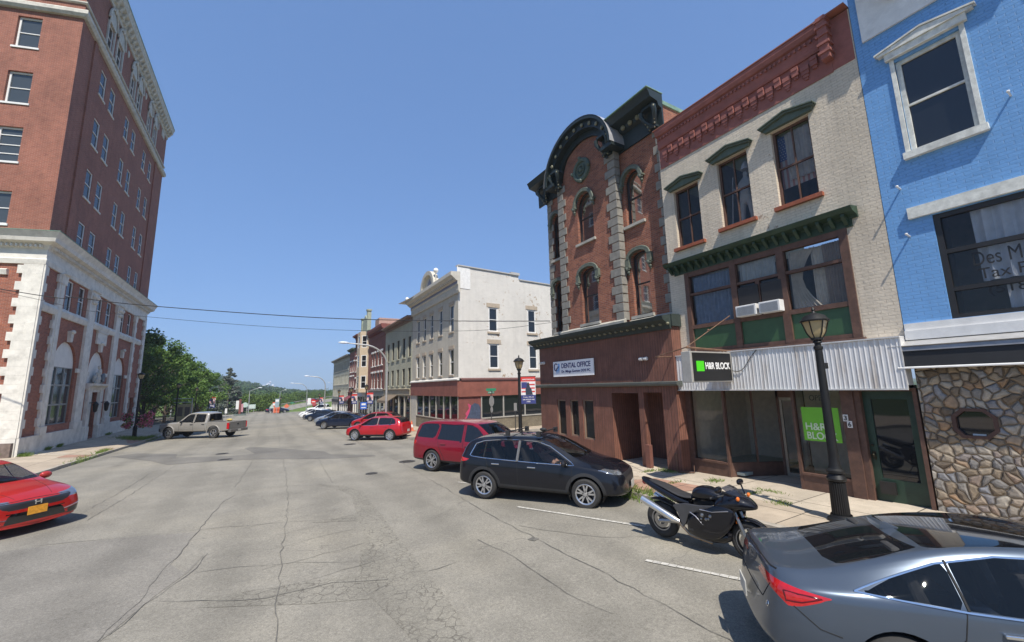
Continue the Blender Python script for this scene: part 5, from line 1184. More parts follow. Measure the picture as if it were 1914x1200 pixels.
while x < .2: mb.box(x, x+.16, -.50, -.24, 9.90, 10.10); x += .36
mb.build('cornice', [PALE], FW); MB().box(-10.7, .3, -.205, -.2, 9.68, 9.9).build('frieze_stripe', [mat('grey_blue_paint', (.20, .21, .28), .7)], FW)
mb = MB(); px = -5.4; P = archpts(px-1.65, px+1.65, 10.5, 1.4, 18); Q = archpts(px-1.32, px+1.32, 10.5, 1.08, 18)
for k in range(18): mb.plate([P[k], P[k+1], Q[k+1], Q[k]], -.5, -.05)
mb.plate([(px-1.65, 10.45)]+Q+[(px+1.65, 10.45)], -.25, -.05); mb.build('pediment', [PALE], FW); MB().plate([(px-.7, 10.6), (px+.7, 10.6), (px, 11.3)], -.27, -.255).build('pediment_panel', [mat('grey_blue_paint', (.2, .21, .28))], FW)
MB().ball((-3.75, -.3, 11.6), .2, 12).build('ball_finial', [WHITEP], FW, smooth=True); MB().tube([(-3.75, -.3, 10.4), (-3.75, -.3, 11.45)], .05, 6).build('finial_stem', [PALE], FW)
MB().ball((-10.5, -.6, 10.62), .17, 10).build('ball_finial', [WHITEP], FW, smooth=True)
mb = MB(); mb.box(-.06, 4.5, -.08, .3, 11.0, 11.08); mb.box(4.5, 5.3, -.1, .4, 11.0, 11.2); mb.box(5.32, 13, -.08, .3, 10.65, 10.73); mb.build('coping', [mat('coping_grey', (.42, .41, .39), .6)], FS_)
mb = MB(); mb.box(-.1, .95, -.025, -.001, 9.4, 11.0); mb.prof([(-.0, 8.9), (-.025, 8.9), (-.025, 11.0), (0, 11.0)], -.75, -.0) if 0 else None; mb.build('bare_render', [mat('white_render', (.7, .69, .66), .7)], FS_)
MAR = mat('maroon_board', (.22, .075, .052), .7, var=.2, vs=2, grime=.3)
mb = MB(); mb.box(-10.7, .08, -.1, .0, 1.93, 3.0); mb.build('signband', [MAR], FW); mb = MB(); mb.box(.0, 13, -.1, .0, 1.9, 2.95); mb.build('signband', [MAR], FS_)
mb = MB(); mb.prof([(0, 3.0), (-.18, 3.02), (-.18, 3.1), (0, 3.2)], -10.7, .15); mb.build('ledge', [mat('white_ledge', (.6, .58, .53), .6)], FW); mb = MB(); mb.prof([(0, 2.96), (-.15, 2.97), (-.15, 3.06), (0, 3.16)], .16, 13); mb.build('ledge', [mat('maroon_dark', (.10, .04, .035), .6)], FS_)
RSTONE = brick('ledgestone', (.33, .28, .19), (.24, .20, .14), (.14, .11, .08), .30, .055, b=.9, stain=.3, var=.4)
mb = MB(); mb.quad((0, .0, -1.2), (1.75, .0, -1.2), (1.75, .0, 1.95), (0, 0, 1.95)); mb.build('pier', [brick('brick_maroon', (.27, .085, .07), (.22, .07, .055), (.22, .08, .065), .3, .1, b=.5)], FS_, recalc=False)
mb = MB(); mb.box(1.75, 13, -.05, .2, -1.3, .35); mb.build('stall_riser', [RSTONE], FS_); mb = MB(); mb.box(-9.4, 0.0, -.02, .2, -1.3, .3); mb.build('stall_riser', [RSTONE], FW)
mb = MB(); mb.box(1.75, 13, -.09, .15, .352, .43)
for x in (1.78, 3.62, 5.54, 7.4, 9.2, 12.9): mb.box(x-.04, x+.04, -.04, .08, .432, 1.9)
Wn = mb.build('window', [mat('alu_frame', (.45, .42, .36), .5, .4)], FS_); MB().quad((1.75, .04, .4), (13, .04, .4), (13, .04, 1.95), (1.75, .04, 1.95)).build('pane', [G_DARK], recalc=False).parent = Wn
mb = MB()
for x in (-9.2, -7.4, -5.9, -4.4, -2.8, -1.5, -.1): mb.box(x-.04, x+.04, -.02, .08, .302, 1.93)
mb.box(-9.2, -.1, -.05, .1, .25, .31); Wn = mb.build('window', [mat('alu_frame', (.45, .42, .36))], FW); MB().quad((-9.2, .05, .3), (-.1, .05, .3), (-.1, .05, 1.95), (-9.2, .05, 1.95)).build('pane', [G_DARK], recalc=False).parent = Wn
mb = MB(); mb.box(-10.7, -9.25, -.03, .1, -1.3, 1.95); mb.build('end_pier', [PALE], FW)
# mural on the maroon pier: dark blue lake-like shape, generic
MB().plate([(.45, -.1), (1.7, -.05), (1.72, 1.1), (1.55, 1.35), (1.25, 1.45), (.98, 1.3), (.82, .8), (.55, .35)], -.008, -.002).build('painted_mural', [mat('mural_navy', (.045, .06, .10), .8, var=.3)], FS_)
MB().plate([(.3, .3), (.55, .36), (.82, .82), (.96, 1.3), (.7, 1.45), (.8, 1.1), (.5, .75), (.62, .62)], -.0065, -.001).build('painted_mural', [mat('mural_pink', (.45, .05, .12), .8)], FS_)
# ---------- 6. the row beyond, on the right side of the street ----------------------------------------------------------------
def rowb(name, label, Y0, Y1, zt, zb, cols, rows_, wm, fm, trim, corn, cornm, sf, sill=None, X=11, hood=None, depth=10, gm=None, front=True):
    T, F_ = rb(name, label, X, Y0, zb); w = Y1-Y0; L = lambda y: -(y-Y0)
    cs = sorted([(L(b), L(a)) for a, b in cols]); ops = [(a, b, c, d) for a, b in cs for c, d in rows_]
    mb = MB(); wall(mb, -w, 0, sf[0], zt, ops, d=.14)
    mb.quad((0, 0, zb-.3), (0, depth, zb-.3), (0, depth, zt), (0, 0, zt)); mb.quad((-w, 0, zb-.3), (-w, 0, zt), (-w, depth, zt), (-w, depth, zb-.3)); mb.quad((-w, .2, zt-.2), (0, .2, zt-.2), (0, depth, zt-.2), (-w, depth, zt-.2)); mb.build('wall', [wm], F_, recalc=False)
    for a, b in cs:
        for c, d in rows_: window(F_, a, b, c, d, fm, gm or G_DARK, y=.07, fw=.05, sill=sill)
    if hood:
        mb = MB()
        for a, b in cs:
            for c, d in rows_: mb.box(a-.08, b+.08, -.07, 0, d, d+.2)
        mb.build('hood', [hood], F_)
    out, h = corn; mb = MB(); mb.prof([(0, zt-h), (-.06, zt-h), (-.1, zt-h*.5), (-out*.8, zt-h*.35), (-out, zt-h*.2), (-out, zt), (0, zt+.02)], -w-.05, .05)
    x = -w+.15
    while x < -.1: mb.box(x, x+.12, -out*.7, -.05, zt-h*.62, zt-h*.34); x += .5
    mb.build('cornice', [cornm], F_)
    # shopfront
    z0, pm, cm, n = sf; mb = MB(); mb.box(-w+.02, -.02, -.12, 0, z0-.55, z0-.002); mb.prof([(-.12, z0-.06), (-.2, z0-.06), (-.22, z0+.02), (0, z0+.06)], -w, 0); mb.build('signband', [cm], F_)
    mb = MB()
    for k in range(n+1): x = -w+w*k/n; mb.box(max(-w, x-.09), min(0, x+.09), -.06, .1, zb-.1, z0-.56)
    mb.box(-w+.1, -.1, -.03, .1, zb-.1, zb+.45); mb.box(-w+.1, -.1, -.02, .1, z0-.66, z0-.56)
    S_ = mb.build('shopfront', [pm], F_); MB().quad((-w+.05, .05, zb), (-.05, .05, zb), (-.05, .05, z0-.55), (-w+.05, .05, z0-.55)).build('pane', [G_DARK], recalc=False).parent = S_
    return T, F_
SAGEW = brick('brick_sage', (.47, .46, .35), (.43, .425, .33), (.38, .38, .29), b=.4, stain=.22, var=.12)
REDW = brick('brick_red_far', (.27, .085, .06), (.22, .065, .05), (.22, .13, .1), b=.4, stain=.25); REDW2 = brick('brick_red_far2', (.30, .11, .085), (.25, .085, .07), (.24, .15, .12), b=.4)
GREYW = brick('brick_greygreen', (.45, .45, .37), (.42, .42, .345), (.38, .38, .31), b=.3, stain=.2)
BUFF = mat('buff_paint', (.50, .40, .28), .75, var=.12, grime=.2); TANP = mat('tan_paint', (.36, .31, .22), .75, var=.12, grime=.2); GREYS = mat('greygreen_paint', (.27, .28, .23), .7, var=.12)
rowb('sage_building', 'pale sage three storey building with brown eaves next to the white corner building', 36.95, 47, 9.2, -.95, [(37.2, 38.05), (39.05, 39.95), (41.15, 42.0), (43.15, 44.05), (45.15, 46)], [(5.45, 7.35), (2.85, 4.42)], SAGEW, mat('dark_timber', (.08, .06, .045), .6), None, (.5, .5), mat('brown_eaves', (.20, .13, .10), .7), (2.5, mat('stone_shop', (.36, .33, .27), .8), TANP, 5), sill=SAGEW)
rowb('red_building', 'dark red brick three storey building with white framed windows, second beyond the corner building', 47.02, 55, 9.9, -1.15, [(48.1, 49.1), (49.9, 50.9), (51.8, 52.7), (53.3, 54.1)], [(5.35, 6.95), (2.65, 4.5)], REDW, WHITEP, None, (.55, 1.3), mat('oxblood_cornice', (.17, .05, .04), .7), (2.4, mat('grey_shop', (.25, .27, .26), .6), mat('grey_band', (.20, .21, .20), .6), 4), hood=WHITEP, sill=WHITEP)
T, FE = rowb('bay_window_building', 'tall red brick building with tan bay window and green gabled top', 55.02, 62.7, 10.2, -1.35, [(60.6, 61.3)], [(8.0, 9.6), (5.5, 7.0), (2.6, 4.3)], REDW2, WHITEP, None, (.35, .5), GRN, (2.2, mat('grey_shop', (.25, .27, .26)), mat('pale_blue_band', (.42, .45, .5), .6), 4), sill=WHITEP)
L = lambda y: -(y-55.02)
mb = MB(); b0, b1 = L(59.9), L(56.3); bays = [(b0, 0), (b0+.8, -.95), (b1-.8, -.95), (b1, 0)]
def baywall(z0, z1, mm, mb):
    for (p, q) in zip(bays[:-1], bays[1:]): mb.quad((p[0], p[1], z0), (q[0], q[1], z0), (q[0], q[1], z1), (p[0], p[1], z1), mm)
for i, (z0, z1) in enumerate(((2.2, 2.7), (4.35, 5.5), (7.05, 8.05), (9.65, 10.2))): baywall(z0, z1, 0, mb)
for z0, z1 in ((2.7, 4.35), (5.5, 7.05), (8.05, 9.65)):
    for (p, q) in zip(bays[:-1], bays[1:]):
        f = lambda u: (p[0]+(q[0]-p[0])*u, p[1]+(q[1]-p[1])*u); e_ = .2
        for u0, u1 in ((0, e_), (1-e_, 1)): a_, b_ = f(u0), f(u1); mb.quad((*a_, z0), (*b_, z0), (*b_, z1), (*a_, z1), 0)
mb.add([(x, y, 10.2) for x, y in bays], [(0, 1, 2, 3)], 0); mb.add([(x, y, 2.2) for x, y in bays], [(0, 1, 2, 3)], 0); mb.build('bay', [BUFF], FE, recalc=False)
for z0, z1 in ((2.7, 4.35), (5.5, 7.05), (8.05, 9.65)):
    for (p, q) in zip(bays[:-1], bays[1:]):
        w = math.hypot(q[0]-p[0], q[1]-p[1])*.6; W = window(FE, -w/2, w/2, z0, z1, WHITEP, G_DARK, y=0, fw=.08); a_ = math.atan2(q[1]-p[1], q[0]-p[0]); ml = Vector(((p[0]+q[0])/2, (p[1]+q[1])/2, z0)); ml.rotate(Matrix.Rotation(FE.rot, 3, 'Z')); W.location = Vector(FE.loc)+ml; W.rotation_euler = (0, 0, FE.rot+a_)
mb = MB(); mb.box(L(60.1), L(56.1), -.25, .1, 10.2, 11.6); mb.box(L(60.2), L(59.7), -.35, .15, 9.7, 12.2); mb.box(L(56.5), L(56.0), -.35, .15, 9.7, 12.9); mb.box(L(60.3), L(59.6), -.42, .2, 12.2, 12.4); mb.box(L(56.6), L(55.9), -.42, .2, 12.9, 13.1); mb.plate([(L(59.7), 11.6), (L(56.5), 11.6), (L(58.1), 12.6)], -.25, .05); mb.build('gable', [mat('pale_green_stone', (.30, .33, .25), .7, var=.2)], FE)
MB().box(L(57.5), L(55.1), 1, 4, 10.1, 11.9).build('stair_house', [mat('pink_render', (.42, .27, .22), .8)], FE)
rowb('narrow_red_building', 'narrow red brick building just beyond the tan bay window', 62.72, 66.2, 10.6, -1.5, [(63.3, 64.0), (64.9, 65.6)], [(7.6, 9.3), (5.2, 6.8), (2.7, 4.2)], REDW, WHITEP, None, (.5, .5), mat('oxblood_cornice', (.17, .05, .04)), (2.0, WHITEP, WHITEP, 2), hood=WHITEP, sill=WHITEP)
rowb('low_red_building', 'low red brick building with white window heads beside the long pale building', 66.22, 71, 8.9, -1.55, [(66.7, 67.4), (68.3, 69.0), (69.7, 70.4)], [(5.3, 6.9), (3.0, 4.6)], REDW2, WHITEP, None, (.5, .5), GRN, (2.2, mat('maroon_shop', (.2, .06, .05), .7), mat('oxblood_cornice', (.17, .05, .04)), 3), hood=WHITEP, sill=WHITEP)
cc = [(72+1.5*k, 72.7+1.5*k) for k in range(12)]
rowb('long_pale_building', 'long pale grey-green building with many windows ending the row at the far crossroads', 71.02, 90.5, 8.3, -2.0, cc, [(6.0, 7.4), (3.6, 5.2), (1.5, 2.9)], GREYW, PALE, None, (.55, .5), mat('grey_cornice', (.22, .22, .2), .7), (.9, WHITEP, mat('dark_band', (.06, .06, .065), .6), 9), sill=PALE)
def awn(label, y0, y1, z, m, X=11):
    T_, F2 = thing('awning', label, 'awning', (X, y0, z), rad(-90), 'shop awnings'), None; w = y1-y0
    MB().prof([(0, .75), (-1.0, .15), (-1.02, -.1), (-1.0, -.1), (-.97, .12), (0, .70)], -w, 0).build('canvas', [m], T_)
awn('dark maroon awning over a shop before the far end of the row', 66.4, 70.6, 1.0, mat('canvas_maroon', (.16, .03, .04), .8)); awn('brown stone-coloured awning over the entrance of the sage building', 41.4, 46, 1.25, mat('canvas_tan', (.17, .13, .09), .8))
# ================================================================ STREET FURNITURE
IRON = mat('black_iron', (.02, .02, .02), .5, .5); LGLASS = mat('lamp_glass_amber', (.42, .33, .18), .25, var=.1, b=0)
BRED = mat('banner_red', (.50, .035, .03), .7, b=0); BNAV = mat('banner_navy', (.03, .04, .16), .7, b=0); BWH = mat('banner_white', (.62, .60, .60), .7, b=0)
def lamp(x, y, z, H, label, group='black street lamps', fluted=True):
    T_ = thing('street_lamp', label, 'street lamp', (x, y, z), 0, group); n = 20; mb = MB(); s = 1
    mb.lathe([(.0, 0), (.21, 0), (.21, .04), (.17, .07), (.155, .12)], n=16)
    pr = [(.14, .12), (.135, .62), (.13, .65)]; vsn = 24
    for i in range(vsn):
        a = 2*math.pi*i/vsn
        mb.tube([(.118*math.cos(a), .118*math.sin(a), .12), (.108*math.cos(a), .108*math.sin(a), .66)], .017, 5)
    mb.lathe([(.12, .12), (.105, .66), (.14, .68), (.15, .72), (.13, .76), (.11, .80), (.14, .82), (.14, .86), (.10, .89), (.085, .95), (.078, 1.1), (.06, H-.72), (.075, H-.70), (.075, H-.66), (.05, H-.64), (.05, H-.60), (.08, H-.58), (.06, H-.54)], n=18)
    mb.build('post', [IRON], T_, smooth=30)
    mb = MB(); mb.lathe([(.06, H-.54), (.085, H-.50), (.085, H-.49), (.14, H-.40), (.195, H-.20), (.2, H-.18)], n=6); mb.build('lamp_glass', [LGLASS], T_, smooth=20)
    mb = MB()
    for k in range(6): a = k*math.pi/3; mb.tube([(.09*math.cos(a), .09*math.sin(a), H-.5), (.148*math.cos(a), .148*math.sin(a), H-.40), (.205*math.cos(a), .205*math.sin(a), H-.19)], .011, 4)
    mb.lathe([(.20, H-.19), (.235, H-.19), (.24, H-.165), (.21, H-.14), (.17, H-.08), (.09, H-.04), (.05, H-.03), (.03, H-.01), (.022, H+.02), (.035, H+.04), (.01, H+.09), (0, H+.11)], n=12); mb.lathe([(.05, H-.56), (.10, H-.53), (.10, H-.50), (.08, H-.49)], n=12)
    mb.build('lamp_cap', [IRON], T_, smooth=30); return T_
nl = lamp(8.8, 3.75, gz(0, 3.75)+.13, 3.72, 'nearest street lamp, standing before the green door behind the grey sedan', fluted=True)
MB().box(.05, .17, -.05, .05, 3.0-.35, 3.0-.24).build('photocell_box', [IRON], nl)
lamp(9.08, 15.0, gz(0, 15)+.13, 3.93, 'street lamp with patriotic banner at the corner by the dental office')
for x, y, lb in ((8.6, 44.5, 'street lamp in front of the red brick building, blue sign below its banner'), (8.6, 53.5, 'street lamp in front of the tan bay window building'), (8.6, 63.8, 'street lamp before the maroon awning near the end of the row'), (8.6, 90, 'farthest street lamp on the right, at the end of the long pale building')): lamp(x, y, gz(0, y)+.13, 3.9, lb)
for x, y, lb in ((-8.5, 41.6, 'street lamp with pink flower baskets beside the pickup truck'), (-8.6, 57.8, 'street lamp under the trees, first beyond the flower lamp'), (-8.6, 71.4, 'street lamp under the trees, second beyond the flower lamp'), (-8.6, 86, 'street lamp carrying the red and violet banner left of the spruce'), (-8.6, 100, 'farthest left street lamp, at the crossroads below the spruce'), (2.36, 108, 'black lamp on the centre island of the far crossroads')):
    z = lwalk_z(x, y) if y < 50 else gz(0, y)+.1; lamp(x, y, z-.02, 4.9 if y < 100 else (4.2 if x < 0 else 3.6), lb)
def banner(x, y, z, w, h, rz, label, big=False):
    T_ = thing('banner', label, 'banner', (x, y, z), rz, 'patriotic banners on street lamps')
    mb = MB(); mb.box(0, w, -.004, .004, h*.82, h); mb.build('red_field', [BRED], T_); MB().box(0, w, -.004, .004, h*.32, h*.82).build('picture_field', [BWH], T_); MB().box(0, w, -.004, .004, 0, h*.32).build('navy_field', [BNAV], T_)
    mb = MB()
    for k in range(3): mb.box(.02, w*.95, -.007, -.005, h*(.42+.13*k), h*(.47+.13*k))
    mb.build('stripes', [BRED], T_); MB().box(.02, w*.42, -.009, -.0075, h*.58, h*.80).build('canton', [BNAV], T_)
    mb = MB(); mb.plate([(w*.32, h*.33), (w*.30, h*.52), (w*.38, h*.62), (w*.42, h*.66), (w*.40, h*.72), (w*.46, h*.79), (w*.55, h*.78), (w*.58, h*.70), (w*.62, h*.60), (w*.72, h*.54), (w*.80, h*.33)], -.012, -.0095); mb.build('soldier_silhouette', [mat('banner_dark', (.02, .03, .05), .7)], T_)
    if big:
        text('AMSTERDAM', .1, BWH, T_, (w*.08, -.006, h*.87), width=w*.84, height=h*.05, bold=.002); text('Frank J. Wardll', .1, BWH, T_, (w*.15, -.006, h*.21), width=w*.7, height=h*.055, bold=.001); text('ARMY ARTILLERY WWII', .1, BWH, T_, (w*.1, -.006, h*.13), width=w*.8, height=h*.045, bold=.002); text('1944', .1, BWH, T_, (w*.38, -.006, h*.05), width=w*.24, height=h*.05, bold=.002)
    else:
        mb = MB()
        for k in range(2): mb.box(w*.15, w*.85, -.007, -.005, h*(.1+.1*k), h*(.14+.1*k))
        mb.build('small_lines', [BWH], T_)
    mb = MB(); mb.tube([(-.1, 0, h+.01), (w+.03, 0, h+.01)], .012, 6); mb.tube([(-.1, 0, -.01), (w+.03, 0, -.01)], .012, 6); mb.build('banner_rods', [IRON], T_)
banner(9.12, 14.95, 1.78, .62, 1.12, rad(-24), 'patriotic banner with soldier on lamp by the dental office', True)
for x, y, lb in ((8.66, 44.5, 'patriotic banner on the lamp in front of the red brick building'), (8.66, 53.5, 'patriotic banner on the lamp before the tan bay window'), (8.66, 63.8, 'patriotic banner on the lamp before the maroon awning'), (8.66, 90, 'patriotic banner on the farthest right lamp')): banner(x, y, gz(0, y)+2.05, .62, 1.15, rad(-10), lb)
banner(-8.5, 86, gz(0, 86)+2.0, .8, 1.9, rad(0), 'red and violet banner hanging below the trees left of the spruce')
# flower baskets
rr = random.Random(5)
for i, (dx_, lb) in enumerate(((-.52, 'left hanging basket of pink flowers on the lamp by the pickup'), (.62, 'right hanging basket of pink flowers on the lamp by the pickup'))):
    T_ = thing('flower_basket', lb, 'flower basket', (-8.5+dx_, 41.6, lwalk_z(-8.5, 41.6)+1.25), 0, 'hanging flower baskets'); r_ = .36+.14*i
    MB().lathe([(0, 0), (.16, .02), (.24, .2), (.22, .22), (0, .2)], n=12).build('basket', [mat('coir', (.12, .08, .05), .9)], T_)
    cen = [(rr.uniform(-1, 1)*r_*.5, rr.uniform(-1, 1)*r_*.4, rr.uniform(-.4, .55)) for _ in range(16)]
    leaves('flowers', cen, [.23*(1+.3*i)]*16, 36, .045, leafmat('petal_pink', (.50, .05, .14), (.85, .32, .42), 3), T_, 60+i); leaves('foliage', cen, [.25]*16, 22, .05, LEAF1, T_, 70+i)
    MB().tube([(0, 0, .1), (0, 0, .9), (-dx_*.95, 0, 1.0)], .012, 5).build('hanger', [IRON], T_)
# cobra-head lamps
GALV = mat('galvanised', (.42, .42, .41), .5, .5, var=.1)
def cobra(x, y, z, H, reach, label, dirx=-1, curved=True):
    T_ = thing('road_light', label, 'street light', (x, y, z), 0, 'tall grey road lights'); mb = MB()
    if curved: pts = [(0, 0, 0), (0, 0, H*.72)]+[(dirx*reach*(1-math.cos(a))*.62, 0, H*.72+H*.25*math.sin(a)) for a in [math.pi/2*k/8 for k in range(1, 9)]]+[(dirx*reach, 0, H*.985)]
    else: pts = [(0, 0, 0), (0, 0, H*.88), (dirx*reach, 0, H)]
    mb.tube(pts, [.11]+[.075]*(len(pts)-2)+[.04], 8); mb.build('pole', [GALV], T_, smooth=True)
    e_ = pts[-1]; mb = MB(); mb.ball((e_[0]+dirx*.3, 0, e_[2]+.03), .42, 10, sq=(1, .35, .22)); mb.build('lamp_head', [mat('lamp_head_white', (.75, .76, .78), .4)], T_, smooth=True)
cobra(8.7, 36.4, -.7, 7.2, 3.3, 'near grey road light arching over the street before the sage building')
cobra(8.7, 82, -1.75, 7.0, 2.8, 'second road light, arm to the left, seen against the woods beyond the row'); cobra(8.4, 119, -2.6, 7.3, 3.2, 'third road light beyond the crossroads with an arm curving left', curved=True)
cobra(-4.0, 118, -2.7, 6.3, 1.8, 'slim road light with its arm to the right, beside the spruce', 1, False); cobra(3.2, 160, -1.9, 5.0, 1.2, 'small distant road light over the orange works signs', 1, False); cobra(22, 178, -.3, 6.0, 1.5, 'distant road light on the upper ramp', -1, False); cobra(-17.5, 112, -2.5, 8.3, 2.4, 'white road light head just showing above the trees', 1, False)
# road signs
GALV2 = mat('sign_back', (.33, .31, .28), .6, .3, var=.15); SGREEN = mat('sign_green_board', (.02, .22, .11), .5, var=.08, b=0); SRED = mat('sign_red', (.55, .03, .02), .5, b=0); SORG = mat('sign_orange', (.62, .15, .07), .6, b=0); SWH = mat('sign_white2', (.7, .7, .68), .5, b=0)
t = thing('stop_sign', 'stop sign seen from behind on a post with green street name blades on top', 'road sign', (12.69, 24.6, gz(0, 24.6)+.1), rad(35))
MB().box(-.025, .025, -.02, .02, 0, 2.75).build('post', [mat('dark_post', (.06, .055, .05), .6, .4)], t)
mb = MB(); mb.plate([(.36*math.cos(rad(22.5+45*k)), 2.02+.36*math.sin(rad(22.5+45*k))) for k in range(8)], -.035, -.025); mb.build('octagon', [GALV2], t)
mb = MB(); mb.plate([(.17*math.cos(rad(30*k)), 1.48+.2*math.sin(rad(30*k))) for k in range(12)], -.035, -.025); mb.build('round_plate', [GALV2], t)
MB().box(-.45, .45, -.01, .01, 2.52, 2.68).build('name_blade', [SGREEN], t); o = MB().box(-.35, .35, -.01, .01, 2.70, 2.86).build('name_blade', [SGREEN], t); o.rotation_euler = (0, 0, rad(-85)); text('E MAIN ST', .1, SWH, t, (-.38, -.014, 2.56), width=.76, height=.08)
t = thing('parking_sign', 'thin post with a small rectangular sign seen from behind, left of the bannered lamp', 'road sign', (14.15, 24.0, gz(0, 24)+.1), rad(20)); MB().box(-.02, .02, -.02, .02, 0, 1.9).build('post', [mat('dark_post', (.06, .055, .05))], t); MB().box(-.15, .15, -.03, -.022, 1.35, 1.85).build('plate', [GALV2], t)
t = thing('blue_sign', 'blue parking sign fixed under the banner before the red brick building', 'road sign', (8.35, 44.4, gz(0, 44)+1.55)); mb = MB(); mb.box(-.3, .3, -.01, .01, 0, .7); mb.build('plate', [mat('sign_blue', (.03, .12, .5), .5)], t); mb = MB(); mb.box(-.2, .2, -.016, -.011, .40, .58); mb.box(-.22, .22, -.016, -.011, .12, .2); mb.build('symbols', [SWH], t)
def psign(name, label, x, y, zb, zs, w, h, m, shape='rect', posts=1, deco=None, dm=None, group=None):
    T_ = thing(name, label, 'road sign', (x, y, zb), 0, group); mb = MB()
    for k in range(posts): px = 0 if posts == 1 else (-w*.32+w*.64*k); mb.box(px-.04, px+.04, .012, .07, 0, zs-zb+h*.5)
    mb.build('post', [GALV], T_); zc = zs-zb+h/2
    if shape == 'rect': pts = [(-w/2, zc-h/2), (w/2, zc-h/2), (w/2, zc+h/2), (-w/2, zc+h/2)]
    elif shape == 'diamond': pts = [(0, zc-h/2), (w/2, zc), (0, zc+h/2), (-w/2, zc)]
    elif shape == 'tri': pts = [(-w/2, zc-h/2), (w/2, zc-h/2), (0, zc+h/2)]
    else: pts = [(w/2*math.cos(rad(20*k)), zc+h/2*math.sin(rad(20*k))) for k in range(18)]
    MB().plate(pts, -.012, .01).build('plate', [m], T_)
    if deco: 
        mb = MB()
        for (a, b, c, d) in deco: mb.box(a*w, b*w, -.02, -.013, zc+c*h, zc+d*h)
        mb.build('symbols', [dm], T_)
    return T_
WS = 'signs at the far crossroads'
psign('guide_sign', 'pale green guide board on two posts left of the ramp', -3.45, 118, -2.7, -1.3, 1.7, 1.0, mat('sign_palegreen', (.42, .52, .46), .5), posts=2, deco=[(-.4, .4, .08, .2), (-.35, .3, -.2, -.08)], dm=SWH, group=WS)
psign('round_sign', 'round pale sign back next to the dark red banner pole', -4.66, 116, -2.6, -.9, 1.15, 1.15, mat('sign_palegreen', (.42, .52, .46)), 'round', 2, group=WS)
psign('no_entry_sign', 'red round no entry sign with white bar near the end of the row', 9.25, 110, -2.5, -.5, 1.1, 1.05, SRED, 'round', 1, [(-.33, .33, -.09, .09)], SWH, WS); psign('wrong_way_sign', 'white backed sign beside the red round no entry sign', 8.3, 109.6, -2.5, -.6, .7, 1.5, SWH, group=WS)
psign('works_sign', 'orange works board leftmost of the far crossroads, beyond the kerb', -1.0, 130, -2.7, -2.2, 1.5, 1.6, SORG, deco=[(-.35, .35, .1, .22), (-.35, .35, -.2, -.08)], dm=mat('sign_orange_dark', (.4, .06, .02), .6), group=WS)
psign('works_sign', 'pair of orange and white works boards left of the centre island lamp', 1.5, 112, -2.5, -.9, 1.25, 1.1, SORG, deco=[(-.5, .5, -.2, .25)], dm=SWH, group=WS); psign('works_sign', 'low orange works board under the orange and white one', 1.75, 111, -2.5, -2.2, 1.5, 1.3, SORG, deco=[(-.2, .3, -.2, .2)], dm=mat('sign_orange_dark', (.4, .06, .02)), group=WS)
psign('works_sign', 'small orange diamond works sign on the ramp right of the centre island lamp', 4.45, 133, -2.2, -2.1, 1.5, 1.3, SORG, 'diamond', group=WS); psign('triangle_sign', 'small pale triangular sign on the centre island', .7, 106, -2.4, -1.0, 1.0, .9, mat('sign_palegreen', (.42, .52, .46)), 'tri', 2, group=WS)
psign('name_sign', 'small green street name sign on the grass bank right of the island', 5.4, 122, -2.6, -.5, 1.0, .3, SGREEN, group=WS); psign('narrow_sign', 'narrow pale sign on a thin post below the red and violet banner', -6.9, 97, -2.0, -1.3, .35, .9, SWH, group=WS); psign('lamp_plate', 'grey and blue plates hung on the centre island lamp', 1.7, 107.8, -2.4, -.9, .8, 1.9, mat('plate_bluegrey', (.25, .33, .36), .6), deco=[(-.4, .4, .15, .4)], dm=SWH, group=WS)
t = thing('welcome_post', 'dark red and white flagged post by the planter at the far left corner', 'sign post', (-5.2, 107, -2.45)); MB().box(-.2, .2, -.15, .15, 0, 3.6).build('post', [mat('oxblood_cornice', (.17, .05, .04))], t); MB().box(-.75, -.22, -.02, .02, 1.5, 3.3).build('flag', [SWH], t); MB().box(.22, .6, -.02, .02, .9, 2.6).build('flag', [mat('sign_pink', (.5, .25, .28), .6)], t); MB().box(-1.0, 1.2, -.5, .5, 0, .5).build('planter', [mat('planter_grey', (.12, .15, .14), .8)], t)
t = thing('flower_tub', 'round tub of dark red flowers hanging before the far lamp by the white pickup', 'planter', (9.0, 104, -2.3)); MB().ball((0, 0, 1.7), .48, 12, jit=.1).build('flowers', [leafmat('petal_crimson', (.25, .04, .05), (.45, .1, .1), 2)], t, smooth=False); MB().tube([(0, 0, 0), (0, 0, 1.5)], .06, 6).build('stand', [IRON], t)
# black railing on the left beyond the bank with posts, cabinet and sign frame
t = thing('railing', 'black metal railing beyond the brick bank, behind the flower lamp', 'railing', (-10.2, 51, -.9)); mb = MB(); xs = 0
for k in range(70): mb.box(-.015, .015, k*.33-.015, k*.33+.015, 0-.007*k, 1.25-.007*k)
mb.tube([(0, 0, 1.22), (0, 23, .74)], .03, 5); mb.tube([(0, 0, .2), (0, 23, -.28)], .025, 5); mb.build('bars', [IRON], t)
t = thing('utility_cabinet', 'tan utility cabinet behind the pickup roof', 'cabinet', (-8.2, 60, -1.25)); MB().box(-.75, .75, -.4, .4, 0, 2.6).build('case', [mat('tan_cabinet', (.40, .31, .16), .7, var=.2)], t); mb = MB(); mb.box(-.55, -.1, -.42, -.4, 1.3, 2.3); mb.box(.1, .55, -.42, -.4, 1.3, 2.3); mb.build('panels', [mat('brown_panel', (.14, .1, .07), .7)], t)
t = thing('pipe_frame', 'white pipe frame standing behind the pickup cab', 'frame', (-7.3, 58, -1.2)); mb = MB(); mb.tube([(-1.6, 0, 3.2), (0, 0, 3.2), (0, 0, 0)], .05, 6); mb.tube([(-1.6, 0, 2.8), (0, 0, 2.8)], .04, 6); mb.build('pipes', [GALV], t)
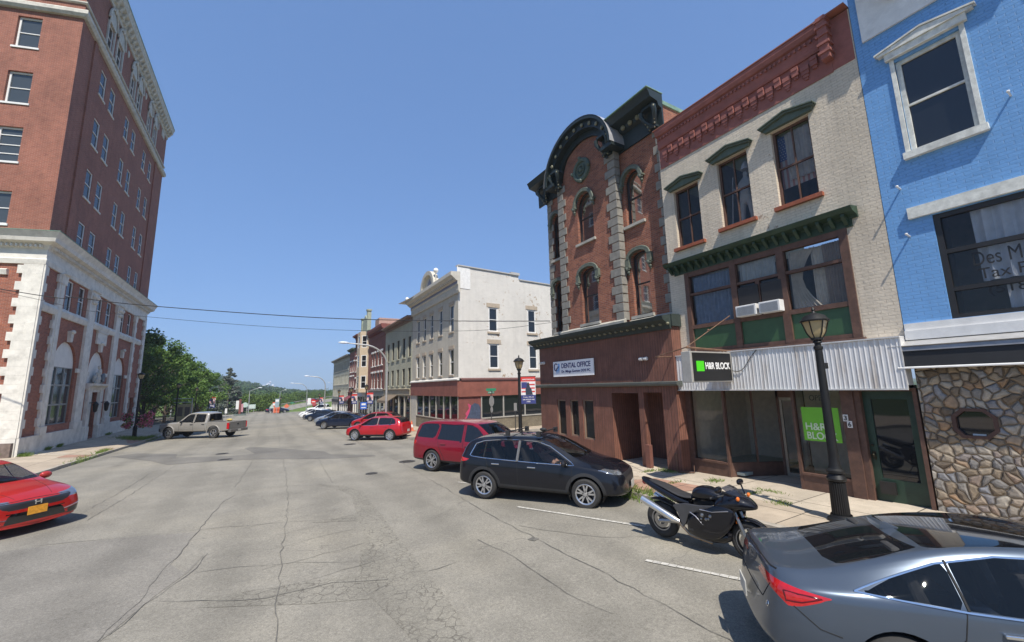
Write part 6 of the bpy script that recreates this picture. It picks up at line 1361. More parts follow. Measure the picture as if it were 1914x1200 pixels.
# traffic cone
t = thing('traffic_cone', 'orange traffic cone with white collar on the pavement corner behind the red SUV', 'traffic cone', (9.25, 30.8, gz(0, 31)+.14)); MB().box(-.2, .2, -.2, .2, 0, .035).build('base', [SORG], t); MB().lathe([(.15, .035), (.115, .25)]).lathe([(.08, .45), (.035, .72), (.0, .725)]).build('cone', [SORG], t, smooth=True); MB().lathe([(.116, .25), (.08, .45)]).build('collar', [SWH], t, smooth=True)
# overhead wires
WIRE = mat('wire_black', (.015, .015, .016), .6)
def wire(name, label, pts, r):
    o0 = Vector(pts[0]); P = []
    for i in range(len(pts)-1):
        p0, p1, p2, p3 = [Vector(pts[max(0, min(len(pts)-1, i+k))]) for k in (-1, 0, 1, 2)]
        for k in range(8):
            t_ = k/8; P.append(.5*((2*p1)+(-p0+p2)*t_+(2*p0-5*p1+4*p2-p3)*t_**2+(-p0+3*p1-3*p2+p3)*t_**3)-o0)
    P.append(Vector(pts[-1])-o0); tag(MB().tube(P, r, 6).build(name, [WIRE], loc=o0), label, 'wire', 'overhead wires')
wire('overhead_wire', 'upper, thicker overhead cable crossing the street to the quoined brick building', [(-30, 35.5, 11.4), (-10.3, 26, 7.15), (-7.53, 24.6, 6.74), (-4.63, 23.14, 6.33), (1.8, 19.89, 5.72), (7.08, 17.22, 5.5), (10.98, 15.25, 5.44)], .017)
wire('overhead_wire', 'lower, thinner overhead wire crossing the street to the quoined brick building', [(-30, 35.6, 12.0), (-10.28, 26.05, 7.05), (-7.47, 24.6, 6.25), (-4.58, 23.15, 5.84), (-.23, 20.95, 5.36), (3.9, 18.85, 5.10), (8.16, 16.7, 5.06), (10.98, 15.2, 5.36)], .008)
wire('overhead_wire', 'white looped cable running from the hanging sign to the metal fascia', [(10.38, 6.6, 2.95), (10.42, 6.45, 2.78), (10.42, 6.2, 2.8), (10.42, 5.95, 3.1), (10.45, 5.75, 3.33)], .009)
# flag behind glass and the figure in the middle window
t = thing('american_flag', 'faded American flag hung as a curtain inside the right upper window', 'flag', (10.75+.3, 5.0, 7.3), rad(-90)); FRB = mat('flag_blue', (.06, .09, .22), .8, b=0); FRR = mat('flag_red', (.42, .2, .17), .8, b=0); FRW = mat('flag_white', (.5, .47, .43), .8, b=0)
mb = MB(); mb.box(.02, .80, 0, .004, 0, 1.4); mb.build('cloth', [FRW], t); mb = MB()
for k in range(7): mb.box(.02+.112*k, .02+.112*k+.05, -.006, -.001, .0, 1.4)
mb.build('stripes', [FRR], t); MB().box(.02, .42, -.012, -.007, .75, 1.40).build('canton', [FRB], t); mb = MB()
for i in range(6):
    for j in range(9): mb.box(.045+.062*i+(.03 if j % 2 else 0), .065+.062*i+(.03 if j % 2 else 0), -.016, -.0125, .78+.067*j, .80+.067*j)
mb.build('stars', [FRW], t)
def skin_fig(name, verts, edges, radii, m, parent, loc=(0, 0, 0), rot=0, sub=2):
    me = bpy.data.meshes.new(name); me.from_pydata(verts, edges, []); o = bpy.data.objects.new(name, me); C.objects.link(o)
    o.modifiers.new('s', 'SKIN'); 
    for v, r in zip(me.skin_vertices[0].data, radii): v.radius = (r, r) if isinstance(r, (int, float)) else r
    me.skin_vertices[0].data[0].use_root = True; o.modifiers.new('u', 'SUBSURF').levels = sub; o.modifiers['u'].render_levels = sub
    dg = bpy.context.evaluated_depsgraph_get(); nm_ = bpy.data.meshes.new_from_object(o.evaluated_get(dg)); bpy.data.objects.remove(o)
    nm_.materials.clear(); nm_.materials.append(m); nm_.polygons.foreach_set('use_smooth', [True]*len(nm_.polygons)); o = bpy.data.objects.new(name, nm_); C.objects.link(o); put(o, parent, loc, rot); return o
FIG = mat('pale_cloth', (.46, .45, .44), .8, var=.15); t = thing('statue', 'pale draped figure leaning on a staff inside the middle upper window', 'statue', (11.15, 6.0, 6.74), rad(-90))
skin_fig('figure', [(0, 0, .75), (.02, 0, 1.0), (.05, 0, 1.25), (.07, -.02, 1.40), (.09, -.03, 1.55), (-.13, 0, 1.22), (-.22, -.08, 1.0), (-.24, -.16, 1.16), (.2, 0, 1.2), (.26, 0, .95), (.2, -.05, .8), (-.1, 0, .7), (-.12, 0, .35), (-.13, 0, .02), (.12, 0, .7), (.14, .0, .35), (.15, 0, .02)],
 [(0, 1), (1, 2), (2, 3), (3, 4), (2, 5), (5, 6), (6, 7), (2, 8), (8, 9), (9, 10), (0, 11), (11, 12), (12, 13), (0, 14), (14, 15), (15, 16)], [.14, .12, .14, .05, .095, .07, .05, .035, .07, .05, .035, .1, .07, .05, .1, .07, .05], FIG, t)
MB().lathe([(.0, 1.62), (.12, 1.6), (.10, 1.7), (.05, 1.82), (0, 1.86)], (.09, -.03, 0), 10).build('hat', [mat('hat_pale', (.6, .6, .62), .6)], t, smooth=True); MB().tube([(-.38, -.12, 0), (-.18, -.2, 1.45)], .018, 6).build('staff', [mat('staff_grey', (.35, .34, .33), .6)], t)
# far cloud bank low over the hill
m_ = bpy.data.materials.new('cloud'); tt = nm(m_); tt.nodes['Principled BSDF'].inputs['Base Color'].default_value = (.62, .65, .70, 1); tt.nodes['Principled BSDF'].inputs['Roughness'].default_value = 1
mb = MB(); rr = random.Random(2)
for k in range(14): f = rr.random(); mb.ball((2+rr.uniform(-70, 40)*(1-f)*.9, 3000, 28+f*38), rr.uniform(6, 12)*(1-.5*f), 10, jit=.1)
for k in range(12): mb.ball((480+rr.uniform(-90, 70), 3100, 42+rr.uniform(-6, 8)), rr.uniform(6, 12), 10, sq=(2.2, 1, .6), jit=.1)
c_o = mb.build('clouds', [m_], smooth=True); c_o['kind'] = 'structure'
# ================================================================ VEHICLES
PLAST = mat('black_plastic', (.022, .022, .023), .55, b=.2, bs=150, bd=.002); CHROME = mat('chrome', (.75, .76, .78), .12, 1.0, var=0, b=0); RUB = mat('tyre_rubber', (.028, .027, .026), .85, var=.2, vs=10, b=.3)
ALLOY = mat('alloy', (.62, .62, .63), .28, .9, var=.05, b=0); ALLOYD = mat('alloy_dark', (.06, .06, .065), .4, .7, b=0); CARG = glass('car_glass', (.02, .026, .028), .10, .01, .72); CARGD = glass('privacy_glass', (.008, .009, .011), .93, .01)
LENS = mat('lamp_lens_clear', (.30, .32, .35), .06, .75, var=.2, vs=30, b=0, coat=1); TAILR = mat('tail_lamp_red', (.45, .008, .01), .12, var=.2, vs=16, b=0, coat=1); SEAM = mat('seam_black', (.008, .008, .008), .8, b=0); INTR = mat('car_interior', (.03, .029, .028), .8); ORANGE = mat('indicator_orange', (.8, .18, .02), .2, b=0, coat=1)
PLATEB = mat('plate_blur', (.45, .44, .40), .5, var=.2, vs=14, b=0)
def sdf(poly):
    P = [(poly[i], poly[(i+1) % len(poly)]) for i in range(len(poly))]
    def f(x, y):
        d = 1e9; ins = False
        for (x0, y0), (x1, y1) in P:
            ex, ey = x1-x0, y1-y0; wx, wy = x-x0, y-y0; t = max(0, min(1, (wx*ex+wy*ey)/(ex*ex+ey*ey+1e-12)))
            q = (wx-ex*t)**2+(wy-ey*t)**2
            if q < d: d = q
            if (y0 > y) != (y1 > y) and x < (x1-x0)*(y-y0)/(y1-y0)+x0: ins = not ins
        d = math.sqrt(d); return -d if ins else d
    return f
def carve(bm, f, cond, slot):
    cand = [fa for fa in bm.faces if cond(fa.calc_center_median(), fa.normal, fa.material_index)]
    vals = {}
    for fa in cand:
        for v in fa.verts:
            if v not in vals: vals[v] = f(v.co)
    es = {e for fa in cand for e in fa.edges}
    for e in list(es):
        a, b = e.verts; va, vb = vals.get(a), vals.get(b)
        if va is None or vb is None or va*vb >= 0: continue
        if abs(va) < 1e-4: vals[a] = 0; continue
        if abs(vb) < 1e-4: vals[b] = 0; continue
        ne, nv = bmesh.utils.edge_split(e, a, va/(va-vb)); vals[nv] = 0.0
    new = []
    for fa in cand:
        vs_ = list(fa.verts); z = [v for v in vs_ if abs(vals[v]) < 1e-4]
        if len(z) >= 2 and any(vals[v] > 1e-4 for v in vs_) and any(vals[v] < -1e-4 for v in vs_):
            try:
                nf, _ = bmesh.utils.face_split(fa, z[0], z[-1] if len(z) == 2 else z[1])
                if nf: new.append(nf)
            except Exception: pass
    for fa in cand+new:
        if fa.is_valid and f(fa.calc_center_median()) < 0: fa.material_index = slot
def side_reg(poly, ymin=.4, extra=None):
    fn = sdf(poly); xs = [p[0] for p in poly]; zs = [p[1] for p in poly]; x0, x1, z0, z1 = min(xs)-.15, max(xs)+.15, min(zs)-.15, max(zs)+.15
    return (lambda c: fn(c.x, c.z)), (lambda c, n, m: x0 < c.x < x1 and z0 < c.z < z1 and abs(c.y) > ymin and (extra is None or extra(c, n)))
def end_reg(poly, front=True, nx=.12, xr=(-9, 9), sym=False):
    fn = sdf(poly); s = 1 if front else -1
    return (lambda c: fn(c.y, c.z)), (lambda c, n, m: n.x*s > nx and xr[0] < c.x < xr[1])
def top_reg(poly, nz=.4):
    fn = sdf(poly); return (lambda c: fn(c.x, c.y)), (lambda c, n, m: n.z > nz)
def body_shell(st, lvl=2, crease=.45):
    vs_, N = [], len(st)
    for (x, tl_, zb, w, zs, ws, wr, zr_, zt) in st:
        pr = [(0, zb), (w*.78, zb), (w*.955, zb+.09), (w, zb+(zs-zb)*.56), (ws, zs), (wr, zr_), (wr*.55, zt-(zt-zr_)*.15), (0, zt)]
        ring = pr+[(-y, z) for y, z in pr[-2:0:-1]]
        for y, z in ring: vs_.append((x+tl_*(z-.6), y, z))
    K = 14; fs = [(i*K+k, i*K+(k+1) % K, (i+1)*K+(k+1) % K, (i+1)*K+k) for i in range(N-1) for k in range(K)]
    for b in (0, (N-1)*K):
        fs += [(b+13, b+0, b+1, b+2, b+12), (b+2, b+3, b+11, b+12), (b+3, b+4, b+10, b+11), (b+4, b+5, b+9, b+10), (b+5, b+6, b+7, b+8, b+9)]
    bm = bmesh.new(); bv = [bm.verts.new(v) for v in vs_]
    for f in fs: bm.faces.new([bv[i] for i in f])
    bmesh.ops.recalc_face_normals(bm, faces=bm.faces); bm.verts.index_update(); cl = bm.edges.layers.float.new('crease_edge')
    for e in bm.edges:
        a, b = e.verts[0].index, e.verts[1].index
        if a//K != b//K and a % K == b % K and a % K in (4, 10, 5, 9): e[cl] = crease
        if a//K != b//K and a % K == b % K and a % K in (2, 12): e[cl] = .5
    me = bpy.data.meshes.new('tmp'); bm.to_mesh(me); bm.free(); o = bpy.data.objects.new('tmp', me); C.objects.link(o); s = o.modifiers.new('s', 'SUBSURF'); s.levels = lvl; s.render_levels = lvl
    dg = bpy.context.evaluated_depsgraph_get(); m2 = bpy.data.meshes.new_from_object(o.evaluated_get(dg)); bpy.data.objects.remove(o); bm = bmesh.new(); bm.from_mesh(m2); return bm
def wheel_mesh(r, w, spokes, double, rimr, dark=False):
    key = ('wheel', r, w, spokes, double, rimr, dark)
    if key in _wc: return _wc[key]
    t = MB().lathe([(rimr, -w/2+.02), (rimr+.015, -w/2), (r-.035, -w/2), (r-.008, -w/2+.03), (r, -w/2+.06), (r, w/2-.06), (r-.008, w/2-.03), (r-.035, w/2), (rimr+.015, w/2), (rimr, w/2-.02)], n=36, axis='y')
    for k in range(3): t.lathe([(r+.001, -.05+.05*k), (r+.001, -.045+.05*k)], n=36, axis='y')
    to = t.build('tyre', [RUB], smooth=40)
    h = MB().lathe([(0, -.02), (rimr*.62, -.02), (rimr*.62, .0), (rimr+.004, .0), (rimr+.004, w/2-.02), (rimr-.02, w/2-.012)], n=32, axis='y'); ho = h.build('wheel', [ALLOYD], smooth=30)
    s = MB(); y0, y1 = w/2-.055, w/2-.018; s.lathe([(0, y1+.004), (.045, y1+.004), (.062, y0), (.0, y0)], n=16, axis='y')
    s.lathe([(rimr-.028, y1-.0), (rimr-.004, y1+.012), (rimr+.006, y1+.006), (rimr+.006, y0-.04), (rimr-.02, y0-.02)], n=36, axis='y')
    for k in range(spokes):
        a0 = 2*math.pi*k/spokes
        for da in ((-.14, .14) if double else (0,)):
            a1 = a0+da*.55; a2 = a0+da*1.6; wi, wo = (.020, .017) if double else (.034, .026)
            p1 = Vector((.04*math.cos(a1), .04*math.sin(a1))); p2 = Vector(((rimr-.015)*math.cos(a2), (rimr-.015)*math.sin(a2))); d = (p2-p1).normalized(); n = Vector((-d.y, d.x))
            q = [p1+n*wi, p1-n*wi, p2-n*wo, p2+n*wo]; s.add([(v.x, y, v.y) for y in (y0, y1) for v in q], [(0, 1, 2, 3), (7, 6, 5, 4), (0, 4, 5, 1), (1, 5, 6, 2), (2, 6, 7, 3), (3, 7, 4, 0)])
    so2 = s.build('rim', [ALLOY], smooth=30)
    _wc[key] = (ho.data, to.data, so2.data)
    for o in (ho, to, so2): bpy.data.objects.remove(o)
    return _wc[key]
def add_wheels(T, xf, xr, hw, r, spokes, double, rimr=None, w=.225, ys=(1, -1)):
    rimr = rimr or r*.68; h, t, s = wheel_mesh(r, w, spokes, double, rimr)
    for x in (xf, xr):
        for sg in ys:
            W = bpy.data.objects.new('wheel', h); C.objects.link(W); W.parent = T; W.location = (x, sg*(hw-w/2-.012), r); W.rotation_euler = (0, 0, 0 if sg > 0 else math.pi)
            for nme, me in (('tyre', t), ('rim', s)): o = bpy.data.objects.new(nme, me); C.objects.link(o); o.parent = W; o.rotation_euler = (0, rr_w.uniform(0, 3), 0)
rr_w = random.Random(11)
def seats(T, x0, z, hw, rows=2):
    mb = MB()
    for rr in range(rows):
        xx = x0-.85*rr
        for y in (-hw*.42, hw*.42): mb.box(xx-.25, xx+.25, y-.23, y+.23, z-.1, z+.08); mb.add([(xx-.34, y-.22, z), (xx-.2, y-.22, z), (xx-.2, y+.22, z), (xx-.34, y+.22, z), (xx-.50, y-.2, z+.58), (xx-.40, y-.2, z+.58), (xx-.40, y+.2, z+.58), (xx-.50, y+.2, z+.58)], [(0, 1, 2, 3), (4, 5, 6, 7), (0, 1, 5, 4), (1, 2, 6, 5), (2, 3, 7, 6), (3, 0, 4, 7)]); mb.box(xx-.50, xx-.41, y-.12, y+.12, z+.56, z+.70)
    for o in split_loose(mb.build('seat', [INTR], T), .03): b_ = o.modifiers.new('b', 'BEVEL'); b_.width = .03; b_.segments = 2
def car(name, label, cat, loc, rz, P, group=None):
    """P: stations, wheels, glass outlines, lamps, trims"""
    T = thing(name, label, cat, loc, rad(rz), group); bm = body_shell(P['st'], P.get('lvl', 2), P.get('crease', .45))
    tree_ = BVHTree.FromBMesh(bm)
    def tr(x, z, s=1):
        h = tree_.ray_cast(Vector((x, 3*s, z)), Vector((0, -s, 0))); return h[0] if h[0] else None
    def tre(y, z, front=True):
        h = tree_.ray_cast(Vector((4 if front else -4, y, z)), Vector((-1 if front else 1, 0, 0))); return h[0] if h[0] else None
    def trt(x, y):
        h = tree_.ray_cast(Vector((x, y, 4)), Vector((0, 0, -1))); return h[0] if h[0] else None
    xf, xr, r, hw = P['xf'], P['xr'], P['r'], P['hw']; R = r+P.get('gap', .055); slots = ['paint', 'plastic', 'del', 'glass', 'head', 'tail', 'grille', 'lamp2', 'wind', 'rearw', 'dark']
    for poly, sl, ym in P.get('side', []): f, c = side_reg(poly, ym, (lambda q, n: abs(n.y) > .5) if sl == 'glass' else None); carve(bm, f, c, slots.index(sl))
    for poly, sl, fr, xr_ in P.get('end', []): f, c = end_reg(poly, fr, .12, xr_); carve(bm, f, c, slots.index(sl))
    for poly, sl in P.get('top', []): f, c = top_reg(poly); carve(bm, f, c, slots.index(sl))
    for x in (xf, xr):
        if P.get('clad'): 
            RC = R+P['clad']; carve(bm, (lambda c: math.hypot(c.x-x, c.z-r)-RC), (lambda c, n, m: abs(c.x-x) < RC+.2 and abs(c.y) > .5 and c.z < r+RC+.2 and m in (0, 1)), 1)
        carve(bm, (lambda c: math.hypot(c.x-x, c.z-r)-R), (lambda c, n, m: abs(c.x-x) < R+.2 and abs(c.y) > .42 and c.z < r+R+.2), 2)
    mats_ = {'paint': P['paint'], 'plastic': PLAST, 'glass': P.get('glass', CARGD), 'head': LENS, 'tail': TAILR, 'grille': ALLOYD, 'lamp2': ORANGE, 'wind': P.get('wglass', CARG), 'rearw': P.get('rglass', CARGD), 'dark': SEAM}
    nmz = {'glass': 'side_window', 'head': 'headlight', 'tail': 'taillight', 'grille': 'grille', 'lamp2': 'indicator', 'wind': 'windshield', 'rearw': 'rear_window'}
    def sub(ids, nm_, ml):
        b2 = bm.copy(); bmesh.ops.delete(b2, geom=[f for f in b2.faces if not ids(f)], context='FACES')
        if not b2.faces: b2.free(); return None
        me = bpy.data.meshes.new(nm_); 
        for f in b2.faces: f.smooth = True
        b2.to_mesh(me); b2.free(); 
        for m in ml: me.materials.append(m)
        o = bpy.data.objects.new(nm_, me); C.objects.link(o); o.parent = T; return o
    body = sub(lambda f: f.material_index in (0, 1, 10), 'body', [])
    body.data.materials.append(P['paint']); body.data.materials.append(PLAST)
    for k in range(8): body.data.materials.append(SEAM)
    body.data.materials.append(mat('gloss_black', (.006, .006, .007), .06, var=0, b=0, coat=1))
    for s in ('glass', 'head', 'tail', 'grille', 'lamp2', 'wind', 'rearw'):
        i = slots.index(s)
        parts = [(lambda f: f.material_index == i and f.calc_center_median().y > 0), (lambda f: f.material_index == i and f.calc_center_median().y <= 0)] if s in ('glass', 'head', 'tail', 'lamp2') else [(lambda f: f.material_index == i)]
        for pf in parts:
            o = sub(pf, nmz[s], [])
            if o:
                o.data.materials.append(mats_[s])
                for p in o.data.polygons: p.material_index = 0
    bm.free()
    # liners, floor
    mb = MB()
    for x in (xf, xr):
        for sg in (1, -1):
            n = 14; A = [rad(-25+230*k/n) for k in range(n+1)]
            v = [(x+(R+.01)*math.cos(a), sg*y, r+(R+.01)*math.sin(a)) for y in (.42, hw*.93) for a in A]; mb.add(v, [(k, k+1, n+2+k, n+1+k) for k in range(n)]+[tuple(range(n+1))])
    mb.build('wheel_arch_liner', [SEAM], T, recalc=False)
    add_wheels(T, xf, xr, hw, r, P.get('spokes', 5), P.get('double', True), P.get('rimr'))
    # traced trims
    for pts, rad_, m, nm_, both in P.get('lines', []):
        mb = MB()
        for s in ((1, -1) if both else (-1,)):
            Q = []
            for (x0, z0), (x1, z1) in zip(pts[:-1], pts[1:]):
                n = max(2, int(math.hypot(x1-x0, z1-z0)/.07))
                for k in range(n): Q.append((x0+(x1-x0)*k/n, z0+(z1-z0)*k/n))
            Q.append(pts[-1]); H = [tr(x, z, s) for x, z in Q]; H = [h for h in H if h is not None]
            if len(H) > 1: mb.tube(H, rad_, 5)
        if mb.v: mb.build(nm_, [m], T, smooth=True)
    for pts, rad_, m, nm_, fr in P.get('elines', []):
        mb = MB(); Q = []
        for (y0, z0), (y1, z1) in zip(pts[:-1], pts[1:]):
            n = max(2, int(math.hypot(y1-y0, z1-z0)/.06)); Q += [(y0+(y1-y0)*k/n, z0+(z1-z0)*k/n) for k in range(n)]
        Q.append(pts[-1]); H = [tre(y, z, fr) for y, z in Q]; H = [h for h in H if h is not None]
        if len(H) > 1: mb.tube(H, rad_, 5); mb.build(nm_, [m], T, smooth=True)
    for pts, rad_, m, nm_ in P.get('tlines', []):
        mb = MB()
        for s in (1, -1):
            Q = []
            for (x0, y0), (x1, y1) in zip(pts[:-1], pts[1:]): Q += [(x0+(x1-x0)*k/8, y0+(y1-y0)*k/8) for k in range(8)]
            Q.append(pts[-1]); H = [trt(x, y*s) for x, y in Q]; H = [h for h in H if h is not None]
            if len(H) > 1: mb.tube(H, rad_, 5)
        mb.build(nm_, [m], T, smooth=True)
    # handles, mirrors
    for (x, z) in P.get('handles', []):
        for s in (1, -1):
            h = tr(x, z, s)
            if h: mb = MB(); mb.box(-.11, .11, -.02, .02, -.016, .016); o = mb.build('door_handle', [P.get('hmat', P['paint'])], T, bevel=.008); o.location = h+Vector((0, s*.014, 0))
    if P.get('mirror'):
        x, z = P['mirror']
        for s in (1, -1):
            h = tr(x, z-.03, s)
            if h is None: continue
            mb = MB(); mb.ball((0, s*.13, .03), .12, 12, sq=(.55, 1.0, .68)); mb.tube([(0, -s*.04, -.03), (0, s*.07, 0)], .03, 6); o = mb.build('mirror', [P.get('mmat', P['paint'])], T, smooth=True); o.location = h
    if P.get('plate'):
        x, z, m = P['plate']; MB().box(-.006, .006, -.155, .155, -.08, .08).build('licence_plate', [m], T, loc=(x, 0, z))
    if P.get('rplate'):
        x, z, m = P['rplate']; MB().box(-.006, .006, -.155, .155, -.08, .08).build('licence_plate', [m], T, loc=(x, 0, z))
    seats(T, P.get('seatx', .05), P.get('seatz', .62), hw)
    return T, tr, tre, trt
# ---- grey-blue sedan (nearest) ----
ST_S = [[-2.45, .25, .42, .55, .86, .50, .40, .99, 1.01], [-2.36, .10, .28, .78, .92, .73, .60, 1.05, 1.085], [-2.10, 0, .22, .895, .94, .84, .66, 1.06, 1.10], [-1.72, 0, .20, .92, .95, .87, .62, 1.10, 1.135], [-1.10, 0, .19, .925, .95, .875, .585, 1.315, 1.345], [-.55, 0, .19, .925, .94, .88, .585, 1.40, 1.425], [.1, 0, .19, .925, .93, .88, .585, 1.41, 1.44], [.55, 0, .19, .925, .92, .88, .59, 1.33, 1.37], [1.20, 0, .19, .925, .90, .88, .66, 1.01, 1.06], [1.5, 0, .20, .92, .87, .865, .66, .94, 1.00], [2.0, 0, .20, .90, .80, .83, .60, .84, .90], [2.36, -.06, .22, .80, .70, .70, .50, .73, .77], [2.48, -.1, .30, .58, .60, .50, .40, .63, .65]]
SLATE = paint('paint_slate', (.075, .095, .125), .45, .3)
def sedan(name, label, loc, rz, col, group=None, sx=1.0, wheels=(7, True), lvl=2, tail_l=True, glass_=None, **kw):
    st = [[s[0]*sx]+s[1:] for s in ST_S]
    q = lambda L_: [(x*sx, z) for x, z in L_]
    P = dict(st=st, xf=1.45*sx, xr=-1.42*sx, r=.335, hw=.92, gap=.05, paint=col, lvl=lvl, spokes=wheels[0], double=wheels[1], glass=glass_ or CARG, seatx=.1, seatz=.60,
        side=[(q([(-1.62, .985), (-1.30, 1.13), (-1.0, 1.235), (-.93, 1.255), (-.93, .945)]), 'glass', .4), (q([(-.90, 1.265), (-.55, 1.325), (-.02, 1.345), (-.02, .925), (-.90, .945)]), 'glass', .4), (q([(.03, 1.345), (.30, 1.325), (.62, 1.225), (1.02, .985), (1.05, .925), (.03, .925)]), 'glass', .4),
              (q([(-2.62, 1.0), (-2.30, .965), (-1.88, .905), (-2.14, .80), (-2.24, .775), (-2.38, .90), (-2.62, .93)]), 'tail', .30), (q([(2.7, .60), (2.35, .62), (1.98, .76), (1.92, .80), (2.2, .76), (2.7, .72)]), 'head', .38)],
        end=[([(-.50, 1.32), (.50, 1.32), (.56, 1.22), (.57, 1.125), (-.57, 1.125), (-.56, 1.22)], 'rearw', False, (-1.8*sx, -.6)), ([(-.66, 1.045), (-.58, 1.34), (.58, 1.34), (.66, 1.045)], 'wind', True, (.3, 1.4)),
             ([(-.66, .52), (-.55, .66), (.55, .66), (.66, .52), (.58, .33), (-.58, .33)], 'grille', True, (1.8, 3))],
        lines=[(q([(-1.70, .985), (-1.33, 1.118), (-1.0, 1.237), (-.55, 1.328), (0, 1.349), (.32, 1.329), (.65, 1.224), (1.08, .965)]), .011, CHROME, 'window_trim', True), (q([(-1.70, .985), (-.9, .93), (0, .91), (1.1, .91)]), .012, CHROME, 'window_trim', True),
               (q([(-.93, .92), (-.98, .72), (-1.06, .64), (-1.02, .30)]), .006, SEAM, 'door_seam', True), (q([(.0, .91), (.02, .30)]), .006, SEAM, 'door_seam', True), (q([(1.08, .91), (1.12, .60), (1.06, .30)]), .006, SEAM, 'door_seam', True), (q([(-.92, 1.27), (-.91, .94)]), .014, SEAM, 'pillar', True), (q([(.0, 1.35), (.0, .92)]), .02, SEAM, 'pillar', True),
               (q([(-2.2, .79), (-2.02, .64), (-1.86, .60)]), .005, SEAM, 'bumper_seam', True), (q([(-2.26, .90), (-2.05, .90), (-1.97, .893), (-2.13, .835), (-2.25, .82), (-2.26, .90)]), .007, mat('lamp_dark_red', (.10, .004, .005), .2, b=0), 'lamp_inner_edge', True)],
        elines=[([(-.62, .90), (-.5, .72), (.5, .72), (.62, .90)], .005, SEAM, 'boot_seam', False), ([(-.6, 1.035), (0, 1.05), (.6, 1.035)], .01, SEAM, 'boot_lip', False)],
        tlines=[], handles=q([(-.62, .80), (.32, .79)]), mirror=(.98*sx, 1.0), rplate=(-2.50*sx, .62, PLATEB), plate=(2.5*sx, .47, PLATEB))
    P.update(kw); return car(name, label, 'car', loc, rz, P, group)
zc = lambda y: gz(0, y)
RGL = [([(-1.0, -.50), (-.92, -.54), (.42, -.54), (.50, -.50), (.50, .50), (.42, .54), (-.92, .54), (-1.0, .50)], 'dark')]
A_T, tr_, tre_, trt_ = sedan('sedan', 'slate grey sedan seen from its rear corner, nearest to the camera at lower right', (5.68, 1.12, zc(1.2)), -48.8, SLATE, lvl=3, hmat=CHROME, wheels=(10, False), top=RGL)
A_T.scale = (.87, .87, .85)
mb = MB(); h = trt_(-1.02, 0) or Vector((-1.02, 0, 1.4)); mb.add([(-.09, 0, -.01), (.12, -.028, -.012), (.12, .028, -.012), (-.05, 0, .065), (-.085, 0, .06)], [(0, 1, 4), (0, 4, 2), (1, 3, 4), (2, 4, 3), (1, 2, 3)]); mb.build('roof_antenna', [SLATE], A_T, smooth=True, loc=h)
mb = MB(); mb.tube([(-2.47, -.60, .70), (-2.475, -.585, .685), (-2.47, -.57, .70), (-2.475, -.585, .715), (-2.47, -.60, .70)], .004, 5)
mb = MB(); Q = [tre_(-.62+.018*math.cos(a), .70+.026*math.sin(a), False) for a in [6.28*k/10 for k in range(11)]]; Q = [q+Vector((-.004, 0, 0)) for q in Q if q]; mb.tube(Q, .004, 5) if len(Q) > 2 else None
if mb.v: mb.build('ribbon_badge', [CHROME], A_T)
# ---- SUVs ----
def suv_st(s=1, h=1.0, hood=1.0):
    return [[-2.22*s, .15, .42, .62, .93*h, .56, .46, 1.06*h, 1.10*h], [-2.14*s, .06, .32, .83, .99*h, .79, .62, 1.16*h, 1.21*h], [-1.93*s, 0, .27, .905, 1.03*h, .86, .63, 1.44*h, 1.50*h], [-1.5*s, 0, .25, .925, 1.04*h, .875, .62, 1.545*h, 1.60*h], [-.6*s, 0, .24, .93, 1.02*h, .885, .62, 1.585*h, 1.64*h], [0*s, 0, .24, .93, 1.0*h, .885, .62, 1.58*h, 1.635*h], [.42*s, 0, .24, .93, .98*h, .88, .60, 1.50*h, 1.56*h], [1.08*s, 0, .24, .925, .95*h, .87, .68, 1.13*h, 1.18*h], [1.35*s, 0, .25, .92, .93*h, .86, .68, 1.03*h, 1.09*h], [1.85*s, 0, .26, .90, .88*h, .83, .62, .95*h, 1.01*h], [2.10*s, -.05, .28, .80, .78*h, .72, .55, .83*h, .88*h], [2.22*s, -.08, .34, .6, .68*h, .52, .42, .70*h, .73*h]]
KBLK = paint('paint_black', (.004, .005, .009), .0, .5, .06)
q1 = [(-1.72, 1.10), (-1.60, 1.36), (-1.42, 1.43), (-1.36, 1.435), (-1.36, 1.055)]
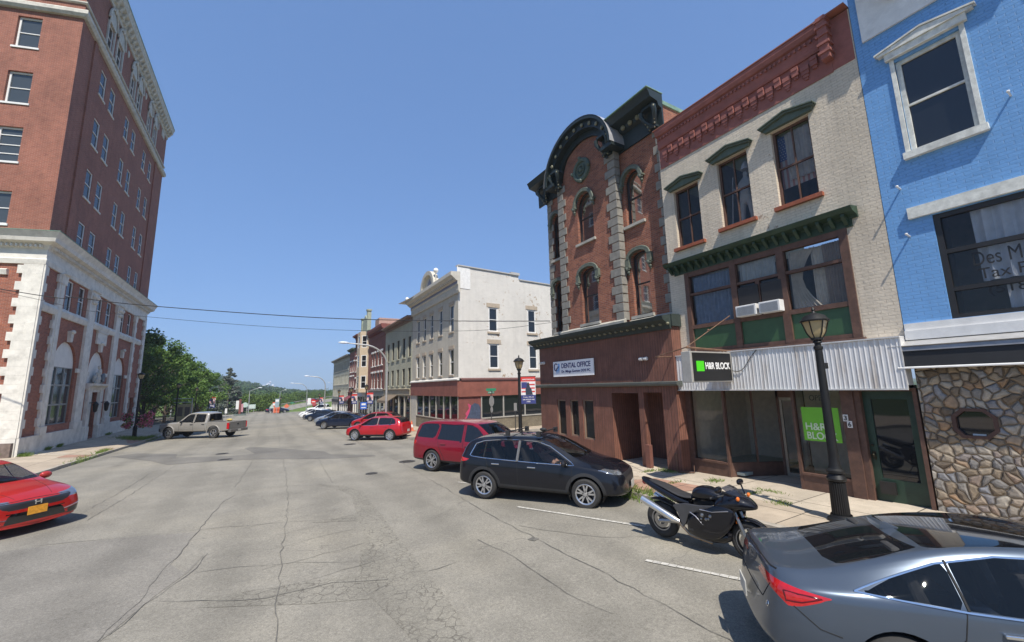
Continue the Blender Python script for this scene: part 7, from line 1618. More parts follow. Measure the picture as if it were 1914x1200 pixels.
KP = dict(st=suv_st(), xf=1.34, xr=-1.33, r=.345, hw=.925, gap=.06, clad=.075, paint=KBLK, lvl=3, spokes=5, double=True, glass=CARG, seatx=.05, seatz=.75,
    side=[([(-2.6, .30), (2.6, .30), (2.6, .12), (-2.6, .12)], 'plastic', .3), ([(-1.0, .42), (1.0, .40), (1.0, .2), (-1.0, .2)], 'plastic', .5),
          (q1, 'glass', .4), ([(-1.33, 1.44), (-.9, 1.475), (-.42, 1.48), (-.42, 1.02), (-1.33, 1.055)], 'glass', .4), ([(-.34, 1.48), (.05, 1.465), (.38, 1.36), (.95, 1.03), (1.0, .985), (-.34, 1.015)], 'glass', .4),
          ([(-2.5, 1.04), (-2.1, 1.03), (-1.75, .985), (-1.95, .92), (-2.5, .90)], 'tail', .35), ([(2.5, .73), (2.2, .76), (1.68, .89), (1.74, .93), (2.05, .87), (2.5, .81)], 'head', .46)],
    end=[([(-.66, 1.16), (.66, 1.16), (.56, 1.50), (-.56, 1.50)], 'rearw', False, (-2.3, -1.4)), ([(-.68, 1.14), (-.57, 1.52), (.57, 1.52), (.68, 1.14)], 'wind', True, (.1, 1.3)), ([(-.5, .80), (.5, .80), (.42, .55), (-.42, .55)], 'grille', True, (1.8, 3))],
    lines=[([(-1.78, 1.09), (-1.66, 1.38), (-1.42, 1.46), (-.9, 1.505), (-.3, 1.51), (.1, 1.49), (.44, 1.38), (1.0, 1.04), (1.08, .97), (0, .995), (-1.3, 1.035), (-1.70, 1.06), (-1.78, 1.09)], .011, CHROME, 'window_trim', True),
           ([(-.38, .99), (-.36, .40)], .006, SEAM, 'door_seam', True), ([(-1.28, 1.03), (-1.22, .80), (-1.0, .55), (-.95, .42)], .006, SEAM, 'door_seam', True), ([(1.05, .95), (1.0, .6), (.98, .40)], .006, SEAM, 'door_seam', True), ([(-.38, 1.49), (-.38, 1.0)], .035, mat('pillar_grey', (.12, .12, .12), .4), 'pillar', True), ([(-1.345, 1.44), (-1.345, 1.05)], .016, SEAM, 'pillar', True)],
    tlines=[([(-1.5, .63), (-.6, .66), (.25, .63)], .014, PLAST, 'roof_rail')], handles=[(-.98, .91), (.02, .88)], hmat=CHROME, mirror=(.88, 1.03), rplate=(-2.26, .62, PLATEB), plate=(2.26, .5, PLATEB))
K_T, ktr, _, ktt = car('suv', 'black SUV with chrome window line and roof rack, parked before the dental office', 'car', (6.14, 9.02, zc(9.0)), -56, KP)
K_T.scale = (.96, .96, .925)
mb = MB()
for x in (-.75, .12): mb.tube([(x, -.62, 1.70), (x, .62, 1.70)], .018, 6); mb.box(x-.05, x+.05, -.66, -.58, 1.60, 1.735); mb.box(x-.05, x+.05, .58, .66, 1.60, 1.735)
mb.ball((.12, -.3, 1.76), .05, 8, sq=(2, 1, 1)); mb.build('roof_rack', [PLAST], K_T, smooth=30)
# driver
SKIN = mat('skin', (.42, .24, .17), .55, var=.08, b=0); SHIRT = mat('red_shirt', (.25, .05, .05), .8)
t = thing('person', 'driver in a dark red shirt sitting behind the wheel of the black SUV', 'person', (0, 0, 0)); t.location = A_T.location*0+Vector((6.10, 9.0, zc(9.0))); t.rotation_euler = (0, 0, rad(-56))
skin_fig('body', [(-.22, .36, .80), (-.26, .36, 1.0), (-.28, .36, 1.16), (-.26, .36, 1.26), (-.245, .36, 1.37), (-.24, .54, 1.14), (-.05, .56, .98), (.2, .48, 1.06), (-.24, .18, 1.14), (-.05, .16, .98), (.2, .26, 1.06), (.15, .46, .78), (.45, .46, .50), (.15, .26, .78), (.45, .26, .50), (.28, .46, 1.08), (.28, .28, 1.08)],
 [(0, 1), (1, 2), (2, 3), (3, 4), (2, 5), (5, 6), (6, 7), (2, 8), (8, 9), (9, 10), (0, 11), (11, 12), (0, 13), (13, 14), (7, 15), (10, 16)], [.15, .13, .13, .055, .095, .06, .042, .035, .06, .042, .035, .08, .055, .08, .055, .03, .03], SKIN, t)
skin_fig('shirt', [(-.22, .36, .80), (-.26, .36, 1.0), (-.28, .36, 1.15), (-.24, .54, 1.14), (-.08, .56, 1.0), (-.24, .18, 1.14), (-.08, .16, 1.0)], [(0, 1), (1, 2), (2, 3), (3, 4), (2, 5), (5, 6)], [.16, .14, .14, .075, .058, .075, .058], SHIRT, t)
MB().ball((-.265, .36, 1.42), .1, 12, sq=(1, .9, .95)).build('hair', [mat('hair_brown', (.05, .03, .02), .7)], t, smooth=True)
# burgundy SUV (longer, taller, squarer)
DR = paint('paint_burgundy', (.20, .008, .02), .1, .3)
sD = 1.14
st = [[-2.30*sD, .10, .42, .70, .98, .64, .52, 1.15, 1.18], [-2.22*sD, .04, .33, .89, 1.05, .85, .68, 1.40, 1.45], [-2.05*sD, 0, .30, .95, 1.08, .90, .68, 1.70, 1.75], [-1.5*sD, 0, .28, .96, 1.08, .91, .69, 1.74, 1.79], [-.5*sD, 0, .28, .96, 1.06, .91, .69, 1.755, 1.80], [.1*sD, 0, .28, .96, 1.05, .91, .69, 1.74, 1.79], [.42*sD, 0, .28, .96, 1.04, .905, .67, 1.65, 1.71], [.95*sD, 0, .28, .955, 1.02, .90, .76, 1.22, 1.27], [1.25*sD, 0, .28, .95, 1.01, .89, .76, 1.12, 1.17], [1.85*sD, 0, .3, .93, .98, .87, .72, 1.06, 1.10], [2.12*sD, -.03, .32, .86, .92, .79, .66, .98, 1.01], [2.22*sD, -.05, .36, .7, .8, .64, .54, .86, .88]]
DP = dict(st=st, xf=1.52, xr=-1.52, r=.375, hw=.955, gap=.06, paint=DR, lvl=3, spokes=5, double=True, glass=CARGD, wglass=CARG, seatx=.1, seatz=.85, crease=.6,
    side=[([(-2.33, 1.22), (-2.18, 1.60), (-2.0, 1.66), (-1.42, 1.68), (-1.28, 1.60), (-1.40, 1.20), (-1.5, 1.16), (-2.28, 1.18)], 'glass', .4), ([(-1.20, 1.66), (-.16, 1.68), (-.16, 1.10), (-1.30, 1.13), (-1.24, 1.3)], 'glass', .4), ([(-.04, 1.68), (.15, 1.66), (.42, 1.56), (.92, 1.16), (.98, 1.09), (-.04, 1.10)], 'glass', .4),
          ([(-2.9, 1.08), (-2.3, 1.06), (-2.28, 1.0), (-2.36, .92), (-2.9, .92)], 'tail', .3), ([(2.9, .80), (2.3, .82), (2.1, .90), (2.14, .98), (2.9, .96)], 'head', .4), ([(-2.9, .42), (2.9, .40), (2.9, .1), (-2.9, .1)], 'plastic', .3)],
    end=[([(-.74, 1.22), (.74, 1.22), (.62, 1.66), (-.62, 1.66)], 'rearw', False, (-2.8, -1.8)), ([(-.76, 1.22), (-.62, 1.68), (.62, 1.68), (.76, 1.22)], 'wind', True, (.1, 1.3)), ([(-.6, .92), (.6, .92), (.5, .62), (-.5, .62)], 'grille', True, (1.9, 3))],
    lines=[([(-.10, 1.69), (-.09, .42)], .007, SEAM, 'door_seam', True), ([(-1.25, 1.1), (-1.2, .9), (-.98, .55), (-.95, .42)], .007, SEAM, 'door_seam', True), ([(1.0, 1.05), (1.0, .42)], .007, SEAM, 'door_seam', True), ([(-1.24, 1.66), (-1.34, 1.12)], .02, DR, 'pillar', True)],
    tlines=[([(-2.1, .70), (-.6, .72), (.2, .70)], .02, DR, 'roof_rail')], handles=[(-.98, .98), (.12, .96)], mirror=(.85, 1.15), rplate=(-2.62, .8, PLATEB), plate=None)
car('suv', 'burgundy large SUV half hidden behind the black SUV', 'car', (6.42, 13.3, zc(13.3)), -62, DP)[0].scale = (.95, .95, .94)
RED = paint('paint_red', (.40, .012, .018), .1, .3)
NP = dict(KP); NP.update(paint=RED, st=suv_st(.985, .965), xf=1.32, xr=-1.32, clad=.05, lvl=2, glass=CARGD, spokes=10, double=False, hmat=RED, rimr=.255)
NP['lines'] = [l for l in KP['lines']][:1]+KP['lines'][1:]
car('suv', 'bright red compact SUV facing left, alone in the street before the traffic cone', 'car', (6.2, 27.7, zc(27.7)), 137, NP)[0].scale = (.91, .91, .93)
NP2 = dict(NP); NP2.update(paint=paint('paint_red_deep', (.33, .012, .016), .1, .3)); car('suv', 'second red SUV, only its roof and side showing behind the bright red one', 'car', (7.9, 36.3, zc(36)), 137, NP2)[0].scale = (.92, .92, .94)
NAVY_P = paint('paint_navy', (.012, .02, .045), .2, .3); SILV = paint('paint_silver', (.42, .45, .50), .6, .35); WHP = paint('paint_white', (.72, .72, .72), 0, .35)
sedan('sedan', 'navy car with bright wheel directly behind the second red SUV', (6.1, 41.2, zc(41)), 140, NAVY_P, lvl=2, glass_=CARGD)
sedan('sedan', 'silver car between the two navy cars', (6.5, 47.5, zc(47.5)), 140, SILV, lvl=2, glass_=CARGD)
sedan('sedan', 'dark navy sedan farther down the row, before the white cars', (6.4, 59.5, zc(59.5)), 140, NAVY_P, lvl=2, glass_=CARGD)
sedan('sedan', 'white car just behind the dark navy sedan', (6.3, 66.5, zc(66.5)), 140, WHP, lvl=2, glass_=CARGD, side=[(p, s, y) for p, s, y in []] or None) if 0 else sedan('sedan', 'white car just behind the dark navy sedan', (6.3, 66.5, zc(66.5)), 140, WHP, lvl=2, glass_=CARGD)
sedan('sedan', 'white car with black wheels at the far end of the parked row', (6.55, 74.5, zc(74.5)), 140, WHP, lvl=2, glass_=CARGD)
sedan('sedan', 'dark blue car crossing at the far crossroads', (1.9, 112.5, -2.33), 5, NAVY_P, lvl=1, glass_=CARGD); sedan('sedan', 'small red car at the far crossroads beside the row end', (12.6, 150, -1.25), 40, RED, lvl=1, glass_=CARGD)
sedan('sedan', 'dark parked car half hidden behind the railing, nearest the bank', (-12.6, 55, -.95), 95, NAVY_P, lvl=1, glass_=CARGD); sedan('sedan', 'black parked car behind the railing, farther under the trees', (-12.4, 62, -1.2), 95, KBLK, lvl=1, glass_=CARGD)
# red compact car at lower left
CR = paint('paint_red_orange', (.42, .018, .014), .15, .28)
sC = .93
cst = [[-2.30, .2, .42, .55, .82, .5, .4, .98, 1.0], [-2.2, .08, .28, .78, .9, .73, .6, 1.03, 1.06], [-1.9, 0, .22, .88, .93, .83, .64, 1.06, 1.09], [-1.45, 0, .2, .895, .93, .85, .6, 1.15, 1.19], [-.9, 0, .19, .9, .93, .86, .57, 1.31, 1.345], [-.3, 0, .19, .9, .92, .86, .57, 1.385, 1.41], [.15, 0, .19, .9, .91, .86, .57, 1.37, 1.40], [.55, 0, .19, .9, .9, .86, .58, 1.27, 1.31], [1.15, 0, .19, .9, .87, .85, .66, .98, 1.03], [1.4, 0, .2, .9, .85, .84, .68, .91, .96], [1.9, 0, .2, .885, .79, .82, .64, .83, .88], [2.16, -.04, .2, .84, .70, .77, .56, .73, .77], [2.31, -.08, .22, .70, .60, .62, .48, .66, .68]]
CP = dict(st=cst, xf=1.38, xr=-1.32, r=.325, hw=.895, gap=.05, paint=CR, lvl=3, spokes=5, double=True, glass=CARG, seatx=.05, seatz=.58,
    side=[([(-1.5, .98), (-1.1, 1.16), (-.75, 1.25), (-.3, 1.30), (-.1, 1.30), (-.1, .93)], 'glass', .4), ([(-.05, 1.30), (.25, 1.27), (.55, 1.18), (1.0, .94), (1.0, .90), (-.05, .92)], 'glass', .4), ([(2.6, .62), (2.1, .64), (1.72, .76), (1.80, .80), (2.15, .74), (2.6, .71)], 'head', .40)],
    end=[([(-.64, 1.0), (-.55, 1.31), (.55, 1.31), (.64, 1.0)], 'wind', True, (.2, 1.3)), ([(-.58, 1.12), (.58, 1.12), (.5, 1.32), (-.5, 1.32)], 'rearw', False, (-1.8, -.7)), ([(-.62, .70), (.62, .70), (.52, .60), (.40, .56), (-.40, .56), (-.52, .60)], 'grille', True, (1.8, 3)), ([(-.42, .50), (.42, .50), (.5, .30), (-.5, .30)], 'dark', True, (1.9, 3)),
         ([(-.82, .44), (-.52, .38), (-.55, .28), (-.80, .30)], 'dark', True, (1.8, 3)), ([(.82, .44), (.52, .38), (.55, .28), (.80, .30)], 'dark', True, (1.8, 3))],
    elines=[([(-.80, .46), (-.5, .40), (-.46, .40)], .010, CHROME, 'fog_trim', True), ([(.80, .46), (.5, .40), (.46, .40)], .010, CHROME, 'fog_trim', True), ([(-.6, .71), (0, .73), (.6, .71)], .007, ALLOYD, 'grille_bar', True), ([(-.7, .26), (0, .22), (.7, .26)], .02, CR, 'chin', True)],
    tlines=[([(2.15, .30), (1.7, .42), (1.15, .5)], .004, SEAM, 'bonnet_crease')],
    lines=[([(0, .9), (.02, .3)], .006, SEAM, 'door_seam', True), ([(1.1, .86), (1.08, .6), (1.0, .3)], .006, SEAM, 'door_seam', True)], handles=[(.25, .78)], mirror=(.86, .98), plate=(2.325, .50, mat('plate_orange', (.75, .33, .03), .5, var=.2, vs=20, b=0)), rplate=None)
c_T, ctr, ctre, _ = car('sedan', 'red compact car cut off by the lower left edge, orange licence plate', 'car', (-5.79, 14.55, zc(14.5)), -42, CP)
h = ctre(0, .655, True); bx_ = (h.x if h else 2.3)+.012; mb = MB(); mb.box(-.008, .008, -.055, -.035, -.045, .045); mb.box(-.008, .008, .035, .055, -.045, .045); mb.box(-.008, .008, -.035, .035, -.01, .01); mb.build('badge', [CHROME], c_T, loc=(bx_, 0, .655))
MB().box(-.01, .01, -.2, .2, -.01, .01).build('wiper', [SEAM], c_T, loc=(1.02, .1, 1.02))
# ---- pickup ----
def pickup(label, loc, rz, col, lvl=3):
    st = [[-1.10, 0, .48, .80, 1.0, .78, .60, 1.60, 1.66], [-1.06, 0, .46, .955, 1.08, .92, .68, 1.72, 1.79], [-.4, 0, .45, .97, 1.08, .935, .69, 1.76, 1.83], [.45, 0, .45, .97, 1.08, .935, .69, 1.75, 1.82], [.72, 0, .45, .97, 1.08, .93, .68, 1.62, 1.70], [1.28, 0, .45, .97, 1.08, .93, .80, 1.14, 1.19], [1.5, 0, .45, .97, 1.07, .93, .80, 1.12, 1.17], [2.35, 0, .44, .97, 1.03, .915, .78, 1.08, 1.12], [2.78, -.02, .42, .93, .98, .86, .74, 1.02, 1.05], [2.9, -.03, .46, .8, .86, .74, .62, .94, .96]]
    P = dict(st=st, xf=1.93, xr=9, r=.40, hw=.97, gap=.07, paint=col, lvl=lvl, spokes=5, double=False, rimr=.235, glass=CARGD, wglass=CARG, seatx=.3, seatz=.9, crease=.75,
        side=[([(-.88, 1.66), (-.10, 1.68), (-.10, 1.12), (-.92, 1.12)], 'glass', .4), ([(.02, 1.68), (.38, 1.67), (.62, 1.55), (1.02, 1.20), (1.02, 1.12), (.02, 1.12)], 'glass', .4), ([(3.2, .82), (2.72, .82), (2.68, .98), (3.2, .98)], 'head', .45), ([(-1.3, .50), (3.2, .50), (3.2, .3), (-1.3, .3)], 'plastic', .3), ([(2.62, .72), (3.3, .72), (3.3, .5), (2.66, .5)], 'plastic', .3)],
        end=[([(-.76, 1.20), (-.62, 1.70), (.62, 1.70), (.76, 1.20)], 'wind', True, (.2, 1.4)), ([(-.66, 1.18), (.66, 1.18), (.60, 1.66), (-.60, 1.66)], 'rearw', False, (-1.3, -.9)), ([(-.5, .95), (.5, .95), (.5, .72), (-.5, .72)], 'grille', True, (2.4, 3.3))],
        lines=[([(-.04, 1.7), (-.04, .55)], .008, SEAM, 'door_seam', True), ([(-.98, 1.66), (-1.0, 1.1), (-.96, .55)], .008, SEAM, 'door_seam', True), ([(1.08, 1.1), (1.1, .55)], .008, SEAM, 'door_seam', True), ([(-1.0, .70), (1.4, .70)], .012, col, 'side_moulding', True)], handles=[(-.82, .98), (.10, .98)], hmat=SEAM, mirror=(.9, 1.18), mmat=PLAST, plate=None, rplate=None)
    T, tr, _, _ = car('pickup_truck', label, 'pickup truck', loc, rz, P)
    for o in [c for c in kids(T) if c.name.startswith('wheel') and c.location.x > 5]:
        for c in list(o.children): bpy.data.objects.remove(c)
        bpy.data.objects.remove(o)
    ln = [c for c in kids(T) if c.name.startswith('wheel_arch_liner')][0]
    me = ln.data; bm = bmesh.new(); bm.from_mesh(me); bmesh.ops.delete(bm, geom=[v for v in bm.verts if v.co.x > 5], context='VERTS'); bm.to_mesh(me); bm.free()
    mb = MB(); xw = -1.72; R = .50; n = 12; a_ = [(xw+R*math.cos(math.pi*k/n), .40+R*math.sin(math.pi*k/n)) for k in range(n+1)]
    out = [(-1.14, .50), (xw+R, .50)]+a_[1:-1]+[(xw-R, .50), (-2.88, .56), (-2.92, .62), (-2.92, 1.12), (-1.14, 1.12)]
    for s in (1, -1): y0, y1 = (.90, .975) if s > 0 else (-.975, -.90); mb.plate(out, y0, y1)
    mb.box(-2.9, -1.14, -.9, .9, .62, .66); mb.box(-1.2, -1.14, -.9, .9, .66, 1.1); mb.build('bed', [col], T, bevel=.012)
    mb = MB(); mb.box(-2.94, -2.86, -.895, .895, .60, 1.11); mb.build('tailgate', [mat('tailgate_grey', (.20, .19, .17), .45, .2, var=.15)], T, bevel=.012); MB().box(-2.955, -2.94, -.09, .09, .9, .97).build('tailgate_handle', [SEAM], T)
    mb = MB(); mb.box(-3.1, -2.88, -.95, .95, .42, .60); mb.build('rear_bumper', [mat('bumper_grey', (.18, .17, .16), .45, .5, var=.2)], T, bevel=.03); MB().box(-3.112, -3.1, -.16, .16, .46, .58).build('licence_plate', [PLATEB], T)
    for s in (1, -1):
        mb = MB(); mb.box(-2.965, -2.78, s*.955-.025, s*.955+.032, .64, 1.06); mb.build('taillight', [TAILR], T, bevel=.01)
        mb = MB(); A = [rad(180*k/16) for k in range(17)]; mb.tube([(xw+(R+.02)*math.cos(a), s*.985, .40+(R+.02)*math.sin(a)) for a in A], .035, 6); mb.tube([(1.93+(R-.0)*math.cos(a), s*.975, .40+(R)*math.sin(a)) for a in A], .035, 6); mb.build('wheel_flare', [col], T, smooth=True)
    add_wheels(T, xw, xw, .97, .40, 5, False, .235); 
    dup_ = [c for c in kids(T) if c.name.startswith('wheel') and not c.name.startswith('wheel_') and abs(c.location.x-xw) < .01]
    for o in dup_[2:]:
        for c in list(o.children): bpy.data.objects.remove(c)
        bpy.data.objects.remove(o)
    mb = MB(); mb.box(-1.16, -2.8, -.9, .9, .661, .664); mb.build('bed_liner', [PLAST], T); MB().box(-2.8, -1.7, -.05, .05, .38, .46).build('axle_beam', [SEAM], T)
    return T
pk = pickup('beige crew cab pickup truck parked nose to the left kerb', (-4.4, 41.2, zc(41)), 146, paint('paint_beige', (.40, .38, .345), .45, .4)); pk.scale = (1.0, 1.0, 1.1)
pickup('white pickup truck at the far end of the parked row by the last shops', (9.6, 93.5, -1.9), 150, WHP, 1)
MB()
t = thing('load', 'small yellow sack lying on the side of the pickup bed', 'sack', (-2.6, 40.6, zc(41)+1.24)); MB().ball((0, 0, .05), .16, 8, sq=(1.3, .8, .6), jit=.1).build('sack_body', [mat('sack_yellow', (.55, .42, .12), .8)], t, smooth=True)
# ---- motorcycle ----
MO = thing('motorcycle', 'black sport touring motorcycle with silver silencer between black SUV and grey sedan', 'motorcycle', (6.12, 4.55, zc(4.5)), rad(-81)); MO.scale = (.94, .94, .93); MBK = paint('paint_bike_black', (.003, .003, .006), .0, .5, .03); MGR = mat('bike_grey_frame', (.10, .10, .105), .4, .6, var=.1)
def loft(secs, m, name, n=16, power=2.4, parent=None, lvl=1, open_=False):
    """rings of (x, y centre, z centre, half width, half height)"""
    mb = MB(); v = []
    for (x, yc, z, hy, hz) in secs:
        for k in range(n):
            a = 2*math.pi*k/n; c, s = math.cos(a), math.sin(a); v.append((x, yc+hy*math.copysign(abs(c)**(2/power), c), z+hz*math.copysign(abs(s)**(2/power), s)))
    N = len(secs); fs = [(i*n+k, i*n+(k+1) % n, (i+1)*n+(k+1) % n, (i+1)*n+k) for i in range(N-1) for k in range(n)]+[tuple(range(n)), tuple(range((N-1)*n, N*n))]
    mb.add(v, fs); o = mb.build(name, [m], parent, smooth=True)
    if lvl: s_ = o.modifiers.new('s', 'SUBSURF'); s_.levels = lvl; s_.render_levels = lvl
    return o
def mwheel(x, r, mr, disc=2):
    h = MB().lathe([(0, -.05), (.05, -.05), (.05, .05), (0, .05)], n=16, axis='y'); W = h.build('wheel', [ALLOYD], MO, loc=(x, 0, r))
    mb = MB(); n = 14; prf = [(r-mr+mr*1.0*math.cos(a), mr*.95*math.sin(a)) for a in [2*math.pi*k/n for k in range(n+1)]]; mb.lathe(prf, n=40, axis='y'); o = mb.build('tyre', [RUB], smooth=True); o.parent = W
    mb = MB(); rr_ = r-mr*1.75; mb.lathe([(rr_, -mr*.8), (rr_+.02, -mr*.8), (rr_+.02, mr*.8), (rr_, mr*.8), (rr_, -mr*.8)], n=36, axis='y')
    for k in range(3):
        a = 2*math.pi*k/3+.4; d = Vector((math.cos(a), math.sin(a))); nn = Vector((-d.y, d.x)); q = [d*.04+nn*.035, d*.04-nn*.035, d*(rr_+.005)-nn*.02, d*(rr_+.005)+nn*.02]; mb.add([(p.x, y, p.y) for y in (-.02, .02) for p in q], [(0, 1, 2, 3), (7, 6, 5, 4), (0, 4, 5, 1), (1, 5, 6, 2), (2, 6, 7, 3), (3, 7, 4, 0)])
    o = mb.build('rim', [mat('bike_rim', (.30, .30, .31), .35, .8)]); o.parent = W
    mb = MB()
    for s in ((1, -1) if disc == 2 else (-1,)): mb.lathe([(.08, s*.065), (.135, s*.065), (.135, s*.07), (.08, s*.07), (.08, s*.065)], n=28, axis='y')
    o = mb.build('brake_disc', [mat('disc_steel', (.35, .34, .33), .3, .9)]); o.parent = W
mwheel(-.75, .315, .085, 1); mwheel(.75, .30, .06, 2)
loft([(-.13, 0, .85, .05, .03), (-.10, 0, .88, .13, .10), (.02, 0, .91, .17, .13), (.18, 0, .925, .17, .125), (.32, 0, .90, .13, .10), (.44, 0, .87, .07, .06), (.47, 0, .86, .03, .03)], MBK, 'fuel_tank', parent=MO)
loft([(-.98, 0, .985, .05, .015), (-.85, 0, .955, .11, .03), (-.6, 0, .905, .14, .035), (-.45, 0, .845, .15, .03), (-.25, 0, .80, .15, .035), (-.12, 0, .815, .12, .035), (-.09, 0, .82, .06, .02)], mat('seat_vinyl', (.025, .024, .024), .6), 'seat', parent=MO)
loft([(-1.13, 0, 1.0, .04, .02), (-1.08, 0, .97, .10, .045), (-.95, 0, .925, .135, .065), (-.7, 0, .85, .16, .08), (-.45, 0, .77, .17, .085), (-.28, 0, .72, .15, .09), (-.15, 0, .70, .10, .06)], MBK, 'tail_fairing', parent=MO)
MB().ball((-1.07, 0, .93), .07, 10, sq=(.7, 1.3, .8)).build('taillight', [TAILR], MO, smooth=True)
loft([(.90, 0, .83, .03, .02), (.86, 0, .845, .11, .055), (.74, 0, .87, .19, .11), (.60, 0, .87, .235, .15), (.45, 0, .80, .25, .20), (.34, 0, .76, .24, .17), (.28, 0, .75, .20, .12)], MBK, 'nose_fairing', parent=MO, power=2.2)
for s in (1, -1):
    o = loft([(.64, s*.20, .70, .02, .06), (.55, s*.225, .64, .035, .17), (.38, s*.235, .55, .045, .28), (.15, s*.235, .46, .05, .24), (-.05, s*.22, .40, .045, .17), (-.18, s*.20, .37, .03, .09)], MBK, 'side_fairing', parent=MO, power=3)
loft([(.52, 0, .34, .10, .06), (.40, 0, .27, .17, .10), (.1, 0, .23, .18, .09), (-.15, 0, .24, .14, .07), (-.25, 0, .26, .08, .04)], MBK, 'belly_fairing', parent=MO)
loft([(.35, 0, .5, .12, .15), (.2, 0, .48, .2, .2), (-.1, 0, .46, .2, .18), (-.25, 0, .45, .1, .1)], mat('engine_black', (.03, .03, .03), .5, .5), 'engine', parent=MO)
for s in (1, -1):
    mb = MB(); mb.plate([(-.42, .66), (-.20, .73), (.05, .74), (.34, .79), (.30, .75), (.08, .67), (-.14, .56), (-.20, .40), (-.25, .33), (-.30, .44), (-.34, .56)], s*.19-.02, s*.19+.02); mb.build('side_frame', [MGR], MO, bevel=.01)
mb = MB(); mb.tube([(-.2, -.10, .40), (-.5, -.12, .36), (-.75, -.12, .315)], [.045, .04, .035], 8); mb.tube([(-.2, .10, .40), (-.5, .12, .36), (-.75, .12, .315)], [.045, .04, .035], 8); mb.build('swingarm', [mat('swingarm_alu', (.34, .34, .34), .35, .8)], MO, smooth=True)
for s in (-1, 1):
    mb = MB(); mb.tube([(-.32, s*.19, .40), (-.42, s*.205, .43), (-1.02, s*.225, .66)], [.03, .058, .062], 14); mb.build('silencer', [mat('silencer_alu', (.68, .68, .68), .25, .9, var=.05)], MO, smooth=30)
    mb = MB(); mb.tube([(.2, s*.12, .17), (-.15, s*.16, .22), (-.34, s*.19, .40)], .028, 8); mb.build('exhaust_pipe', [mat('pipe_bronze', (.30, .22, .15), .35, .9)], MO, smooth=True)
loft([(-.45, 0, .56, .05, .02), (-.6, 0, .64, .09, .03), (-.8, 0, .68, .10, .02), (-.98, 0, .64, .08, .015)], PLAST, 'rear_hugger', parent=MO)
loft([(1.07, 0, .46, .03, .01), (1.0, 0, .555, .06, .015), (.85, 0, .635, .075, .018), (.68, 0, .64, .08, .018), (.55, 0, .58, .07, .015)], MBK, 'front_mudguard', parent=MO)
mb = MB()
for s in (1, -1): mb.tube([(.75, s*.095, .30), (.62, s*.095, .62), (.50, s*.1, .92)], [.03, .028, .026], 8)
mb.build('fork', [mat('fork_steel', (.3, .3, .3), .3, .9)], MO, smooth=True)
mb = MB()
for s in (1, -1): mb.tube([(.46, s*.08, .96), (.42, s*.22, .95), (.34, s*.36, .93)], [.014, .014, .018], 7)
mb.box(.42, .52, -.11, .11, .93, .99); mb.build('handlebar', [PLAST], MO, smooth=30)
mb = MB(); v = []; N_ = 9
for j, (x, z, w) in enumerate(((.78, .95, .15), (.68, 1.03, .16), (.58, 1.09, .15), (.50, 1.12, .11))):
    for k in range(N_): u = -1+2*k/(N_-1); v.append((x-.09*u*u, w*u, z-.05*u*u))
mb.add(v, [(j*N_+k, j*N_+k+1, (j+1)*N_+k+1, (j+1)*N_+k) for j in range(3) for k in range(N_-1)]); mb.build('windscreen', [glass('bike_screen', (.02, .02, .025), .6)], MO, smooth=True, recalc=False)
for s in (1, -1):
    mb = MB(); mb.ball((.50, s*.40, 1.10), .085, 10, sq=(.5, 1.25, .62)); mb.tube([(.66, s*.16, .98), (.54, s*.34, 1.07)], .014, 6); mb.build('mirror', [MBK], MO, smooth=True); MB().ball((.70, s*.20, .96), .035, 8, sq=(.8, 1, 1)).build('indicator', [ORANGE], MO, smooth=True); MB().box(.60, .64, s*.10-.012, s*.10+.012, .56, .66).build('reflector', [ORANGE], MO)
MB().tube([(-.12, .16, .26), (-.22, .30, .0)], .012, 6).build('kickstand', [MGR], MO); MB().box(-.12, .02, -.26, -.2, .33, .36).build('footpeg', [PLAST], MO)
mb = MB(); mb.lathe([(.0, -.215), (.09, -.215), (.1, -.20), (.1, -.18)], (.0, 0, .40), 18, axis='y'); mb.build('engine_cover', [mat('bronze_cover', (.22, .18, .13), .4, .8)], MO, smooth=30)
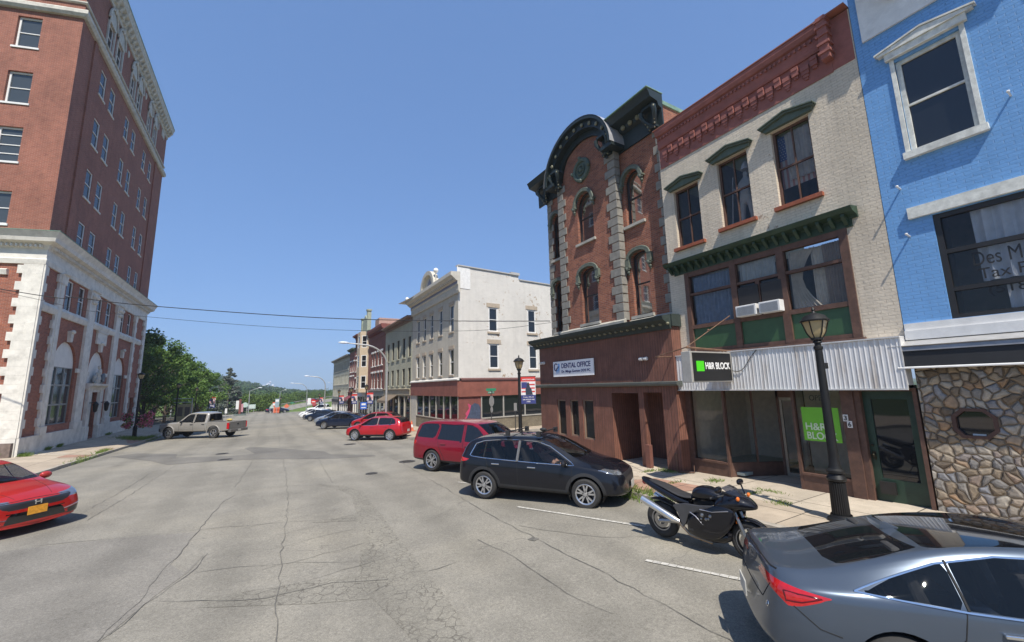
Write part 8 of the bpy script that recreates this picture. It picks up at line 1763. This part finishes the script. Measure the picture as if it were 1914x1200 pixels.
for s in (1, -1):
    y = s*.262
    mb = MB(); mb.plate([(.36, .66), (.30, .56), (.12, .50), (.06, .58), (.10, .66), (.22, .70)], y-.012, y+.012); mb.build('vent_mesh', [mat('engine_black', (.03, .03, .03))], MO)
    mb = MB()
    for (x, z, r_) in ((.14, .62, .035), (.2, .57, .028), (.27, .63, .03), (.24, .58, .022), (.12, .56, .02)): mb.ball((x, y+s*.012, z), r_, 8)
    mb.build('engine_bolts', [mat('fork_steel', (.3, .3, .3))], MO, smooth=True)
    mb = MB(); mb.tube([(.40, y-s*.02, .42), (.30, y+s*.01, .50), (.14, y+s*.012, .47), (.02, y+s*.012, .58), (-.08, y-s*.005, .62)], .007, 5); mb.tube([(.56, s*.262, .76), (.30, s*.268, .70), (.1, s*.27, .70)], .008, 5); mb.build('fairing_edge', [mat('edge_silver', (.5, .5, .55), .25, .8)], MO, smooth=True)
    MB().lathe([(0, .262), (.085, .262), (.095, .25), (.095, .22)], (-.02, 0, .36), 18, axis='y').build('clutch_cover', [mat('bronze_cover', (.22, .18, .13))], MO, smooth=30) if s > 0 else None
# pieces that stand apart become parts of their own
SPL = ('quoins', 'pier', 'window_surround', 'cornice_ornaments', 'lintel', 'hood', 'rosettes', 'scroll_brackets', 'bracket_beading', 'tie_bolt', 'stone_trim', 'roof_rack', 'roof_rail', 'fork', 'side_window', 'window_trim', 'signband', 'end_pier', 'lamp_heads', 'wheel_arch_liner', 'taillight', 'headlight', 'green_panel', 'carving', 'doorcase', 'window_frame', 'shopfront_frame', 'door_frame', 'panels', 'swingarm', 'gable', 'pillar', 'cornice', 'entablature', 'quoin', 'sticker', 'door_seam', 'room', 'window_display', 'symbols', 'small_lines', 'banner_rods', 'axle_beam')
REN = {'quoins': 'quoin', 'cornice_ornaments': 'cornice_ornament', 'rosettes': 'rosette', 'scroll_brackets': 'scroll_bracket', 'lamp_heads': 'lamp_head', 'banner_rods': 'banner_rod', 'panels': 'panel'}
for o in list(bpy.data.objects):
    if o.type != 'MESH' or o.parent is None or o.data.users > 1: continue
    b = o.name.split('.')[0]
    if b in SPL:
        ch = list(o.children); w = [c.matrix_world.copy() for c in ch]
        if ch: continue
        r = split_loose(o, .02 if b != 'wheel_arch_liner' else .01)
        if b in REN:
            for q in r: q.name = REN[b]
# ---------------------------------------------------------------- air
hm_ = bpy.data.materials.new('haze'); th = nm(hm_); th.nodes.remove(th.nodes['Principled BSDF']); pv = th.nodes.new('ShaderNodeVolumePrincipled')
pv.inputs['Color'].default_value = (.80, .88, 1, 1); pv.inputs['Density'].default_value = .00045; pv.inputs['Anisotropy'].default_value = .2
th.links.new(pv.outputs[0], th.nodes['Material Output'].inputs['Volume'])
hz_o = MB().box(-1600, 1600, -500, 1600, -40, 95).build('haze', [hm_]); hz_o['kind'] = 'stuff'; hz_o['label'] = 'thin summer haze in the air'
